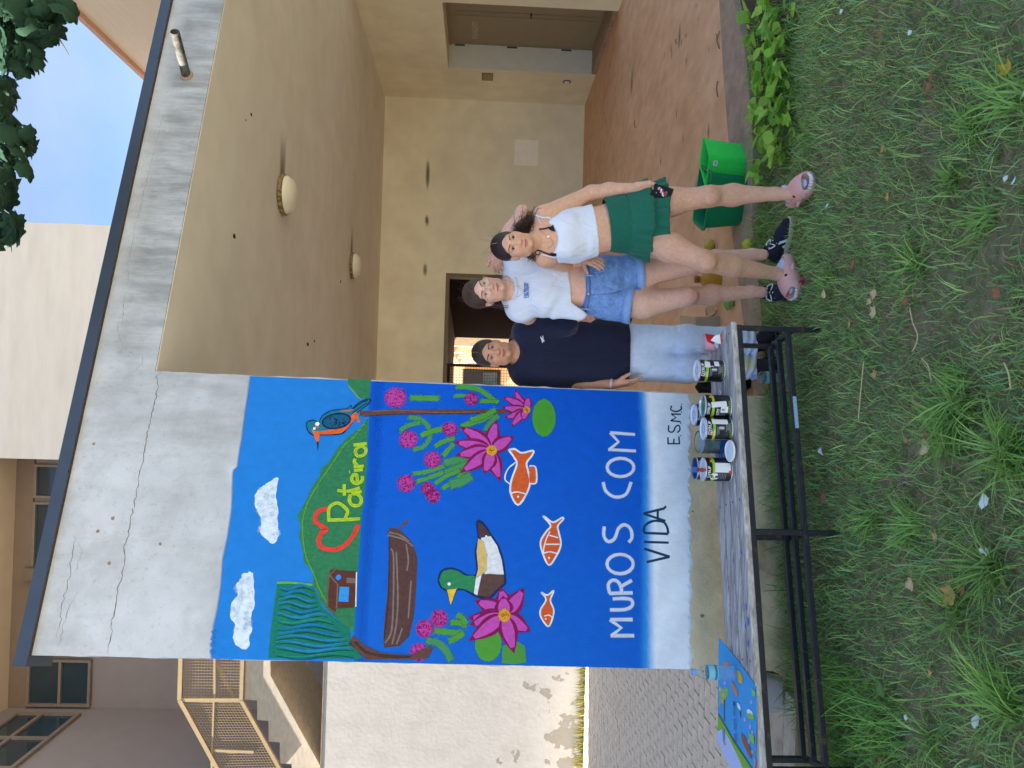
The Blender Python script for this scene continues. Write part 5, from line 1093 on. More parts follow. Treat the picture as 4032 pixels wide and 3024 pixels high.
# clear ribbed jar with grey water
M_clear = mat('clear_plastic', L(240, 247, 250), .06, 0, trans=.96, ior=1.12, spec=.3); M_water = mat('cloudy_water', L(150, 176, 178), .25, .06, 20, spec=.5)
c = PZ(*cc5(432, 1165), ZSEAT); J = thing('water_jar', 'clear plastic jar of cloudy grey paint water behind the tins', 'jar', c)
MB().lathe([(.05, 0), (.056, .004), (.056, .03), (.054, .033), (.056, .037), (.056, .062), (.054, .065), (.056, .069), (.056, .098), (.052, .108), (.05, .108), (.0525, .1), (.0525, .05)], c, 36).build('jar_wall', M_clear, J, smooth=True)
MB().lathe([(.0505, .003), (.0525, .006), (.0525, .088), (.05, .09), (.0005, .09)], c, 36).build('water', M_water, J, smooth='auto')
# plastic pot with a torn red and white label
c = PZ(*cp4(1462, 1015), ZSEAT); U = thing('plastic_pot', 'translucent pot with pink and red torn label at the bench right end', 'pot', c)
MB().lathe([(.038, 0), (.041, .002), (.045, .07), (.0465, .072), (.0445, .073), (.041, .01), (.0005, .004)], c, 36).build('pot_wall', mat('pot_plastic', L(226, 206, 216), .35, .02, trans=.25), U, smooth=True)
M_rl = mat('label_redfilm', L(196, 36, 44), .35, .08, 30); M_pk = mat('label_pink', L(226, 170, 190), .4, .05, 30); M_wh2 = mat('label_whitefilm', L(228, 230, 236), .4)
def potpatch(nm, m_, pts):
    v = []; rr = lambda z: .0417+.0045*z/.07
    for a, z in pts: v.append(c+Vector((rr(z)*math.sin(a), -rr(z)*math.cos(a), z)))
    n = 6; g = MB(); P0, P1, P2, P3 = pts; vv = []
    for i in range(n+1):
        for j in range(2):
            tt = i/n; a = (P0[0]*(1-tt)+P1[0]*tt)*(1-j)+(P3[0]*(1-tt)+P2[0]*tt)*j; z = (P0[1]*(1-tt)+P1[1]*tt)*(1-j)+(P3[1]*(1-tt)+P2[1]*tt)*j
            vv.append(c+Vector(((rr(z)+.0006)*math.sin(a), -(rr(z)+.0006)*math.cos(a), z)))
    g.add(vv, [(2*i, 2*i+2, 2*i+3, 2*i+1) for i in range(n)]); g.build(nm, m_, U, recalc=False)
potpatch('label_pink', M_pk, [(-.95, .068), (.1, .068), (-.3, .03), (-1.1, .02)]); potpatch('label_red', M_rl, [(.12, .068), (1.3, .068), (1.1, .01), (-.25, .03)]); potpatch('label_white', M_wh2, [(-.28, .029), (.4, .021), (.9, .006), (-1.0, .006)])
# torn flap hanging over the bench edge
fl_ = [cp4(1395, 985), cp4(1440, 935), cp4(1490, 925), cp4(1560, 915), cp4(1645, 920), cp4(1630, 950), cp4(1590, 985), cp4(1560, 1035), cp4(1500, 1025), cp4(1450, 1010)]
q = [PZ(x, y, .44-.006*i) if x < 2850 else P(x, y, c.y-.13) for i, (x, y) in enumerate(fl_)]
yf_ = c.y-.055; q = [P(x, y, yf_-.02*max(0, (x-2800)/60)) for x, y in fl_]
g = MB(); g.prism([q[1], q[2], q[8], q[9], q[0]], (0, .0012, 0)); g.build('torn_flap', M_wh2, U)
g = MB(); g.prism([q[2], q[3], q[7], q[8]], (0, .0012, 0)); g.build('torn_flap', M_rl, U)
g = MB(); g.prism([q[3], q[4], q[5], q[6], q[7]], (0, .0012, 0)); g.build('torn_flap', M_wh2, U)
# bottles
M_blab = mat('bottle_label', L(120, 190, 210), .35, .1, 40)
def bottle(c, label, h=.195, r=.031, ax=(0, 0, 1), capm=None):
    T = thing('water_bottle', label, 'bottle', c, 'clear plastic water bottles')
    pr = [(r*.8, 0), (r, .006)]
    for i in range(7): z = .012+i*.0095; pr += [(r, z), (r*.93, z+.0045)]
    pr += [(r, .082), (r, .13), (r*.92, .145), (r*.7, .162), (r*.42, .176), (r*.40, .182)]
    pr = [(a, b*h/.195) for a, b in pr]
    MB().lathe(pr+[(a*.93, b) for a, b in pr[::-1]], c, 32, axis=ax).build('bottle_wall', M_clear, T, smooth=True)
    MB().lathe([(r*.46, .176*h/.195), (r*.46, h), (r*.40, h+.001), (.0005, h+.001)], c, 24, axis=ax).build('cap', capm or mat('cap_blue', L(120, 160, 216), .4), T, smooth='auto')
    MB().lathe([(r*1.012, .084*h/.195), (r*1.012, .126*h/.195)], c, 32, axis=ax).build('label', M_blab, T, smooth=True)
    MB().lathe([(r*1.02, .088*h/.195), (r*1.02, .098*h/.195)], c, 32, axis=ax).build('label_band', mat('label_band', L(40, 120, 150), .4), T, smooth=True)
    return T
bw = bottle(PZ(*c6(738, 572), ZSEAT+.008), 'ribbed clear water bottle standing on the drawing')
bottle(PZ(3092, 1488, .005), 'clear water bottle standing in the grass under the bench', .17, .031)
# concept drawing on a big sheet
D0, D1, D2, D3 = PZ(*c6(548, 168), ZSEAT+.006), PZ(*c6(980, 745), ZSEAT+.006), PZ(*c6(960, 1700), ZSEAT+.006), PZ(*c6(520, 1335), ZSEAT+.006)
SH = thing('mural_sketch', 'coloured paper sketch of the mural lying on the bench left end', 'drawing', D1)
def zs(p):   # the sheet's far corners lift a little
    return ZSEAT+.006
sheet = [c6(548, 168), c6(760, 430), c6(980, 745), c6(975, 1250), c6(955, 1780), c6(760, 1780), c6(640, 1590), c6(520, 1335), c6(538, 1200), c6(540, 720)]
g = MB(); g.prism([PZ(x, y, ZSEAT+.004) for x, y in sheet], (0, 0, -.0014)); g.build('sheet', mat('paper_blue', L(60, 160, 222), .7, .12, 30), SH)
lay2 = [0]
def draw(nm, col, pts):
    lay2[0] += 1; z = ZSEAT+.0042+.00012*lay2[0]; MB().poly([PZ(*c6(*p), z) for p in pts]).build(nm, mat('ink_%d_%d_%d' % col, L(*col), .7, .12, 60), SH, recalc=False)
draw('drawn_sky', (186, 200, 238), [(536, 1240), (600, 1200), (700, 1390), (780, 1560), (860, 1760), (758, 1778), (640, 1588), (522, 1334)])
draw('drawn_hill', (130, 180, 60), [(540, 1040), (580, 1100), (700, 1330), (800, 1480), (950, 1720), (870, 1780), (800, 1600), (690, 1370), (600, 1210), (536, 1240)])
draw('drawn_hill', (170, 200, 70), [(600, 1180), (640, 1190), (720, 1330), (690, 1350)]); draw('drawn_shore', (60, 110, 60), [(540, 1030), (560, 1050), (720, 1330), (840, 1510), (960, 1690), (955, 1710), (830, 1530), (700, 1340), (545, 1060)])
draw('drawn_reeds', (140, 190, 80), [(545, 720), (600, 760), (650, 740), (655, 830), (620, 900), (640, 960), (580, 900), (550, 980), (560, 850)])
for p in ((565, 770), (600, 830), (590, 900), (618, 690), (920, 910), (905, 1190), (930, 1260), (845, 1110), (890, 1360), (930, 1480)):
    draw('drawn_flower', (216, 160, 216), [(p[0]+12*math.cos(q), p[1]+26*math.sin(q)) for q in np.linspace(0, 6.28, 9)[:-1]])
draw('drawn_fish', (226, 130, 80), [(590, 430), (600, 470), (640, 440), (668, 470), (660, 495), (600, 490)]); draw('drawn_fish', (226, 130, 70), [(680, 680), (710, 690), (760, 780), (768, 855), (735, 820), (700, 730)]); draw('drawn_fish', (226, 180, 40), [(752, 545), (790, 560), (822, 640), (815, 700), (780, 690), (760, 600)])
draw('drawn_fish', (150, 196, 60), [(870, 1040), (900, 1030), (945, 1060), (950, 1110), (900, 1105), (875, 1080)]); draw('drawn_fish', (232, 236, 240), [(868, 1000), (890, 985), (930, 1020), (940, 1055), (900, 1032), (872, 1040)])
draw('drawn_duck', (240, 240, 244), [(755, 915), (780, 930), (800, 970), (795, 1010), (765, 970)]); draw('drawn_duck', (60, 90, 90), [(785, 1000), (800, 1010), (798, 1090), (788, 1060)])
draw('drawn_boat', (150, 96, 66), [(800, 1260), (840, 1290), (900, 1420), (922, 1500), (920, 1560), (880, 1500), (810, 1345)]); draw('drawn_bird', (90, 160, 190), [(590, 1200), (612, 1230), (618, 1330), (600, 1380), (590, 1290)]); draw('drawn_bird', (220, 140, 100), [(600, 1370), (635, 1395), (612, 1400)])
draw('drawn_stem', (70, 66, 60), [(607, 880), (614, 880), (613, 1130), (606, 1130)]); draw('drawn_bank', (150, 200, 90), [(920, 750), (965, 790), (960, 850), (930, 830)]); draw('drawn_bank', (206, 150, 160), [(955, 1560), (972, 1560), (958, 1760), (945, 1760)]); draw('drawn_bank', (140, 196, 80), [(890, 1260), (950, 1290), (955, 1400), (900, 1340)])
v, f = text_mesh("Muros  Com  Vida", .050, .0006); ca, cb = PZ(*c6(738, 1375), ZSEAT+.0112), PZ(*c6(722, 905), ZSEAT+.0112); ex = (cb-ca); ln = ex.length; ex.normalize(); ey = Vector((ex.y, -ex.x, 0)); wid = max(p[0] for p in v)-min(p[0] for p in v)
mid_ = (ca+cb)/2; MB().add([mid_-ex*(p[0]*ln/wid)+ey*(p[1]*.9) for p in v], f).build('lettering', mat('ink_dark', L(30, 60, 110), .6), SH, recalc=False)
# smooth grey tub half hidden below the bench
c = PZ(*c6(1190, 790), .0); c.z = -.02; K = thing('grey_tub', 'smooth pale grey plastic basin lying behind the bench at its left', 'basin', c)
g = MB(); n = 20; wx, wy, hz = .105, .06, .135
v = []; 
for j, (s_, z) in enumerate(((.86, 0), (.97, .03), (1, .1), (1.03, hz), (.98, hz), (.93, .05))):
    for i in range(n):
        a = 2*math.pi*i/n; cx_ = math.copysign(abs(math.cos(a))**.55, math.cos(a)); cy_ = math.copysign(abs(math.sin(a))**.55, math.sin(a)); v.append(c+Vector((cx_*wx*s_, cy_*wy*s_, z)))
g.add(v, [(j*n+i, j*n+(i+1) % n, (j+1)*n+(i+1) % n, (j+1)*n+i) for j in range(5) for i in range(n)]+[tuple(range(n))[::-1]]); g.build('tub_wall', mat('tub_grey', L(164, 162, 168), .5, .05, 12), K, smooth='auto')

# ---- green tubs
def tub(label, Ab, Bb, Db, h, flare, m_, rimw=.014, name='tub'):
    """open tapered box: base corners A (front-right), B (right-back), D (front-left)"""
    Ab, Bb, Db = (Vector((p.x, p.y, -.08)) for p in (Ab, Bb, Db)); ex = (Db-Ab); ey = (Bb-Ab); Cb = Ab+ex+ey; ctr = (Ab+Cb)/2
    T = thing('plastic_tub', label, 'tub', ctr, 'green plastic tubs on the porch floor'); base = [Ab, Bb, Cb, Db]
    def ringp(s_, z, rnd=.16, n=5):
        out = []
        for i in range(4):
            p = base[i]; a, b = base[i-1], base[(i+1) % 4]
            for k in range(n):
                t_ = k/(n-1); q = (p.lerp(a, rnd)*(1-t_)**2+p*2*t_*(1-t_)+p.lerp(b, rnd)*t_*t_); out.append(ctr+(q-ctr)*s_+Vector((0, 0, z)))
        return out
    R_ = [ringp(.94, 0), ringp(1.0, .012), ringp(1+flare*.55, h*.55), ringp(1+flare*.6, h*.56), ringp(1+flare, h*.95), ringp(1+flare+.09, h*.955), ringp(1+flare+.10, h), ringp(1+flare-.02, h), ringp(1+flare*.5, h*.5), ringp(.97, .014)]
    n = len(R_[0]); v = [p for r_ in R_ for p in r_]; f = [(j*n+i, j*n+(i+1) % n, (j+1)*n+(i+1) % n, (j+1)*n+i) for j in range(len(R_)-1) for i in range(n)]+[tuple(range(n))[::-1], tuple((len(R_)-1)*n+i for i in range(n))]
    g = MB(); g.add(v, f); g.build('tub_wall', m_, T, smooth='auto'); return T, ctr
M_lg = mat('bright_green_plastic', L(48, 212, 84), .45, .06, 9, .05, 60, col2=L(80, 210, 110), mask=(.55, .75)); M_dg = mat('dark_green_plastic', L(14, 122, 80), .42, .08, 9, .05, 60, col2=L(36, 110, 76), mask=(.55, .75))
T, ctr = tub('bright green open plastic tub with a small white barcode label', PZ(2943, 628, -.08), PZ(2921, 562, -.08), PZ(2928, 720, -.08), .255, .22, M_lg)
a, b = PZ(2943, 628, -.08), PZ(2928, 720, -.08); ex = (b-a).normalized(); fn = Vector((ex.y, -ex.x, 0)); fn = -fn if fn.y > 0 else fn
pc = P(2817, 643, a.lerp(b, .2).y-.028); g = MB(); g.obox(pc, ex*.016, fn*.0012, (0, 0, .012)); s_ = g.build('barcode_label', M_wl, T)
g = MB()
for i in range(5): g.obox(pc+fn*.0018+ex*(i*.005-.010), ex*.0012, fn*.0004, (0, 0, .007))
g.build('barcode_bar', M_tin, s_)
tub('dark green open plastic tub behind the bare leg', PZ(2948, 704, -.08), PZ(2922, 672, -.08)+Vector((.02, .1, 0)), PZ(2918, 893, -.08), .25, .16, M_dg)
# cardboard
M_card = mat('cardboard', L(186, 158, 120), .85, .08, 10, .1, 60); M_card2 = mat('cardboard_grey', L(164, 152, 132), .85, .08, 10, .1, 60)
zfl = -.085; CB = thing('cardboard_box', 'opened brown cardboard box with raised flaps behind the bench', 'box', PZ(*cp4(1490, 830), zfl)); yb = PZ(*cp4(1492, 830), zfl).y
q = [P(*cp4(1240, 745), yb), P(*cp4(1494, 742), yb), P(*cp4(1500, 1010), yb), P(*cp4(1240, 1000), yb)]
g = MB(); g.prism(q, (0, .01, 0)); g.build('front_panel', M_card2, CB)
q2 = [P(*cp4(1238, 748), yb+.02), P(*cp4(1085, 730), yb+.12), P(*cp4(1075, 1080), yb+.12), P(*cp4(1238, 1080), yb+.02)]; g = MB(); g.prism(q2, (0, .008, .002)); g.build('flap', M_card, CB)
q3 = [P(*cp4(1085, 732), yb+.14), P(*cp4(985, 690), yb+.2), P(*cp4(995, 850), yb+.2), P(*cp4(1070, 870), yb+.14)]; q3 = [P(*cp4(1080, 735), yb+.14), P(*cp4(1135, 645), yb+.16), P(*cp4(1120, 650), yb+.16), P(*cp4(1000, 830), yb+.14)]; g = MB(); g.prism(q3, (0, .006, 0)); g.build('flap', M_card, CB)
q4 = [P(*cp4(1240, 1080), yb+.05), P(*cp4(840, 1100), yb+.09), P(*cp4(860, 1125), yb+.09), P(*cp4(1400, 1150), yb+.03)]; g = MB(); g.prism(q4, (0, .008, 0)); g.build('flap', M_card, CB)
g = MB(); g.box((q[3].x+.01, yb+.012, zfl), (q[0].x-.01, yb+.28, q[0].z-.02)); g.build('carton', M_card, CB)
def crump(name, label, cat, c, rx, ry, rz, m_, seed, n=14):
    v = []; f = []; k = n//2
    for j in range(k+1):
        for i in range(n):
            th = math.pi*j/k; a = 2*math.pi*i/n; d = Vector((math.sin(th)*math.cos(a), math.sin(th)*math.sin(a), math.cos(th))); s_ = 1+.5*mnoise.noise(d*2.2+Vector((seed, 0, 0)))+.2*mnoise.noise(d*6+Vector((seed, 0, 0)))
            v.append(c+Vector((d.x*rx*s_, d.y*ry*s_, rz+d.z*rz*s_)))
    for j in range(k):
        for i in range(n): f.append((j*n+i, j*n+(i+1) % n, (j+1)*n+(i+1) % n, (j+1)*n+i))
    o = MB().add(v, f).build(name, m_, None, smooth=True, loc=c); tag(o, label, cat); return o
M_amber = mat('amber_plastic', L(206, 160, 60), .25, .1, 20, trans=.4, ior=1.3)
c = PZ(*cp4(1492, 370), zfl); T = thing('amber_bottle', 'squat amber and yellow plastic bottle on the porch floor between two legs', 'bottle', c)
MB().lathe([(.05, 0), (.058, .01), (.058, .1), (.04, .13), (.022, .14), (.022, .165)], c, 24).build('bottle_wall', M_amber, T, smooth=True); MB().lathe([(.026, .15), (.026, .18), (.0005, .182)], c, 20).build('cap', mat('cap_brown', L(140, 84, 40), .5), T, smooth='auto')
crump('yellow_bag', 'crumpled yellow wrapper on the porch floor right of the middle legs', 'wrapper', PZ(*cp3(1215, 850), zfl), .05, .04, .035, mat('yellow_film', L(190, 164, 70), .4, .2, 20), 3)
crump('yellow_cup', 'yellow green crumpled cup at the kerb beside the black sneaker', 'cup', PZ(2972, 962, -.08), .035, .03, .04, mat('lime_film', L(176, 180, 60), .4, .15, 20), 8)
crump('green_bag', 'small crumpled light green bag on the porch floor left of the bare leg', 'bag', PZ(*cp4(1632, 612), zfl), .04, .035, .035, mat('green_film', L(126, 164, 84), .45, .2, 40), 11)
c = PZ(*cp4(1440, 712), zfl); T = thing('plastic_cup', 'clear plastic cup lying on its side by the cardboard', 'cup', c+Vector((0, 0, .035)))
MB().lathe([(.026, -.05), (.036, .05), (.0375, .051), (.0345, .051), (.025, -.048), (.0005, -.048)], c+Vector((0, 0, .037)), 28, axis=(.3, -.9, .15)).build('cup_wall', M_clear, T, smooth=True)
bk_ = crump('black_bag', 'black bag slumped on the floor behind the mural wall edge', 'bag', PZ(*cc5(900, 660), -.08)+Vector((.02, .35, 0)), .13, .1, .15, mat('black_cloth', L(24, 24, 30), .8, .2, 30, .3, 90), 5, 20)
# twigs and stains on the porch floor
for k, (px, py, ln_, az) in enumerate(((f3(820, 810)) + (.09, .2), (f3(1372, 270)) + (.16, .5), (f3(1370, 580)) + (.12, .1), (f3(1095, 270)) + (.05, .3))):
    p = PZ(px, py, -.08); p.z = fz(p.y)+.006; e = Vector((math.cos(az), math.sin(az), 0))*ln_/2
    g = MB(); g.tube([p-e, p+Vector((.005, .01, .006)), p+e], .005, 6)
    if k == 1: g.tube([p+Vector((.005, .01, .006)), p+Vector((.05, -.05, .004))], .004, 5)
    tag(g.build('dry_twig', M_dry2, None, smooth=True, loc=p), ('short dark twig in the middle of the porch floor', 'forked dark twig near the right kerb', 'straight dark twig on the kerb strip', 'tiny twig far right on the porch floor')[k], 'twig', 'twigs on the porch floor')
M_stain = mat('floor_stain', (0, 0, 0), .7, 0, attr=True, alpha=True)
g = MB()
for k in range(46):
    p = PZ(random.uniform(2330, 2860), random.uniform(-60, 1150), -.09); z = fz(p.y)+.0016; r = random.uniform(.008, .03)*(3 if k < 5 else 1); el_ = random.uniform(1.2, 3)
    v = [(p.x, p.y, z)]+[(p.x+r*el_*math.cos(q)*random.uniform(.8, 1.2), p.y+r*math.sin(q)*random.uniform(.8, 1.2), z) for q in np.linspace(0, 6.28, 11)[:-1]]
    if p.x > 5.0: continue
    g.add(v, [(0, 1+i, 1+(i+1) % 10) for i in range(10)], 0, [(.06, .045, .038, .55)]+[(.06, .045, .038, 0)]*10)
stuff(g.build('floor_stains', M_stain, recalc=False))
for k, sx in enumerate((f3(815, 0), f3(850, 0))):
    pass
# ================================================================= PEOPLE: bodies and clothes grown from blended rounded volumes
def smin(a, b, k):
    h = np.maximum(k-np.abs(a-b), 0)/k; return np.minimum(a, b)-h*h*k*.25
def vnoise(X, Y, Z, sc_, seed):
    r = np.random.default_rng(seed); T = r.uniform(-1, 1, (32, 32, 32)).astype('f')
    x, y, z = X*sc_+100, Y*sc_+100, Z*sc_+100; xi, yi, zi = (np.floor(q).astype(int) for q in (x, y, z)); fx, fy, fz_ = x-xi, y-yi, z-zi
    fx, fy, fz_ = (q*q*(3-2*q) for q in (fx, fy, fz_)); o = 0
    for i in (0, 1):
        for j in (0, 1):
            for k in (0, 1): o = o+T[(xi+i) % 32, (yi+j) % 32, (zi+k) % 32]*(fx if i else 1-fx)*(fy if j else 1-fy)*(fz_ if k else 1-fz_)
    return o
class SDF:
    """union / cut of tapered capsules and ellipsoids, meshed with surface nets"""
    def __init__(s): s.p = []
    def cap(s, a, b, ra, rb=None, ys=1., k=.03, op='u'): s.p.append(('c', np.array(a, float), np.array(b, float), ra, ra if rb is None else rb, ys, k, op)); return s
    def ell(s, c, r, R=None, k=.02, op='u'): s.p.append(('e', np.array(c, float), np.array(r, float), np.eye(3) if R is None else np.array(R), None, None, k, op)); return s
    def plane(s, pt, n): s.p.append(('p', np.array(pt, float), np.array(Vector(n).normalized()), 0, 0, 0, 0, 'i')); return s
    def bounds(s):
        lo, hi = np.full(3, 1e9), np.full(3, -1e9)
        for q in s.p:
            if q[7] != 'u': continue
            if q[0] == 'c':
                r = max(q[3], q[4])+.012
                for e in (q[1], q[2]): lo = np.minimum(lo, e-r); hi = np.maximum(hi, e+r)
            else: r = np.abs(q[3]) @ q[2]+.012; lo = np.minimum(lo, q[1]-r); hi = np.maximum(hi, q[1]+r)
        return lo, hi
    def value(s, X, Y, Z, off=0.):
        S = np.full(np.broadcast(X, Y, Z).shape, .12, 'f')
        for q in s.p:
            if q[0] == 'p': S = np.maximum(S, (X-q[1][0])*q[2][0]+(Y-q[1][1])*q[2][1]+(Z-q[1][2])*q[2][2]); continue
            k = q[6]
            if q[0] == 'c': r = max(q[3], q[4])*max(1, 1); lo = np.minimum(q[1], q[2])-r-k-.02-off; hi = np.maximum(q[1], q[2])+r+k+.02+off
            else: r = np.abs(q[3]) @ q[2]+k+.02+off; lo = q[1]-r; hi = q[1]+r
            ix = [slice(max(0, np.searchsorted(A.ravel(), l)-1), np.searchsorted(A.ravel(), h)+1) for A, l, h in ((X, lo[0], hi[0]), (Y, lo[1], hi[1]), (Z, lo[2], hi[2]))]
            x, y, z = X[ix[0]], Y[:, ix[1]], Z[:, :, ix[2]]
            if 0 in (x.size, y.size, z.size): continue
            if q[0] == 'c':
                a, b, ra, rb, ys = q[1:6]; d = b-a; px, py, pz = x-a[0], y-a[1], z-a[2]
                t = np.clip((px*d[0]+py*d[1]+pz*d[2])/(d @ d+1e-12), 0, 1)
                D = np.sqrt((px-t*d[0])**2+((py-t*d[1])/ys)**2+(pz-t*d[2])**2)-(ra+(rb-ra)*t)
                if ys < 1: D = D*(ys+1)/2
            else:
                px, py, pz = x-q[1][0], y-q[1][1], z-q[1][2]; R, rr = q[3], q[2]
                l = [px*R[0, i]+py*R[1, i]+pz*R[2, i] for i in range(3)]
                k0 = np.sqrt(sum((l[i]/rr[i])**2 for i in range(3))); k1 = np.sqrt(sum((l[i]/rr[i]**2)**2 for i in range(3)))+1e-9
                D = k0*(k0-1)/k1
            sub = S[ix[0], ix[1], ix[2]]
            S[ix[0], ix[1], ix[2]] = smin(sub, D, k) if q[7] == 'u' else -smin(-sub, D, k)
        return S
    def mesh(s, res, off=0., fn=None, lohi=None):
        lo, hi = lohi or s.bounds(); lo = lo-off-2*res; hi = hi+off+2*res
        xs, ys, zs_ = (np.arange(lo[i], hi[i]+res, res) for i in range(3))
        X, Y, Z = xs[:, None, None], ys[None, :, None], zs_[None, None, :]
        # clip planes act after the inflation
        pl = [q for q in s.p if q[0] == 'p' or q[7] == 's']; base = SDF(); base.p = [q for q in s.p if q[0] != 'p' and q[7] != 's']
        S = base.value(X, Y, Z, off)-off
        if fn is not None: S = S+fn(X, Y, Z)
        if pl: c = SDF(); c.p = pl; S = c.cut(S, X, Y, Z)
        return nets(S, xs, ys, zs_)
    def cut(s, S, X, Y, Z):
        for q in s.p:
            if q[0] == 'p': S = np.maximum(S, (X-q[1][0])*q[2][0]+(Y-q[1][1])*q[2][1]+(Z-q[1][2])*q[2][2])
            else:
                t = SDF(); t.p = [q[:7]+('u',)]; D = t.value(X, Y, Z); S = -smin(-S, D, q[6])
        return S
def nets(S, xs, ys, zs_):
    ins = S < 0; nx, ny, nz = S.shape
    cnt = sum(ins[i:nx-1+i, j:ny-1+j, k:nz-1+k].astype('i1') for i in (0, 1) for j in (0, 1) for k in (0, 1))
    act = (cnt > 0) & (cnt < 8); I, J, K = np.nonzero(act); n = len(I); idx = np.full(act.shape, -1, 'i4'); idx[I, J, K] = np.arange(n)
    cor = {(a, b, c): S[I+a, J+b, K+c] for a in (0, 1) for b in (0, 1) for c in (0, 1)}
    P_ = np.zeros((n, 3)); w_ = np.zeros(n)
    for a in cor:
        for ax in range(3):
            if a[ax]: continue
            b = list(a); b[ax] = 1; b = tuple(b); s0, s1 = cor[a], cor[b]; m_ = (s0 < 0) != (s1 < 0); t = np.where(m_, s0/(s0-s1+1e-12), 0)
            for q in range(3): P_[:, q] += np.where(m_, a[q]+(t if q == ax else 0), 0)
            w_ += m_
    P_ /= w_[:, None]; h = np.array([xs[1]-xs[0], ys[1]-ys[0], zs_[1]-zs_[0]])
    V = np.stack((xs[I], ys[J], zs_[K]), 1)+P_*h; F = []
    for ax in range(3):
        sl0 = [slice(1, None)]*3; sl0[ax] = slice(None); A = ins
        d0 = [slice(None)]*3; d1 = [slice(None)]*3; d0[ax] = slice(0, -1); d1[ax] = slice(1, None)
        ch = A[tuple(d0)] != A[tuple(d1)]; ii = np.nonzero(ch); o1, o2 = [q for q in range(3) if q != ax]
        ok = (ii[o1] > 0) & (ii[o2] > 0) & (ii[o1] < S.shape[o1]-1) & (ii[o2] < S.shape[o2]-1); ii = [q[ok] for q in ii]
        def cell(u, v): c = [q.copy() for q in ii]; c[o1] = c[o1]-u; c[o2] = c[o2]-v; return idx[c[0], c[1], c[2]]
        q4 = np.stack((cell(1, 1), cell(0, 1), cell(0, 0), cell(1, 0)), 1); fl_ = ins[tuple(d0)][tuple(ii)]
        if ax == 1: fl_ = ~fl_
        q4[~fl_] = q4[~fl_][:, ::-1]; F.append(q4)
    return V, np.concatenate(F)
def np_obj(name, V, F, m_, parent, col=None, smooth=True, relax=0):
    me = bpy.data.meshes.new(name); base = np.array(wloc(parent)); V = np.array(V)
    if relax:
        e = np.concatenate((F[:, [0, 1]], F[:, [1, 2]], F[:, [2, 3]], F[:, [3, 0]]))
        for _ in range(relax):
            acc = np.zeros_like(V); c = np.zeros(len(V)); np.add.at(acc, e[:, 0], V[e[:, 1]]); np.add.at(acc, e[:, 1], V[e[:, 0]]); np.add.at(c, e[:, 0], 1); np.add.at(c, e[:, 1], 1)
            V = V*.5+.5*acc/np.maximum(c, 1)[:, None]
    me.vertices.add(len(V)); me.vertices.foreach_set('co', (V-base).ravel().astype('f')); me.loops.add(F.size); me.loops.foreach_set('vertex_index', F.ravel().astype('i'))
    me.polygons.add(len(F)); me.polygons.foreach_set('loop_start', (np.arange(len(F))*4).astype('i')); me.polygons.foreach_set('loop_total', np.full(len(F), 4, 'i'))
    if col is not None:
        ca = me.color_attributes.new('Col', 'FLOAT_COLOR', 'POINT'); ca.data.foreach_set('color', np.concatenate((col, np.ones((len(V), 1))), 1).ravel())
    me.materials.append(m_); me.update(calc_edges=True); me.validate()
    if smooth: me.polygons.foreach_set('use_smooth', [True]*len(me.polygons))
    o = bpy.data.objects.new(name, me); COLL.objects.link(o); o.parent = parent; return o
M_skin = mat('skin', (1, 1, 1), .58, .11, 22, .1, 260, attr=True, spec=.28, sss=.12)
def rotm(roll=0, yaw=0, pitch=0):      # roll: lean to the viewer's left (+); yaw: turn to the viewer's right (+); pitch: chin up (+)
    return np.array(Matrix.Rotation(-roll, 3, 'Y') @ Matrix.Rotation(yaw, 3, 'Z') @ Matrix.Rotation(pitch, 3, 'X'))
def head_sdf(Ch, s, R, nb, neck_r, smile=.5, jaw=1.):
    Ch = np.array(Ch); g = lambda *p: Ch+R @ (np.array(p)*s); S = SDF(); e = lambda c, r, k, op='u': S.ell(g(*c), np.array(r)*s, R, k*s, op); c_ = lambda a, b, ra, rb, k, op='u': S.cap(g(*a), g(*b), ra*s, rb*s, 1, k*s, op)
    e((0, .014, .034), (.071, .090, .082), .02); e((0, -.022, -.018), (.062, .066, .084), .03); c_((-.032*jaw, -.022, -.068), (.032*jaw, -.022, -.068), .030, .030, .03); c_((0, -.066, -.089), (0, -.05, -.07), .019, .026, .025)
    for q in (-1, 1):
        e((q*.037, -.049, -.022), (.026, .029, .028), .025); e((q*.0735, .010, -.008), (.008, .019, .029), .008); e((q*.0115, -.0905, -.0345), (.0085, .010, .0075), .006)
    c_((-.033, -.072, .027), (.033, -.072, .027), .015, .015, .02); c_((0, -.082, .014), (0, -.100, -.027), .008, .0105, .014); e((0, -.1, -.029), (.0095, .0095, .008), .008)
    for q in (-1, 1): e((q*.031, -.094, .006), (.017, .014, .0105), .012, 's')
    for q in (-1, 1): e((q*.031, -.0695, .0045), (.0135, .0125, .0125), .004)
    e((0, -.082, -.0575), (.022, .009, .006), .007); e((0, -.080, -.068), (.018, .010, .0065), .008)
    for q in (-1, 1): c_((0, -.0935, -.0625), (q*.022, -.0865, -.0625+.005*smile), .0016, .0012, .002, 's')
    for q in (-1, 1): e((q*.0075, -.0985, -.0385), (.003, .004, .003), .002, 's')
    S.cap(g(0, .014, -.055), nb, neck_r, neck_r*1.06, .95, .03); return S
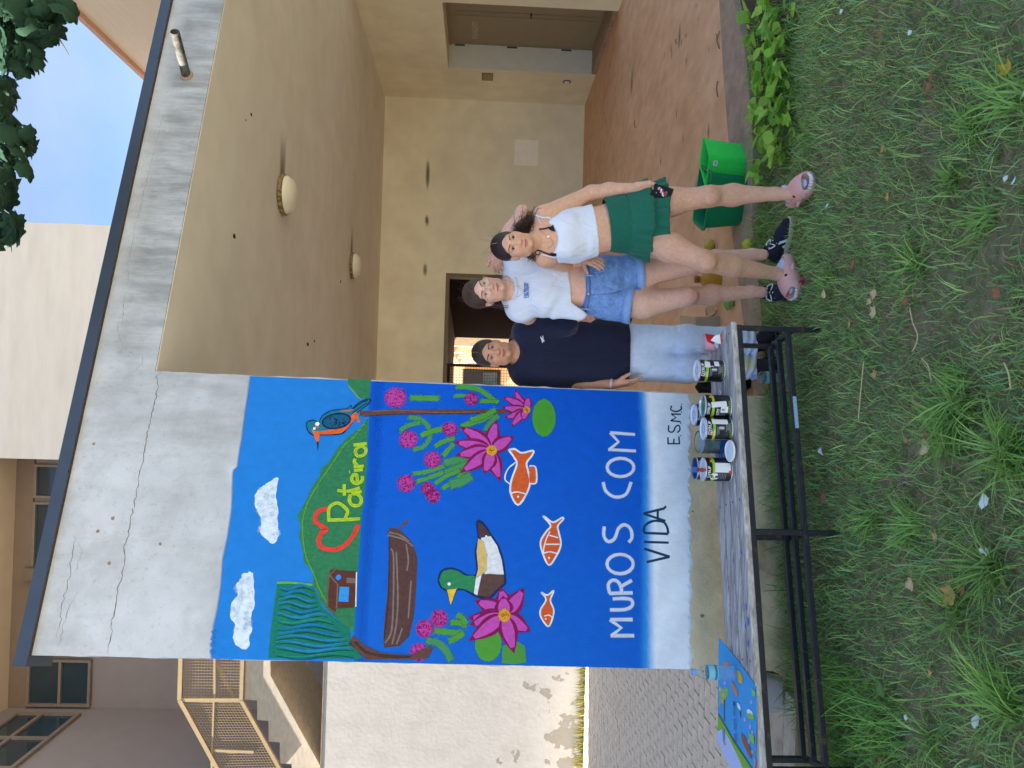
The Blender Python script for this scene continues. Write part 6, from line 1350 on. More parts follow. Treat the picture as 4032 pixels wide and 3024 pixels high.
def face_paint(V, Ch, s, R, skin, lip, hair, smile=.5, eye=(52, 34, 26), browt=1.):
    q = ((V-np.array(Ch)) @ R)/s; x, y, z = q.T; ax = np.abs(x); C_ = np.tile(np.array(skin), (len(V), 1)); fr = y < -.03
    def put(m_, c, a=1.): C_[m_] = C_[m_]*(1-a)+np.array(c)*a
    def soft(wt, c): C_[:] = C_*(1-wt[:, None])+np.array(c)*wt[:, None]
    soft(np.exp(-(((ax-.038)/.018)**2+((z+.022)/.016)**2))*fr*.32, np.array(skin)*[1.02, .66, .64]); soft(np.exp(-((x/.012)**2+((z+.03)/.012)**2))*fr*.25, np.array(skin)*[1.02, .72, .68])
    soft(np.exp(-(((ax-.031)/.017)**2+((z-.004)/.011)**2))*fr*.35, np.array(skin)*[.70, .60, .58])
    dx = (ax-.031)/.0145; up = .0056*np.clip(1-dx*dx, 0, 1); dn = .0042*np.clip(1-dx*dx, 0, 1); zz = z-.0042; ins_ = (np.abs(dx) < 1) & fr & (y < -.055)
    put(ins_ & (zz > up*.7) & (zz < up+.0034), (.014, .010, .008), .95); put(ins_ & (zz < -dn*.8) & (zz > -dn-.0012), np.array(skin)*.4, .5)
    e_ = ins_ & (zz < up) & (zz > -dn); put(e_, (.40, .36, .34)); ir = (ax-.031)**2+(zz-.0008)**2 < .0066**2; put(e_ & ir, L(*eye)[:3]); put(e_ & ((ax-.031)**2+(zz-.0008)**2 < .0034**2), (.006, .005, .005)); put(e_ & ((x-np.sign(x)*.031-.002)**2+(zz-.003)**2 < .0011**2), (.8, .8, .8))
    t = (ax-.012)/.040; bz = .0235+.0075*np.sin(np.clip(t, 0, 1)*2.2)-.004*np.clip(t-.6, 0, 1); bw = .0039*browt*(1-.6*np.clip(t, 0, 1)); put((t > 0) & (t < 1) & (np.abs(z-bz) < bw) & fr, np.array(hair)*.6, .92)
    cz = -.0625+.006*smile*(ax/.023)**2; ins_ = (ax < .0245) & fr & (y < -.06); lu = .0068*np.clip(1-(ax/.0245)**2, 0, 1)**.6; ll = .0086*np.clip(1-(ax/.0235)**2, 0, 1)**.6
    put(ins_ & (z-cz < lu) & (z-cz > -ll), lip, .8); put((ax < .026) & fr & (np.abs(z-cz) < .0011), np.array(lip)*.22, .85)
    put((np.abs(ax-.0078) < .0034) & (np.abs(z+.0385) < .002) & fr & (y < -.085), np.array(skin)*.25, .8)
    return C_
def hair_cap(Ch, s, R, thick=.010, face=((0, -.088, -.030), (.066, .072, .104)), low=-.05, vol=(1, 1, 1)):
    Ch = np.array(Ch); g = lambda *p: Ch+R @ (np.array(p)*s); S = SDF(); S.ell(g(0, .016, .036), np.array((.071+thick, .090+thick, .082+thick))*s*np.array(vol), R, .01); S.ell(g(0, .045, -.01), np.array((.064, .055, .07))*s, R, .03)
    S.ell(g(*face[0]), np.array(face[1])*s, R, .006, 's')
    for q in (-1, 1): S.ell(g(q*.078, -.012, -.022), np.array((.022, .035, .036))*s, R, .006, 's')
    S.plane(g(0, 0, low), R @ np.array((0, 0, -1.))); return S
def hair_mat(nm, c1, c2): 
    return mat(nm, c1, .42, .3, 5, .35, 60, stretch=(26, 26, 3), col2=c2, mask=(.42, .62), spec=.45)
def combed(name, m_, parent, Ch, s, R, n, seed, thick, face, part=0., side=1.78, back=-1.0, jit=.03, rad=.0007):
    r = np.random.default_rng(seed); g = MB(); c0 = np.array((0, .016, .036)); E = np.array((.071+thick, .090+thick, .082+thick)); fc, fr_ = np.array(face[0]), np.array(face[1])
    for k in range(n):
        sg = 1 if k % 2 else -1; a0 = r.uniform(-.9, .98); b1 = back+r.normal(0, .22); pts = []; lift = r.uniform(.995, 1.03); w0 = r.normal(0, jit)
        for t in np.linspace(0, 1, 11):
            a = a0*(1-t)+b1*t+w0*math.sin(t*3); th = part+sg*side*t*r.uniform(.985, 1.015); p = c0+E*lift*np.array((math.sin(th), -math.sin(a)*math.cos(th)-.12*0, math.cos(a)*math.cos(th)))
            if th*sg > 1.35: p[1] += (abs(th)-1.35)*.05
            if (((p-fc)/fr_)**2).sum() < 1.0: break
            pts.append(np.array(Ch)+R @ (p*s))
        if len(pts) > 4: g.tube(pts, rad, 4, caps=False)
    return g.build(name, m_, parent, smooth=True, recalc=False)
def strands(name, m_, parent, roots, fn, rad=.0007):
    g = MB()
    for r_ in roots: g.tube(fn(r_), rad, 4, caps=False)
    return g.build(name, m_, parent, smooth=True, recalc=False)
def hand(S, W, d, n, th, size=1., curl=(.25, .35, .3), spread=.012, thumb=None, wr=.024, lens=(.070, .078, .073, .057), fr=.0083):
    """wrist W, finger direction d, palm normal n; th=+1/-1 picks the thumb side"""
    W = np.array(W); d = np.array(Vector(d).normalized()); n = np.array(n); n = n-d*(n @ d); n = n/np.linalg.norm(n); sd = np.cross(d, n)*th
    S.cap(W-d*.03, W+d*.012, wr, wr*.92, .9, .02)
    for i in range(4):
        off = (1.5-i)*.0185*size; kn = W+d*(.082-.004*abs(i-1.2))*size+sd*off; S.cap(W+d*.012+sd*off*.55, kn, .0165*size, .0125*size, 1, .012)
        p = kn; ang = 0; sp = (1.5-i)*spread
        for j in range(3):
            ang += curl[j]*(1+.08*i); dd = d*math.cos(ang)+n*math.sin(ang)+sd*sp*(1 if j == 0 else .3); dd = dd/np.linalg.norm(dd); ln = lens[i]*size*(.46, .30, .24)[j]; q = p+dd*ln
            S.cap(p, q, fr*size*(1.05-.08*j), fr*size*(.97-.1*j), 1, .0035); p = q
    td = thumb if thumb is not None else (d*.62+sd*.72+n*.25); td = np.array(td)/np.linalg.norm(td); a = W+d*.018*size+sd*.020*size; b = a+td*.042*size; td2 = td*.8+d*.45; td2 /= np.linalg.norm(td2); c = b+td2*.030*size; e = c+td2*.022*size
    S.cap(a, b, .0155*size, .0115*size, 1, .012); S.cap(b, c, .0112*size, .0098*size, 1, .004); S.cap(c, e, .0098*size, .0082*size, 1, .004)
def merge(parts):
    V = []; F = []; C_ = []; o = 0
    for v, f, c in parts: V.append(v); F.append(f+o); C_.append(c if c.ndim == 2 else np.tile(c, (len(v), 1))); o += len(v)
    return np.concatenate(V), np.concatenate(F), np.concatenate(C_)
def tone(V, skin, spots):
    C_ = np.tile(np.array(skin), (len(V), 1))
    for c, r, mul, a in spots:
        w_ = np.exp(-((V-np.array(c))**2).sum(1)/r**2)*a; C_ = C_*(1-w_[:, None])+np.array(skin)*np.array(mul)*w_[:, None]
    return C_
v3 = lambda p: np.array(p)
# ---- footwear
def frame2(az): f = np.array((math.sin(az), -math.cos(az), 0)); return f, np.array((f[1]*-1*-1, -f[0], 0))*-1
def sneaker(parent, A, az, mats, stripes=True, size=1., laces=True):
    """A: point on the ground under the ankle; az: 0 points at the viewer, + to the viewer's right"""
    A = np.array(A); f = np.array((math.sin(az), -math.cos(az), 0)); sd = np.array((f[1], -f[0], 0))*-1; z = np.array((0, 0, 1)); q = lambda a, b, c: A+(f*a+sd*b+z*c)*size
    S = SDF(); S.cap(q(-.035, 0, .045), q(.02, 0, .052), .036*size, .037*size, 1, .02); S.cap(q(-.012, 0, .05), q(-.012, 0, .098), .037*size, .037*size, 1, .02); S.cap(q(.01, 0, .055), q(.10, .002, .036), .036*size, .037*size, 1, .03); S.cap(q(.10, .004, .034), q(.155, .004, .03), .04*size, .030*size, 1, .03)
    S.ell(q(-.012, 0, .125), np.array((.030, .030, .04))*size, None, .004, 's'); S.plane(q(0, 0, .014), -z)
    V, F = S.mesh(.0042); o = np_obj('sneaker', V, F, mats[0], parent)
    ol = []
    for t in np.linspace(0, 2*math.pi, 33)[:-1]:
        a = .058+.138*math.cos(t); b = (.044-.008*math.cos(t+2.6))*math.copysign(abs(math.sin(t))**.75, math.sin(t)); ol.append(q(a, b, .0))
    g = MB(); g.prism([Vector(p) for p in ol], Vector((0, 0, .026*size))); g.build('sole', mats[1], o, bevel=.004)
    if laces:
        g = MB()
        for i in range(5):
            a = .028+i*.021; h = .093-.0105*i; 
            for sg in (-1, 1): g.tube([q(a, sg*.026, h-.012), q(a+.008, 0, h+.002), q(a+.016, -sg*.026, h-.018)], .0042*size, 5)
        for sg in (-1, 1): g.tube(smooth_path([q(.026, 0, .095), q(.02, sg*.03, .105), q(.045, sg*.045, .085), q(.04, sg*.01, .09)], 4), .0035*size, 5); g.tube([q(.026, 0, .094), q(.055, sg*.03, .07)], .003*size, 5)
        g.build('laces', mats[2], o, smooth=True)
    if stripes:
        for sg in (-1, 1):
            for i in range(2):
                a0 = .015+i*.034; g = MB(); g.add([q(a0, sg*.0385, .066), q(a0+.017, sg*.0390, .062), q(a0+.036, sg*.0425, .028), q(a0+.018, sg*.0415, .028)], [(0, 1, 2, 3)]); 
                g.add([q(a0, sg*.036, .066), q(a0+.017, sg*.036, .062), q(a0+.036, sg*.039, .028), q(a0+.018, sg*.039, .028)], [(0, 1, 2, 3)]); g.build('stripe', mats[2], o, recalc=False)
    return o
M_pink = mat('pink_foam', L(220, 164, 158), .55, .04, 12, .05, 120); M_pinkd = mat('pink_sole', L(206, 152, 146), .6, .04, 12)
M_tooth = mat('foam_tooth', L(236, 230, 232), .5); M_sock = mat('lavender_sock', L(190, 194, 222), .8, .08, 60, .2, 300); M_eye = mat('black_eye', L(16, 14, 16), .3); M_mouth = mat('mouth_inside', L(120, 70, 84), .7)
def shark_slide(parent, A, az, label):
    A = np.array(A); f = np.array((math.sin(az), -math.cos(az), 0)); sd = np.array((f[1], -f[0], 0))*-1; z = np.array((0, 0, 1)); q = lambda a, b, c: A+f*a+sd*b+z*c; R = np.stack((sd, f, z), 1)
    S = SDF(); S.cap(q(-.05, 0, .024), q(.13, 0, .026), .050, .056, 1, .02); S.ell(q(.085, 0, .046), (.056, .092, .052), R, .03); S.ell(q(.15, 0, .03), (.050, .040, .028), R, .03)
    S.ell(q(-.03, 0, .072), (.040, .085, .040), R, .008, 's'); S.ell(q(.168, 0, .050), (.043, .066, .021), R, .006, 's'); S.plane(q(0, 0, .002), -z)
    V, F = S.mesh(.0042); o = np_obj('shark_slide', V, F, M_pink, parent); 
    S = SDF(); S.ell(q(.105, 0, .046), (.035, .06, .021), R); V, F = S.mesh(.005); np_obj('sock_toe', V, F, M_sock, o)
    S = SDF(); S.ell(q(.0, 0, .045), (.036, .075, .03), R); S.cap(q(.012, 0, .06), q(.018, 0, .098), .037, .036, 1, .03); S.plane(q(.0, 0, .098), f*-.55+z); V, F = S.mesh(.005); np_obj('sock', V, F, M_sock, o)
    g = MB()
    for i in range(7):
        t = (i-3)/3.3; a = .165+.050*math.sqrt(max(0, 1-(t*.93)**2))*.62; g.lathe([(.0078, -.004), (.0065, .005), (.002, .0125)], Vector(q(a-.004, t*.040, .030+.005*abs(t))), 8, axis=Vector(z+f*.15))
    for i in range(6):
        t = (i-2.5)/3; g.lathe([(.0072, -.003), (.006, .004), (.002, .011)], Vector(q(.122+.030*(1-t*t), t*.042, .0755-.008*t*t)), 8, axis=Vector(-z+f*.3))
    g.build('teeth', M_tooth, o, smooth=True)
    for sg in (-1, 1):
        S = SDF(); S.ell(q(.088, sg*.046, .072), (.0075, .0105, .0105), R); V, F = S.mesh(.0025); np_obj('eye', V, F, M_eye, o)
        S = SDF(); S.cap(q(.05, sg*.05, .032), q(.03, sg*.078, .036), .014, .005, 1, .01); V, F = S.mesh(.004); np_obj('side_fin', V, F, M_pink, o)
    S = SDF(); S.cap(q(.06, 0, .092), q(.04, 0, .118), .010, .004, 1, .01); V, F = S.mesh(.003); np_obj('back_fin', V, F, M_pink, o)
    return o
# ----------------------------------------------------------------- right: woman in white top and green skirt
SK3, SK2, SK1 = np.array(L(208, 162, 136)[:3]), np.array(L(216, 172, 152)[:3]), np.array(L(200, 150, 124)[:3])
def J(x, y, Y): return np.array(P(x, y, Y))
def fold(amp, sc_, seed, st=(1, 1, .45)): return lambda X, Y, Z: amp*(vnoise(X*st[0], Y*st[1], Z*st[2], sc_, seed)+.5*vnoise(X*st[0], Y*st[1], Z*st[2], sc_*2.3, seed+1))
M_ws = mat('white_cotton', L(214, 220, 236), .85, .03, 20, .12, 500, sheen=.2); add_wrinkle(M_ws, 9, .55, (1, 1, .55)); M_green = mat('green_crepe', L(18, 96, 78), .8, .1, 30, .35, 160, sheen=.15); M_blk = mat('black_cloth2', L(22, 24, 34), .8, .1, 40)
D3 = 3.88
W3 = thing('person', 'woman in white strap top and dark green ruffled skirt, holding a phone at her side', 'person', P(3120, 920, 3.9))
Ch, s3, R3 = J(2022, 967, D3-.03), .90, rotm(.02, .0, .02); nb = J(2148, 930, D3+.03)
H = head_sdf(Ch, s3, R3, nb, .047, .6, .95); V, F = H.mesh(.0024); parts = [(V, F, face_paint(V, Ch, s3, R3, SK3, L(176, 92, 88)[:3], L(34, 24, 20)[:3], .6))]
B = SDF(); shL, shR = J(2138, 848, D3+.03), J(2142, 1014, D3+.05)
B.cap(J(2120, 940, D3+.03), nb, .048, .052, .95, .03); B.cap(nb, shL, .040, .042, 1, .04); B.cap(nb, shR, .040, .042, 1, .04)
B.cap(J(2185, 935, D3+.05), J(2262, 925, D3+.05), .125, .118, .66, .05); B.cap(J(2262, 925, D3+.05), J(2360, 903, D3+.04), .118, .108, .68, .05); B.cap(J(2360, 903, D3+.04), J(2460, 880, D3+.04), .106, .122, .68, .04); B.cap(J(2460, 880, D3+.04), J(2520, 872, D3+.05), .122, .118, .72, .04)
for y in (888, 972): B.ell(J(2228, y, D3-.018), (.05, .042, .055), None, .05)
elL, wrL = J(2326, 759, D3+.06), J(2500, 739, D3-.05)
B.cap(shL, elL, .046, .036, 1, .03); B.cap(elL, J(2400, 748, D3+.02), .037, .036, 1, .02); B.cap(J(2400, 748, D3+.02), wrL, .036, .0235, 1, .02)
elR = J(2262, 1062, 4.2); B.cap(shR, elR, .045, .037, 1, .03); B.cap(elR, J(2292, 1012, 4.06), .034, .025, 1, .02)
kL, aL_ = J(2792, 773, D3-.04), J(3052, 764, 3.83); kR, aR_ = J(2778, 1030, D3-.10), J(3050, 1077, 3.93)
B.cap(J(2520, 826, D3+.04), J(2640, 795, D3), .072, .068, 1, .04); B.cap(J(2640, 795, D3), kL, .068, .050, 1, .04); B.cap(kL, J(2885, 768, D3-.01), .050, .0535, 1, .03); B.cap(J(2885, 768, D3-.01), aL_, .0535, .032, 1, .03); B.ell(J(2798, 776, D3-.085), (.032, .02, .04), None, .03)
B.cap(J(2520, 922, D3+.04), J(2640, 975, D3-.04), .076, .071, 1, .04); B.cap(J(2640, 975, D3-.04), kR, .071, .051, 1, .04); B.cap(kR, J(2880, 1048, D3-.02), .050, .0545, 1, .03); B.cap(J(2880, 1048, D3-.02), aR_, .0545, .032, 1, .03); B.ell(J(2784, 1032, D3-.145), (.032, .02, .04), None, .03)
B.cap(aL_, J(3110, 766, 3.80), .032, .030, 1, .02); B.cap(aR_, J(3098, 1090, 3.92), .032, .03, 1, .02)
B.ell(J(2400, 898, D3-.075), (.007, .02, .006), None, .006, 's')
V, F = B.mesh(.0062); parts.append((V, F, tone(V, SK3, [(kL+(0, -.05, 0), .045, (.94, .82, .8), .6), (kR+(0, -.05, 0), .045, (.94, .82, .8), .6), (elL, .05, (.95, .85, .82), .5)])))
HD = SDF(); hand(HD, wrL, J(2600, 733, D3-.085)-wrL, (-.75, -.45, -.1), 1, 1.0, (.35, .75, .7), .004, thumb=(J(2580, 772, D3-.12)-J(2530, 748, D3-.07)), wr=.0245)
V, F = HD.mesh(.0032); parts.append((V, F, tone(V, SK3*.97, [])))
HD = SDF(); w_ = J(2296, 1010, 4.03); hand(HD, w_, J(2352, 1032, 3.965)-w_, (-.35, .75, -.2), -1, .92, (.12, .25, .25), .02, wr=.024); V, F = HD.mesh(.0034); parts.append((V, F, SK3*.86))
V, F, C_ = merge(parts); np_obj('body', V, F, M_skin, W3, C_)
# top
T = SDF(); T.p = [q for q in B.p if q[0] == 'c' and q[1][2] > J(2390, 900, D3)[2]-.02 and q[2][2] > J(2480, 880, D3)[2] and q[5] < .9 and q[3] > .1][:3]+[q for q in B.p if q[0] == 'e' and abs(q[2][0]-.05) < 1e-6]
hn = np.cross(J(2334, 806, D3)-J(2364, 1012, D3), (0, 1, 0)); hn = hn if hn[2] < 0 else -hn
T.plane(J(2349, 910, D3), hn); T.ell(J(2128, 946, D3-.02), (.088, .3, .085), None, .01, 's'); 
for y in (815, 1062): T.ell(J(2140, y, D3+.03), (.075, .3, .085), None, .012, 's')
T.plane(J(2156, 930, D3), (0, 0, 1)); V, F = T.mesh(.0055, .009, fold(.0055, 10, 3, (.45, .45, 1.7))); np_obj('strap_top', V, F, M_ws, W3, relax=1)
def onbody(x, y, off=.006, Y0=D3, S=None):      # point on the front of the body along the sight line
    a, d = np.array(CAMP), np.array(ray(x, y)); t = (Y0-.3)/d[1]; S = S or B
    for _ in range(60):
        p = a+d*t; v = float(S.value(p[0].reshape(1, 1, 1), p[1].reshape(1, 1, 1), p[2].reshape(1, 1, 1))[0, 0, 0])-off
        if v < .0008: break
        t += max(v*.6, .001)
    return Vector(p)
c1 = crop(1820, 660, 3.072); c2 = crop(1820, 1000, 3.072)
def strap(pts, r, m_, par, nm='strap', n=5, S=None, off=.004):
    q = [onbody(*c1(*p), off, D3, S) for p in pts]; MB().tube(smooth_path(q, n), r, 6).build(nm, m_, par, smooth=True)
strap([(892, 575), (920, 588), (985, 604), (1045, 606), (1085, 630)], .004, M_ws, W3); strap([(955, 1050), (1000, 1058), (1060, 1075), (1110, 1085), (1140, 1080)], .004, M_ws, W3); strap([(905, 600), (930, 640), (945, 680)], .002, M_ws, W3)
strap([(900, 1000), (940, 1005), (1000, 1030), (1070, 1055), (1110, 1065)], .0035, M_blk, W3, 'bikini_strap'); strap([(930, 742), (1000, 738), (1060, 718)], .0035, M_blk, W3, 'bikini_strap'); strap([(900, 1005), (885, 1030), (905, 1055), (940, 1045), (935, 1010)], .002, M_blk, W3, 'bikini_bow')
for tri in (((1040, 735), (1100, 690), (1125, 775), (1070, 760)), ((1060, 1035), (1140, 1040), (1138, 1072), (1100, 1068))):
    q = [onbody(*c1(*p), .0045) for p in tri]; MB().prism(q, (0, -.0025, 0)).build('bikini_cup', M_blk, W3)
strap([(940, 760), (985, 790), (1040, 830), (1090, 880), (1098, 920), (1080, 955), (1030, 980)], .0012, mat('gold_chain', L(206, 170, 110), .3, 0, metal=.8), W3, 'necklace', 5)
p = onbody(*c1(1040, 834), .006); MB().lathe([(.0005, .002), (.006, .0015), (.006, 0)], p, 12, axis=(0, -1, 0)).build('pendant', mat('pearl', L(236, 230, 220), .25), W3)
# skirt: smocked yoke and two ruffle tiers
def tier(name, c0, c1_, r0, r1, pleats, amp, seed, ysq=.74, nseg=144, rows=10, smock=False, tilt=0.):
    rr = np.random.default_rng(seed); ph = rr.uniform(0, 6.28, 6); V = []; n = nseg
    def ring(t, inner):
        c = c0+(c1_-c0)*t; th = np.arange(n)/n*2*np.pi; r = r0+(r1-r0)*t**.85
        if smock: bump = .0035*(np.sin(th*46+2*np.sin(t*40))*np.sin(t*rows*np.pi*.9)+.4*np.sin(th*23+t*50))
        else: bump = amp*(t**.7)*(np.sin(th*pleats+ph[0]+.6*np.sin(th*3+ph[1]))+.5*np.sin(th*pleats*.47+ph[2])+.35*np.sin(th*pleats*2.1+ph[3]+2*t))
        r = r+bump-(.0035 if inner else 0)
        hem = (.0035*np.sin(th*pleats*.5+ph[4])+.006*np.sin(th*3+ph[5]))*(t**3) if not smock else 0
        return np.stack((c[0]+r*np.sin(th), c[1]-r*ysq*np.cos(th), c[2]+hem+tilt*np.sin(th)+0*th), 1)
    R_ = rows*(4 if smock else 1)+1; ts = np.linspace(0, 1, R_); V = [ring(t, False) for t in ts]+[ring(t, True) for t in ts[::-1]]
    F = [(j*n+i, j*n+(i+1) % n, (j+1)*n+(i+1) % n, (j+1)*n+i) for j in range(len(V)-1) for i in range(n)]+[((len(V)-1)*n+i, (len(V)-1)*n+(i+1) % n, (i+1) % n, i) for i in range(n)]
    g = MB(); g.add(np.concatenate(V), F); return g.build(name, M_green, W3, smooth=True)
k0, k1, k2, k3 = J(2388, 886, D3+.04), J(2474, 876, D3+.04), J(2548, 866, D3+.04), J(2612, 856, D3+.04)
tier('smocked_waistband', k0, k1, .132, .160, 0, 0, 1, .78, 180, 10, True, .022); tier('skirt_tier', k1+(0, 0, .012), k2, .160, .208, 19, .0095, 2, .80, tilt=.016); tier('skirt_tier', k2+(0, 0, .026), k3, .160, .198, 17, .0085, 3, .82, tilt=.014)
# phone
pc = J(2607, 757, D3-.115); PH = thing('phone', 'phone in a dark patterned case held in the hand of the woman in green', 'phone', pc)
ax_ = np.array(Vector(J(2640, 768, D3-.115)-J(2570, 748, D3-.115)).normalized()); fn_ = np.array(Vector((-.45, -.88, .15)).normalized()); sd_ = np.cross(ax_, fn_); sd_ /= np.linalg.norm(sd_); fn_ = np.cross(sd_, ax_)
g = MB(); g.obox(pc, Vector(ax_*.05), Vector(sd_*.031), Vector(fn_*.005)); g.build('case', M_blk, PH, bevel=.004)
rr = random.Random(4)
for i in range(9):
    c = Vector(pc+ax_*rr.uniform(-.035, .02)+sd_*rr.uniform(-.02, .02)+fn_*(.0052 if fn_[1] < 0 else -.0052)); sgn = 1 if fn_[1] < 0 else -1; r = rr.uniform(.005, .012)
    MB().poly([c+Vector(fn_*sgn*.0002*(i+1))+Vector(ax_*r*math.cos(q)*rr.uniform(.6, 1.3)+sd_*r*math.sin(q)*rr.uniform(.6, 1.3)) for q in np.linspace(0, 6.28, 8)[:-1]]).build('case_pattern', mat('petal_%d' % (i % 3), L(*((206, 150, 160), (226, 206, 208), (120, 50, 60))[i % 3]), .35), PH, recalc=False)
# hair
M_h3 = hair_mat('dark_hair', L(24, 18, 17), L(44, 32, 28)); M_h3b = hair_mat('brown_curls', L(44, 30, 24), L(84, 58, 44))
HC = hair_cap(Ch, s3, R3, .0085, ((0, -.093, -.034), (.064, .070, .108)), -.06); V, F = HC.mesh(.0036); ho = np_obj('hair', V, F, M_h3, W3, relax=1)
g3 = lambda *p: np.array(Ch)+R3 @ (np.array(p)*s3)
combed('hair_strands', hair_mat('strand_tone', L(52, 40, 36), L(30, 22, 20)), ho, Ch, s3, R3, 260, 31, .0085, ((0, -.093, -.034), (.064, .070, .108)))  # combed strands in a second hair tone
MB().tube([g3(0, -.066, .094), g3(.001, -.040, .114), g3(.002, -.005, .1265)], .0016, 5).build('hair_parting', mat('scalp', L(176, 140, 120), .6), ho)
def curl(r_):
    a, ln, ph, rad, dz = r_; n = 22; out = []
    for i in range(n): t = i/(n-1); out.append(a+np.array((dz[0]*t, dz[1]*t, -ln*t+dz[2]*t*t))+rad*(.4+t)*np.array((math.cos(ph+t*13), math.sin(ph+t*13)*.8, .4*math.sin(ph+t*9))))
    return out
rr = np.random.default_rng(5); hb_ = J(2060, 905, D3+.05)
roots = [(hb_+rr.normal(0, .016, 3)+np.array((0, 0, .03)), rr.uniform(.06, .15), rr.uniform(0, 6.28), rr.uniform(.006, .014), np.array((rr.uniform(-.015, .09), rr.uniform(-.045, .03), rr.uniform(0, .05)))) for _ in range(300)]
strands('curly_ponytail', M_h3b, W3, roots, curl, .001)
hb2 = J(2075, 1008, D3+.03); roots = [(hb2+rr.normal(0, .008, 3), rr.uniform(.03, .05), rr.uniform(0, 6.28), rr.uniform(.004, .009), np.array((rr.uniform(-.02, .015), rr.uniform(-.03, .01), 0))) for _ in range(22)]
strands('loose_curls', M_h3b, W3, roots, curl, .0013)
def flyaway(Chh, s_, R_, n, m_, par, seed, lmax=.05, up=.02):
    r = np.random.default_rng(seed); rt = []
    for _ in range(n):
        th = r.uniform(-2.6, 2.6); el_ = r.uniform(.2, 1.4); dirv = np.array((math.sin(th)*math.cos(el_), math.cos(th)*math.cos(el_)*.6+.1, math.sin(el_))); rt.append((np.array(Chh)+R_ @ (np.array((0, .016, .036))+dirv*np.array((.078, .098, .088)))*s_, R_ @ dirv, r.uniform(.3, 1)*lmax, r.normal(0, 1, 3)))
    strands('flyaway_hair', m_, par, rt, lambda q: smooth_path([q[0]-q[1]*.004, q[0]+q[1]*q[2]*.4+q[3]*.006, q[0]+q[1]*q[2]*.7+q[3]*.018], 4), .00035)
flyaway(Ch, s3, R3, 40, M_h3b, W3, 3)
zg = lambda p: np.array((p[0], p[1], gz(p[0], p[1])+.012))
shark_slide(W3, zg(J(3125, 765, 3.86)), .12, ''); shark_slide(W3, zg(J(3095, 1062, 3.97)), -.95, '')

# ----------------------------------------------------------------- middle: woman in white T-shirt and denim shorts
D2 = 4.13
W2 = thing('person', 'woman with round glasses in white T-shirt and blue denim shorts, one arm raised', 'person', P(3040, 1120, D2))
Ch, s2, R2 = J(1913, 1149, D2-.02), .95, rotm(.17, .10, .03); nb = J(2022, 1138, D2+.03)
H = head_sdf(Ch, s2, R2, nb, .049, .25, .95); V, F = H.mesh(.0025); parts = [(V, F, face_paint(V, Ch, s2, R2, SK2, L(190, 104, 104)[:3], L(66, 46, 36)[:3], .25, (70, 80, 76)))]
B = SDF(); shL, shR = J(2040, 1020, D2+.05), J(2052, 1218, D2+.10)
B.cap(J(2000, 1140, D2+.03), nb, .05, .055, .95, .03); B.cap(nb, shL, .04, .045, 1, .04); B.cap(nb, shR, .04, .045, 1, .04)
B.cap(J(2080, 1135, D2+.06), J(2170, 1132, D2+.05), .135, .125, .62, .05); B.cap(J(2170, 1132, D2+.05), J(2275, 1124, D2+.04), .122, .106, .68, .05); B.cap(J(2275, 1124, D2+.04), J(2380, 1128, D2+.05), .108, .146, .7, .05); B.cap(J(2380, 1128, D2+.05), J(2430, 1132, D2+.06), .146, .13, .74, .05)
elL = J(2058, 838, D2+.16); wrL = J(1955, 972, D2+.16); B.cap(shL, elL, .047, .040, 1, .03); B.cap(elL, J(2010, 905, D2+.17), .040, .037, 1, .02); B.cap(J(2010, 905, D2+.17), wrL, .037, .026, 1, .02)
B.cap(shR, J(2150, 1330, 4.62), .045, .038, 1, .03)
kL, aL_ = J(2728, 1043, D2-.03), J(2960, 1003, D2+.02); kR, aR_ = J(2702, 1168, D2-.04), J(2955, 1150, D2)
for h0, h1, k_, cf_, a_ in ((J(2420, 1083, D2+.05), J(2530, 1076, D2+.02), kL, J(2815, 1024, D2+.02), aL_), (J(2420, 1185, D2+.05), J(2530, 1196, D2+.01), kR, J(2800, 1160, D2+.01), aR_)):
    B.cap(h0, h1, .088, .075, 1, .05); B.cap(h1, k_, .075, .051, 1, .04); B.cap(k_, cf_, .048, .052, 1, .03); B.cap(cf_, a_, .052, .032, 1, .03); B.ell(k_+(0, -.046, -.004), (.033, .02, .042), None, .03); B.cap(a_, a_+np.array((0, -.01, -.06)), .033, .03, 1, .02)
B.ell(J(2297, 1146, D2-.055), (.006, .02, .0075), None, .006, 's')
V, F = B.mesh(.0062); parts.append((V, F, tone(V, SK2, [(kL+(0, -.05, 0), .05, (.95, .78, .76), .7), (kR+(0, -.05, 0), .05, (.95, .78, .76), .7), (elL, .06, (1, .82, .8), .5), (J(2800, 1160, D2-.06), .12, (.95, .85, .88), .5)])))
HD = SDF(); hand(HD, wrL, J(1956, 1080, D2+.10)-wrL, (.1, .8, -.55), -1, .98, (.2, .3, .3), .02, wr=.026); V, F = HD.mesh(.0032); c = tone(V, SK2*np.array((1, .86, .86)), []); tipm = V[:, 0] < J(1958, 1070, D2+.1)[0]; c[tipm] = np.array(L(120, 150, 180)[:3]); parts.append((V, F, c))
V, F, C_ = merge(parts); np_obj('body', V, F, M_skin, W2, C_)
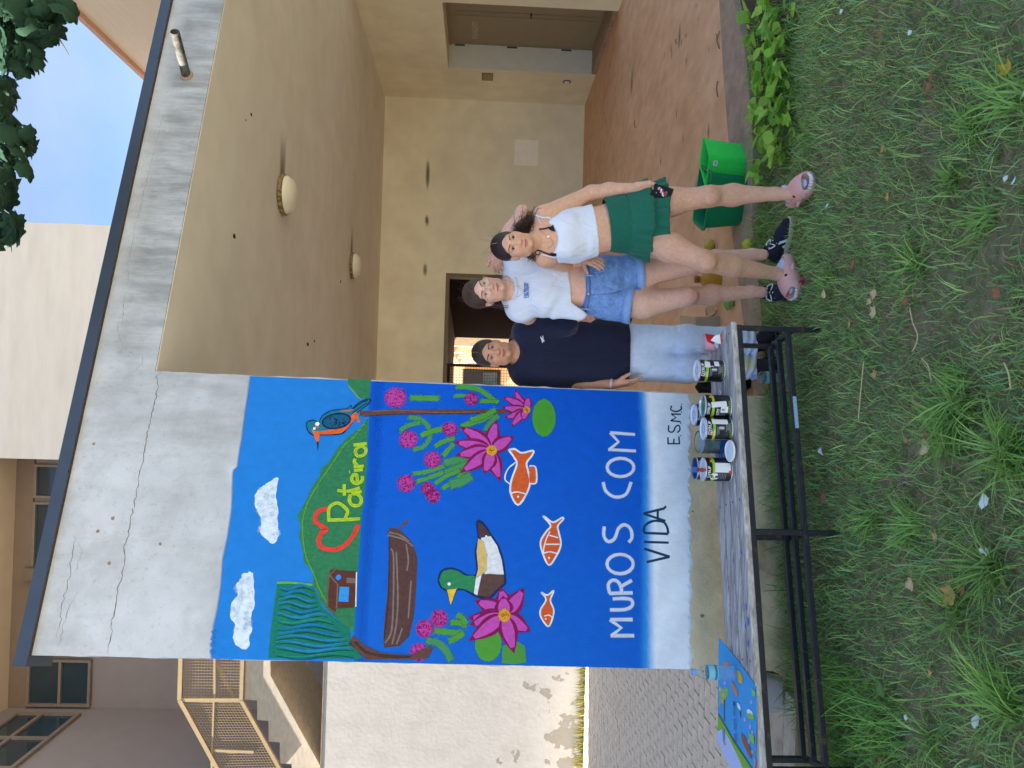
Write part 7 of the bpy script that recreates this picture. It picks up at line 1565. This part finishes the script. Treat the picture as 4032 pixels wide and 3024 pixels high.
# T-shirt
T = SDF(); T.cap(J(2075, 1135, D2+.06), J(2160, 1132, D2+.05), .145, .142, .64, .05); T.cap(J(2160, 1132, D2+.05), J(2262, 1130, D2+.045), .142, .150, .66, .05); T.cap(nb+(0, .01, -.02), shL, .052, .06, 1, .05); T.cap(nb+(0, .01, -.02), shR, .052, .06, 1, .05)
T.cap(shL, J(2046, 962, D2+.09), .066, .066, 1, .04); T.cap(shR, J(2088, 1246, D2+.30), .054, .054, 1, .04); T.cap(J(2200, 1200, D2+.02), J(2278, 1240, D2-.02), .05, .022, .6, .08)
for y in (1092, 1172): T.ell(J(2140, y, D2-.015), (.055, .032, .06), None, .06)
T.ell(nb+(0, -.01, .042), (.066, .085, .052), rotm(.08), .008, 's'); hp = np.cross(J(2236, 1062, D2)-J(2252, 1208, D2), (0, 1, 0)); hp = hp if hp[2] < 0 else -hp; hp = hp/np.linalg.norm(hp)
pt = J(2240, 1120, D2)
def tee_cut(X, Y, Z):
    d = (X-pt[0])*hp[0]+(Z-pt[2])*hp[2]; sag = np.clip((J(2240, 1195, D2)[0]-X)/.06, 0, 1)*.085; return d-sag
f_ = fold(.0085, 8, 11, (1, 1, .6)); fd_ = lambda X, Y, Z: f_(X, Y, Z)+.0055*np.sin((X+Z*1.15+.02*np.sin(Z*31))*52)*np.clip((Z-J(2250, 1130, D2)[2])*6, 0, 1)*np.clip((J(2090, 1130, D2)[2]-Z)*8, 0, 1)
lo, hi = T.bounds(); res = .0058; lo = lo-.02; hi = hi+.02; xs_, ys_, zs__ = (np.arange(lo[i], hi[i]+res, res) for i in range(3)); X, Y, Z = xs_[:, None, None], ys_[None, :, None], zs__[None, None, :]
bs = SDF(); bs.p = [q for q in T.p if q[7] == 'u']; S_ = bs.value(X, Y, Z, .01)-.004+fd_(X, Y, Z); S_ = np.maximum(S_, tee_cut(X, Y, Z)+0*Y); ct = SDF(); ct.p = [q for q in T.p if q[7] != 'u']; S_ = ct.cut(S_, X, Y, Z); V, F = nets(S_, xs_, ys_, zs__); np_obj('t_shirt', V, F, M_ws, W2, relax=1)
cc = nb+(0, -.012, .008); MB().tube([Vector(cc+rotm(.08) @ np.array((.067*math.sin(t), -.084*math.cos(t)*.92+.004, -.020*math.cos(t)))) for t in np.linspace(0, 2*math.pi, 30)], .0075, 8, caps=False).build('collar', M_ws, W2, smooth=True)
TS = bs
def on_tee(x, y, off=.009): return onbody(x, y, off, D2, TS)
M_blueink = mat('blue_ink', L(60, 92, 176), .7)
def tee_text(txt, pa, pb, size, bold=.0006):
    v, f = text_mesh(txt, size, bold); w_ = max(p[0] for p in v)-min(p[0] for p in v); a, b = np.array(pa), np.array(pb); n_ = np.array((b[1]-a[1], -(b[0]-a[0])))/np.hypot(*(b-a)); L_ = np.hypot(*(b-a)); out = []
    for p in v: q = (a+b)/2+(b-a)*(p[0]/w_)+n_*(p[1]/w_*L_); out.append(on_tee(q[0], q[1], .0088)+Vector((0, -.004, 0)))
    MB().add(out, f).build('lettering', M_blueink, W2, recalc=False)
tee_text("Old Money", c2(762, 536), c2(752, 346), .02); tee_text("Life Style", c2(790, 530), c2(782, 358), .02); tee_text("Not For The New Rich", c2(806, 500), c2(802, 372), .02, .0002)
MB().tube([on_tee(*c2(x, y), .007) for x, y in ((570, 325), (640, 350), (720, 430), (735, 470), (690, 510), (600, 550), (560, 545))], .0008, 5).build('necklace', mat('silver_chain', L(150, 140, 130), .4, 0, metal=.6), W2)
# shorts
M_den = mat('light_denim', L(120, 156, 212), .85, .16, 26, .35, 400, col2=L(96, 130, 190), mask=(.4, .65)); add_wrinkle(M_den, 12, .6); M_denc = mat('denim_cuff', L(130, 162, 212), .85, .12, 30, .3, 400); M_seam = mat('denim_seam', L(70, 98, 150), .85)
T = SDF(); T.cap(J(2290, 1124, D2+.04), J(2380, 1128, D2+.05), .122, .152, .72, .05); T.cap(J(2380, 1128, D2+.05), J(2430, 1132, D2+.06), .152, .135, .76, .05)
T.cap(J(2410, 1080, D2+.05), J(2545, 1071, D2+.02), .096, .098, 1, .03); T.cap(J(2410, 1186, D2+.05), J(2510, 1202, D2+.01), .096, .098, 1, .03)
f_ = fold(.0075, 12, 21); cuts_ = []
base = SDF(); base.p = list(T.p); lo, hi = T.bounds(); lo = lo-.02; hi = hi+.02; res = .0056; xs_, ys_, zs__ = (np.arange(lo[i], hi[i]+res, res) for i in range(3)); X, Y, Z = xs_[:, None, None], ys_[None, :, None], zs__[None, None, :]
S_ = base.value(X, Y, Z, .01)-.002+f_(X, Y, Z); wp0, wp1 = J(2304, 1033, D2), J(2290, 1218, D2); sl_ = (wp1[2]-wp0[2])/(wp1[0]-wp0[0]); wz = wp0[2]+(X-wp0[0])*sl_-.012+.9*(X-J(2310, 1128, D2)[0])**2; S_ = np.maximum(S_, Z-wz+0*Y)
xm_ = J(2450, 1147, D2)[0]; hz = np.where(X > xm_, J(2522, 1076, D2)[2], J(2480, 1200, D2)[2]); S_ = np.maximum(S_, hz-Z+0*Y); V, F = nets(S_, xs_, ys_, zs__); np_obj('shorts', V, F, M_den, W2, relax=1)
SH2 = base
def on_short(x, y, off=.006): return onbody(x, y, off, D2, SH2)
for cpt, dr, r_ in ((J(2522, 1074, D2+.025), J(2545, 1071, D2+.02)-J(2410, 1080, D2+.05), .100), (J(2480, 1198, D2+.02), J(2510, 1202, D2+.01)-J(2410, 1186, D2+.05), .100)):
    MB().lathe([(r_-.006, -.022), (r_+.006, -.024), (r_+.0085, 0), (r_+.007, .020), (r_-.004, .021)], cpt, 40, axis=Vector(dr), ell=1).build('cuff', M_denc, W2, smooth=True)
zb_ = lambda x: x
wb = [on_short(*cp4(x, y), .008) for x, y in ((128, 178), (138, 260), (142, 330), (146, 420), (150, 500), (140, 580), (120, 640), (98, 690))]
MB().tube(wb, .012, 8).build('waistband', mat('denim_waistband', L(92, 124, 180), .85, .35, 40, .3, 300), W2, smooth=True)
for x, y in ((150, 322), (112, 668)): p = on_short(*cp4(x, y), .02); MB().obox(p, (.005, 0, .001), (0, .003, 0), (0, 0, .026)).build('belt_loop', M_denc, W2, bevel=.002)
p = on_short(*cp4(152, 508), .021); MB().lathe([(.0005, .004), (.008, .003), (.009, 0)], p, 16, axis=(0, -1, 0)).build('button', mat('steel_button', L(176, 176, 176), .35, 0, metal=.8), W2, smooth=True)
MB().tube(smooth_path([on_short(*cp4(x, y), .004) for x, y in ((172, 520), (240, 520), (330, 512), (420, 500), (480, 480))], 3), .003, 6).build('fly_seam', M_seam, W2, smooth=True)
MB().tube(smooth_path([on_short(*cp4(x, y), .004) for x, y in ((170, 548), (300, 552), (400, 545), (450, 520))], 3), .002, 6).build('fly_seam', M_denc, W2, smooth=True)
MB().tube(smooth_path([on_short(*cp4(x, y), .004) for x, y in ((200, 292), (290, 280), (350, 240), (398, 155))], 4), .0022, 6).build('pocket_seam', M_denc, W2, smooth=True); MB().tube(smooth_path([on_short(*cp4(x, y), .004) for x, y in ((165, 600), (230, 640), (330, 690), (380, 740))], 4), .0022, 6).build('pocket_seam', M_denc, W2, smooth=True)
# hair, glasses
M_h2 = hair_mat('brown_hair', L(46, 32, 26), L(80, 58, 46))
HC = hair_cap(Ch, s2, R2, .013, ((.004, -.092, -.034), (.064, .070, .106)), -.055, (1, 1, 1.03)); V, F = HC.mesh(.0038, 0, fold(.0018, 60, 8, (1, 1, .3))); np_obj('hair', V, F, M_h2, W2, relax=1)
combed('hair_strands', hair_mat('strand_tone_brown', L(108, 80, 62), L(70, 50, 40)), W2, Ch, s2, R2, 320, 32, .0135, ((.004, -.092, -.034), (.064, .070, .106)), .2, 1.75, -.9, .09, .0008)  # lighter brown strands over the hair cap
flyaway(Ch, s2, R2, 70, M_h2, W2, 12, .06); g2 = lambda *p: np.array(Ch)+R2 @ (np.array(p)*s2)
rr = np.random.default_rng(9); roots = [(g2(sg*.075+rr.normal(0, .006), .01+rr.normal(0, .012), -.005), rr.uniform(.06, .11), rr.uniform(0, 6.28), rr.uniform(.001, .004), np.array((sg*rr.uniform(-.01, .02), rr.uniform(-.01, .03), 0))) for sg in (-1, 1) for _ in range(26)]
strands('loose_strands', M_h2, W2, roots, curl, .0008)
GL = thing('glasses', 'round thin gold wire glasses worn by the woman in the middle', 'glasses', Vector(g2(0, -.1, .0))); M_gold = mat('gold_wire', L(196, 150, 110), .3, 0, metal=.8)
M_lens = mat('lens', L(240, 250, 246), .05, 0, spec=.6); M_lens.node_tree.nodes['Principled BSDF'].inputs['Alpha'].default_value = .10
for sg in (-1, 1):
    rg = [g2(sg*.0325+.0265*math.cos(t), -.100+.004*abs(math.cos(t))*0, -.003+.0225*math.sin(t)) for t in np.linspace(0, 2*math.pi, 33)]
    MB().tube(rg, .0013, 6, caps=False).build('rim', M_gold, GL, smooth=True); MB().add([Vector(p) for p in rg[:-1]]+[Vector(g2(sg*.0325, -.1005, -.003))], [(i, (i+1) % 32, 32) for i in range(32)]).build('lens', M_lens, GL)
    MB().tube([g2(sg*.059, -.1, .004), g2(sg*.0735, -.085, .006), g2(sg*.077, .0, .004)], .0012, 6).build('temple', M_gold, GL, smooth=True)
MB().tube(smooth_path([g2(-.0065, -.1, .003), g2(0, -.104, .006), g2(.0065, -.1, .003)], 4), .0013, 6).build('bridge', M_gold, GL, smooth=True)
M_snk = (mat('navy_canvas', L(30, 36, 54), .75, .1, 40, .2, 300), mat('cream_rubber', L(226, 214, 188), .6, .06, 20), mat('white_lace', L(228, 228, 230), .8, .05, 40))
sneaker(W2, zg(J(3010, 985, D2+.02)), 1.0, M_snk); sneaker(W2, zg(J(3030, 1152, D2+.02)), -.12, M_snk)

# ----------------------------------------------------------------- left: woman in navy T-shirt and light jeans
D1 = 4.43
W1 = thing('person', 'woman in loose navy T-shirt and pale baggy jeans standing against the mural wall edge', 'person', P(3040, 1400, D1))
Ch, s1, R1 = J(1942, 1391, D1-.02), .97, rotm(-.03, .02, -.02); nb = J(2046, 1386, D1+.03)
H = head_sdf(Ch, s1, R1, nb, .056, .8, 1.1); V, F = H.mesh(.0025); parts = [(V, F, face_paint(V, Ch, s1, R1, SK1, L(164, 92, 86)[:3], L(36, 26, 22)[:3], .8, (44, 30, 24), 1.25))]
B = SDF(); shL, shR = J(2070, 1306, D1-.02), J(2070, 1468, D1+.05)
B.cap(J(2020, 1387, D1+.03), nb, .057, .062, .95, .03); B.cap(nb, shL, .045, .05, 1, .04); B.cap(nb, shR, .045, .05, 1, .04); B.cap(J(2110, 1387, D1+.05), J(2460, 1386, D1+.05), .14, .14, .65, .05)
elL, wrL = J(2222, 1266, D1-.10), J(2286, 1246, D1-.14); B.cap(shL, elL, .046, .038, 1, .03); B.cap(elL, wrL, .036, .026, 1, .02)
elR, wrR = J(2236, 1508, D1+.04), J(2418, 1513, D1-.05); B.cap(shR, elR, .05, .040, 1, .03); B.cap(elR, J(2310, 1514, D1+.01), .040, .037, 1, .02); B.cap(J(2310, 1514, D1+.01), wrR, .037, .0265, 1, .02)
for a_ in (J(2985, 1350, D1), J(2990, 1446, D1)): B.cap(a_+np.array((0, 0, .10)), a_, .036, .034, 1, .02)
V, F = B.mesh(.0066); parts.append((V, F, tone(V, SK1*.92, [])))
HD = SDF(); hand(HD, wrR, J(2535, 1500, D1-.09)-wrR, (.85, .3, .1), 1, 1.02, (.12, .18, .15), .012, thumb=J(2478, 1462, D1-.10)-J(2436, 1500, D1-.06), wr=.027); V, F = HD.mesh(.0034); parts.append((V, F, SK1*.95))
HD = SDF(); hand(HD, wrL, J(2336, 1252, D1-.24)-wrL, (.45, .5, -.1), 1, .92, (.55, .8, .5), .006, wr=.027); V, F = HD.mesh(.0034); parts.append((V, F, SK1*.85))
V, F, C_ = merge(parts); np_obj('body', V, F, M_skin, W1, C_)
ptw = Vector(wrR)+Vector((0, 0, .015)); dw = Vector(wrR-elR).normalized(); MB().lathe([(.029, -.006), (.0315, -.003), (.0315, .003), (.029, .006)], ptw, 24, axis=dw).build('wrist_band', mat('pale_band', L(220, 196, 200), .6), W1, smooth=True)
M_navy = mat('navy_cotton', L(24, 28, 54), .88, .08, 20, .15, 420, sheen=.15); add_wrinkle(M_navy, 8, .7, (1, 1, .5)); M_jean = mat('pale_denim', (1, 1, 1), .88, .06, 16, .25, 320, attr=True); add_wrinkle(M_jean, 8, .5, (1, 1, .8))
T = SDF(); T.cap(J(2105, 1387, D1+.06), J(2210, 1386, D1+.05), .158, .160, .66, .05); T.cap(J(2210, 1386, D1+.05), J(2450, 1386, D1+.04), .160, .166, .68, .05); T.cap(nb+(0, .012, -.02), shL, .058, .066, 1, .06); T.cap(nb+(0, .012, -.02), shR, .058, .066, 1, .06)
T.cap(shL, J(2226, 1272, D1-.10), .070, .068, 1, .03); T.cap(shR, J(2210, 1502, D1+.04), .070, .070, 1, .03); T.cap(J(2150, 1330, D1-.0), J(2440, 1330, D1-.0), .085, .09, .8, .05); T.cap(J(2150, 1440, D1-.0), J(2440, 1440, D1), .085, .09, .8, .05)
T.ell(nb+(0, -.012, .044), (.076, .09, .054), None, .008, 's'); T.plane(J(2474, 1390, D1), (0.02, 0, -1)); V, F = T.mesh(.006, .008, fold(.0115, 7.5, 31, (1, 1, .55))); xx = V[:, 0]; np_obj('t_shirt', V, F, M_navy, W1, relax=1)
TS1 = SDF(); TS1.p = [q for q in T.p if q[7] == 'u']; cc = nb+(0, -.014, .006); MB().tube([Vector(cc+np.array((.073*math.sin(t), -.084*math.cos(t)*.92+.004, -.022*math.cos(t)))) for t in np.linspace(0, 2*math.pi, 30)], .008, 8, caps=False).build('collar', M_navy, W1, smooth=True)
def on_navy(x, y, off=.014): return onbody(x, y, off, D1, TS1)+Vector((0, -.003, 0))
for st in (((948, 1000), (972, 1074)), ((955, 1012), (990, 1062)), ((952, 1022), (985, 1020)), ((962, 1040), (992, 1040)), ((968, 1058), (992, 1052)), ((972, 990), (978, 1012))):
    a, b = on_navy(*c2(*st[0])), on_navy(*c2(*st[1])); MB().bar(a, b, .0042, .002, up=(0, -1, 0)).build('chest_emblem', M_wl, W1)
T = SDF(); T.cap(J(2455, 1388, D1+.05), J(2530, 1388, D1+.05), .160, .155, .68, .05)
for h_, k_, f2_, e_ in ((J(2500, 1340, D1+.04), J(2700, 1334, D1), J(2860, 1342, D1-.01), J(2960, 1350, D1-.01)), (J(2500, 1436, D1+.04), J(2700, 1452, D1), J(2860, 1452, D1-.01), J(2968, 1448, D1-.01))):
    T.cap(h_, k_, .092, .080, 1, .03); T.cap(k_, f2_, .080, .070, 1, .03); T.cap(f2_, e_, .070, .066, 1, .03)
T.plane(J(2968, 1400, D1), (0, 0, -1)); ff_ = fold(.0075, 8, 41, (1, 1, .8)); zk = J(2900, 1400, D1)[2]
V, F = T.mesh(.006, .0, lambda X, Y, Z: ff_(X, Y, Z)+.006*np.sin((Z+.25*X)*150)*np.clip((zk-Z)*14, 0, 1)); c = np.tile(np.array(L(204, 218, 242)[:3]), (len(V), 1))
n_ = np.clip(vnoise(V[:, 0], V[:, 1], V[:, 2], 8, 5), 0, 1)[:, None]; c = c*(1-.16*n_); d_ = np.exp(-(((V[:, 0]-J(2930, 1432, D1)[0])/.035)**2+((V[:, 2]-J(2930, 1432, D1)[2])/.05)**2))*(V[:, 1] < D1); c = c*(1-d_[:, None]*.8)+np.array(L(206, 190, 80)[:3])*d_[:, None]*.8
np_obj('jeans', V, F, M_jean, W1, c, relax=1)
JS = SDF(); JS.p = [q for q in T.p if q[7] == 'u']
M_h1 = hair_mat('dark_brown_hair', L(40, 30, 27), L(66, 50, 42))
HC = hair_cap(Ch, s1, R1, .010, ((0, -.094, -.034), (.066, .070, .104)), -.05); V, F = HC.mesh(.0038); ho = np_obj('hair', V, F, M_h1, W1, relax=1); combed('hair_strands', hair_mat('strand_tone_dark', L(74, 56, 46), L(46, 34, 28)), ho, Ch, s1, R1, 260, 33, .010, ((0, -.094, -.034), (.066, .070, .104)))  # strands a little browner than the hair under them
flyaway(Ch, s1, R1, 40, M_h1, W1, 22, .05)
g1 = lambda *p: np.array(Ch)+R1 @ (np.array(p)*s1); MB().tube([g1(-.004, -.066, .092), g1(-.003, -.040, .1145), g1(-.002, -.005, .1285)], .0015, 5).build('hair_parting', MATS['scalp'], ho)
M_snb = (mat('black_mesh', L(20, 20, 26), .7, .1, 40, .2, 300), mat('black_rubber', L(26, 26, 30), .6), mat('grey_lace', L(150, 150, 150), .8))
zf_ = lambda p: np.array((p[0], p[1], -.078)); sneaker(W1, zf_(J(3000, 1352, D1)), .35, M_snb, False, 1.05); sneaker(W1, zf_(J(3000, 1446, D1)), .05, M_snb, False, 1.05)
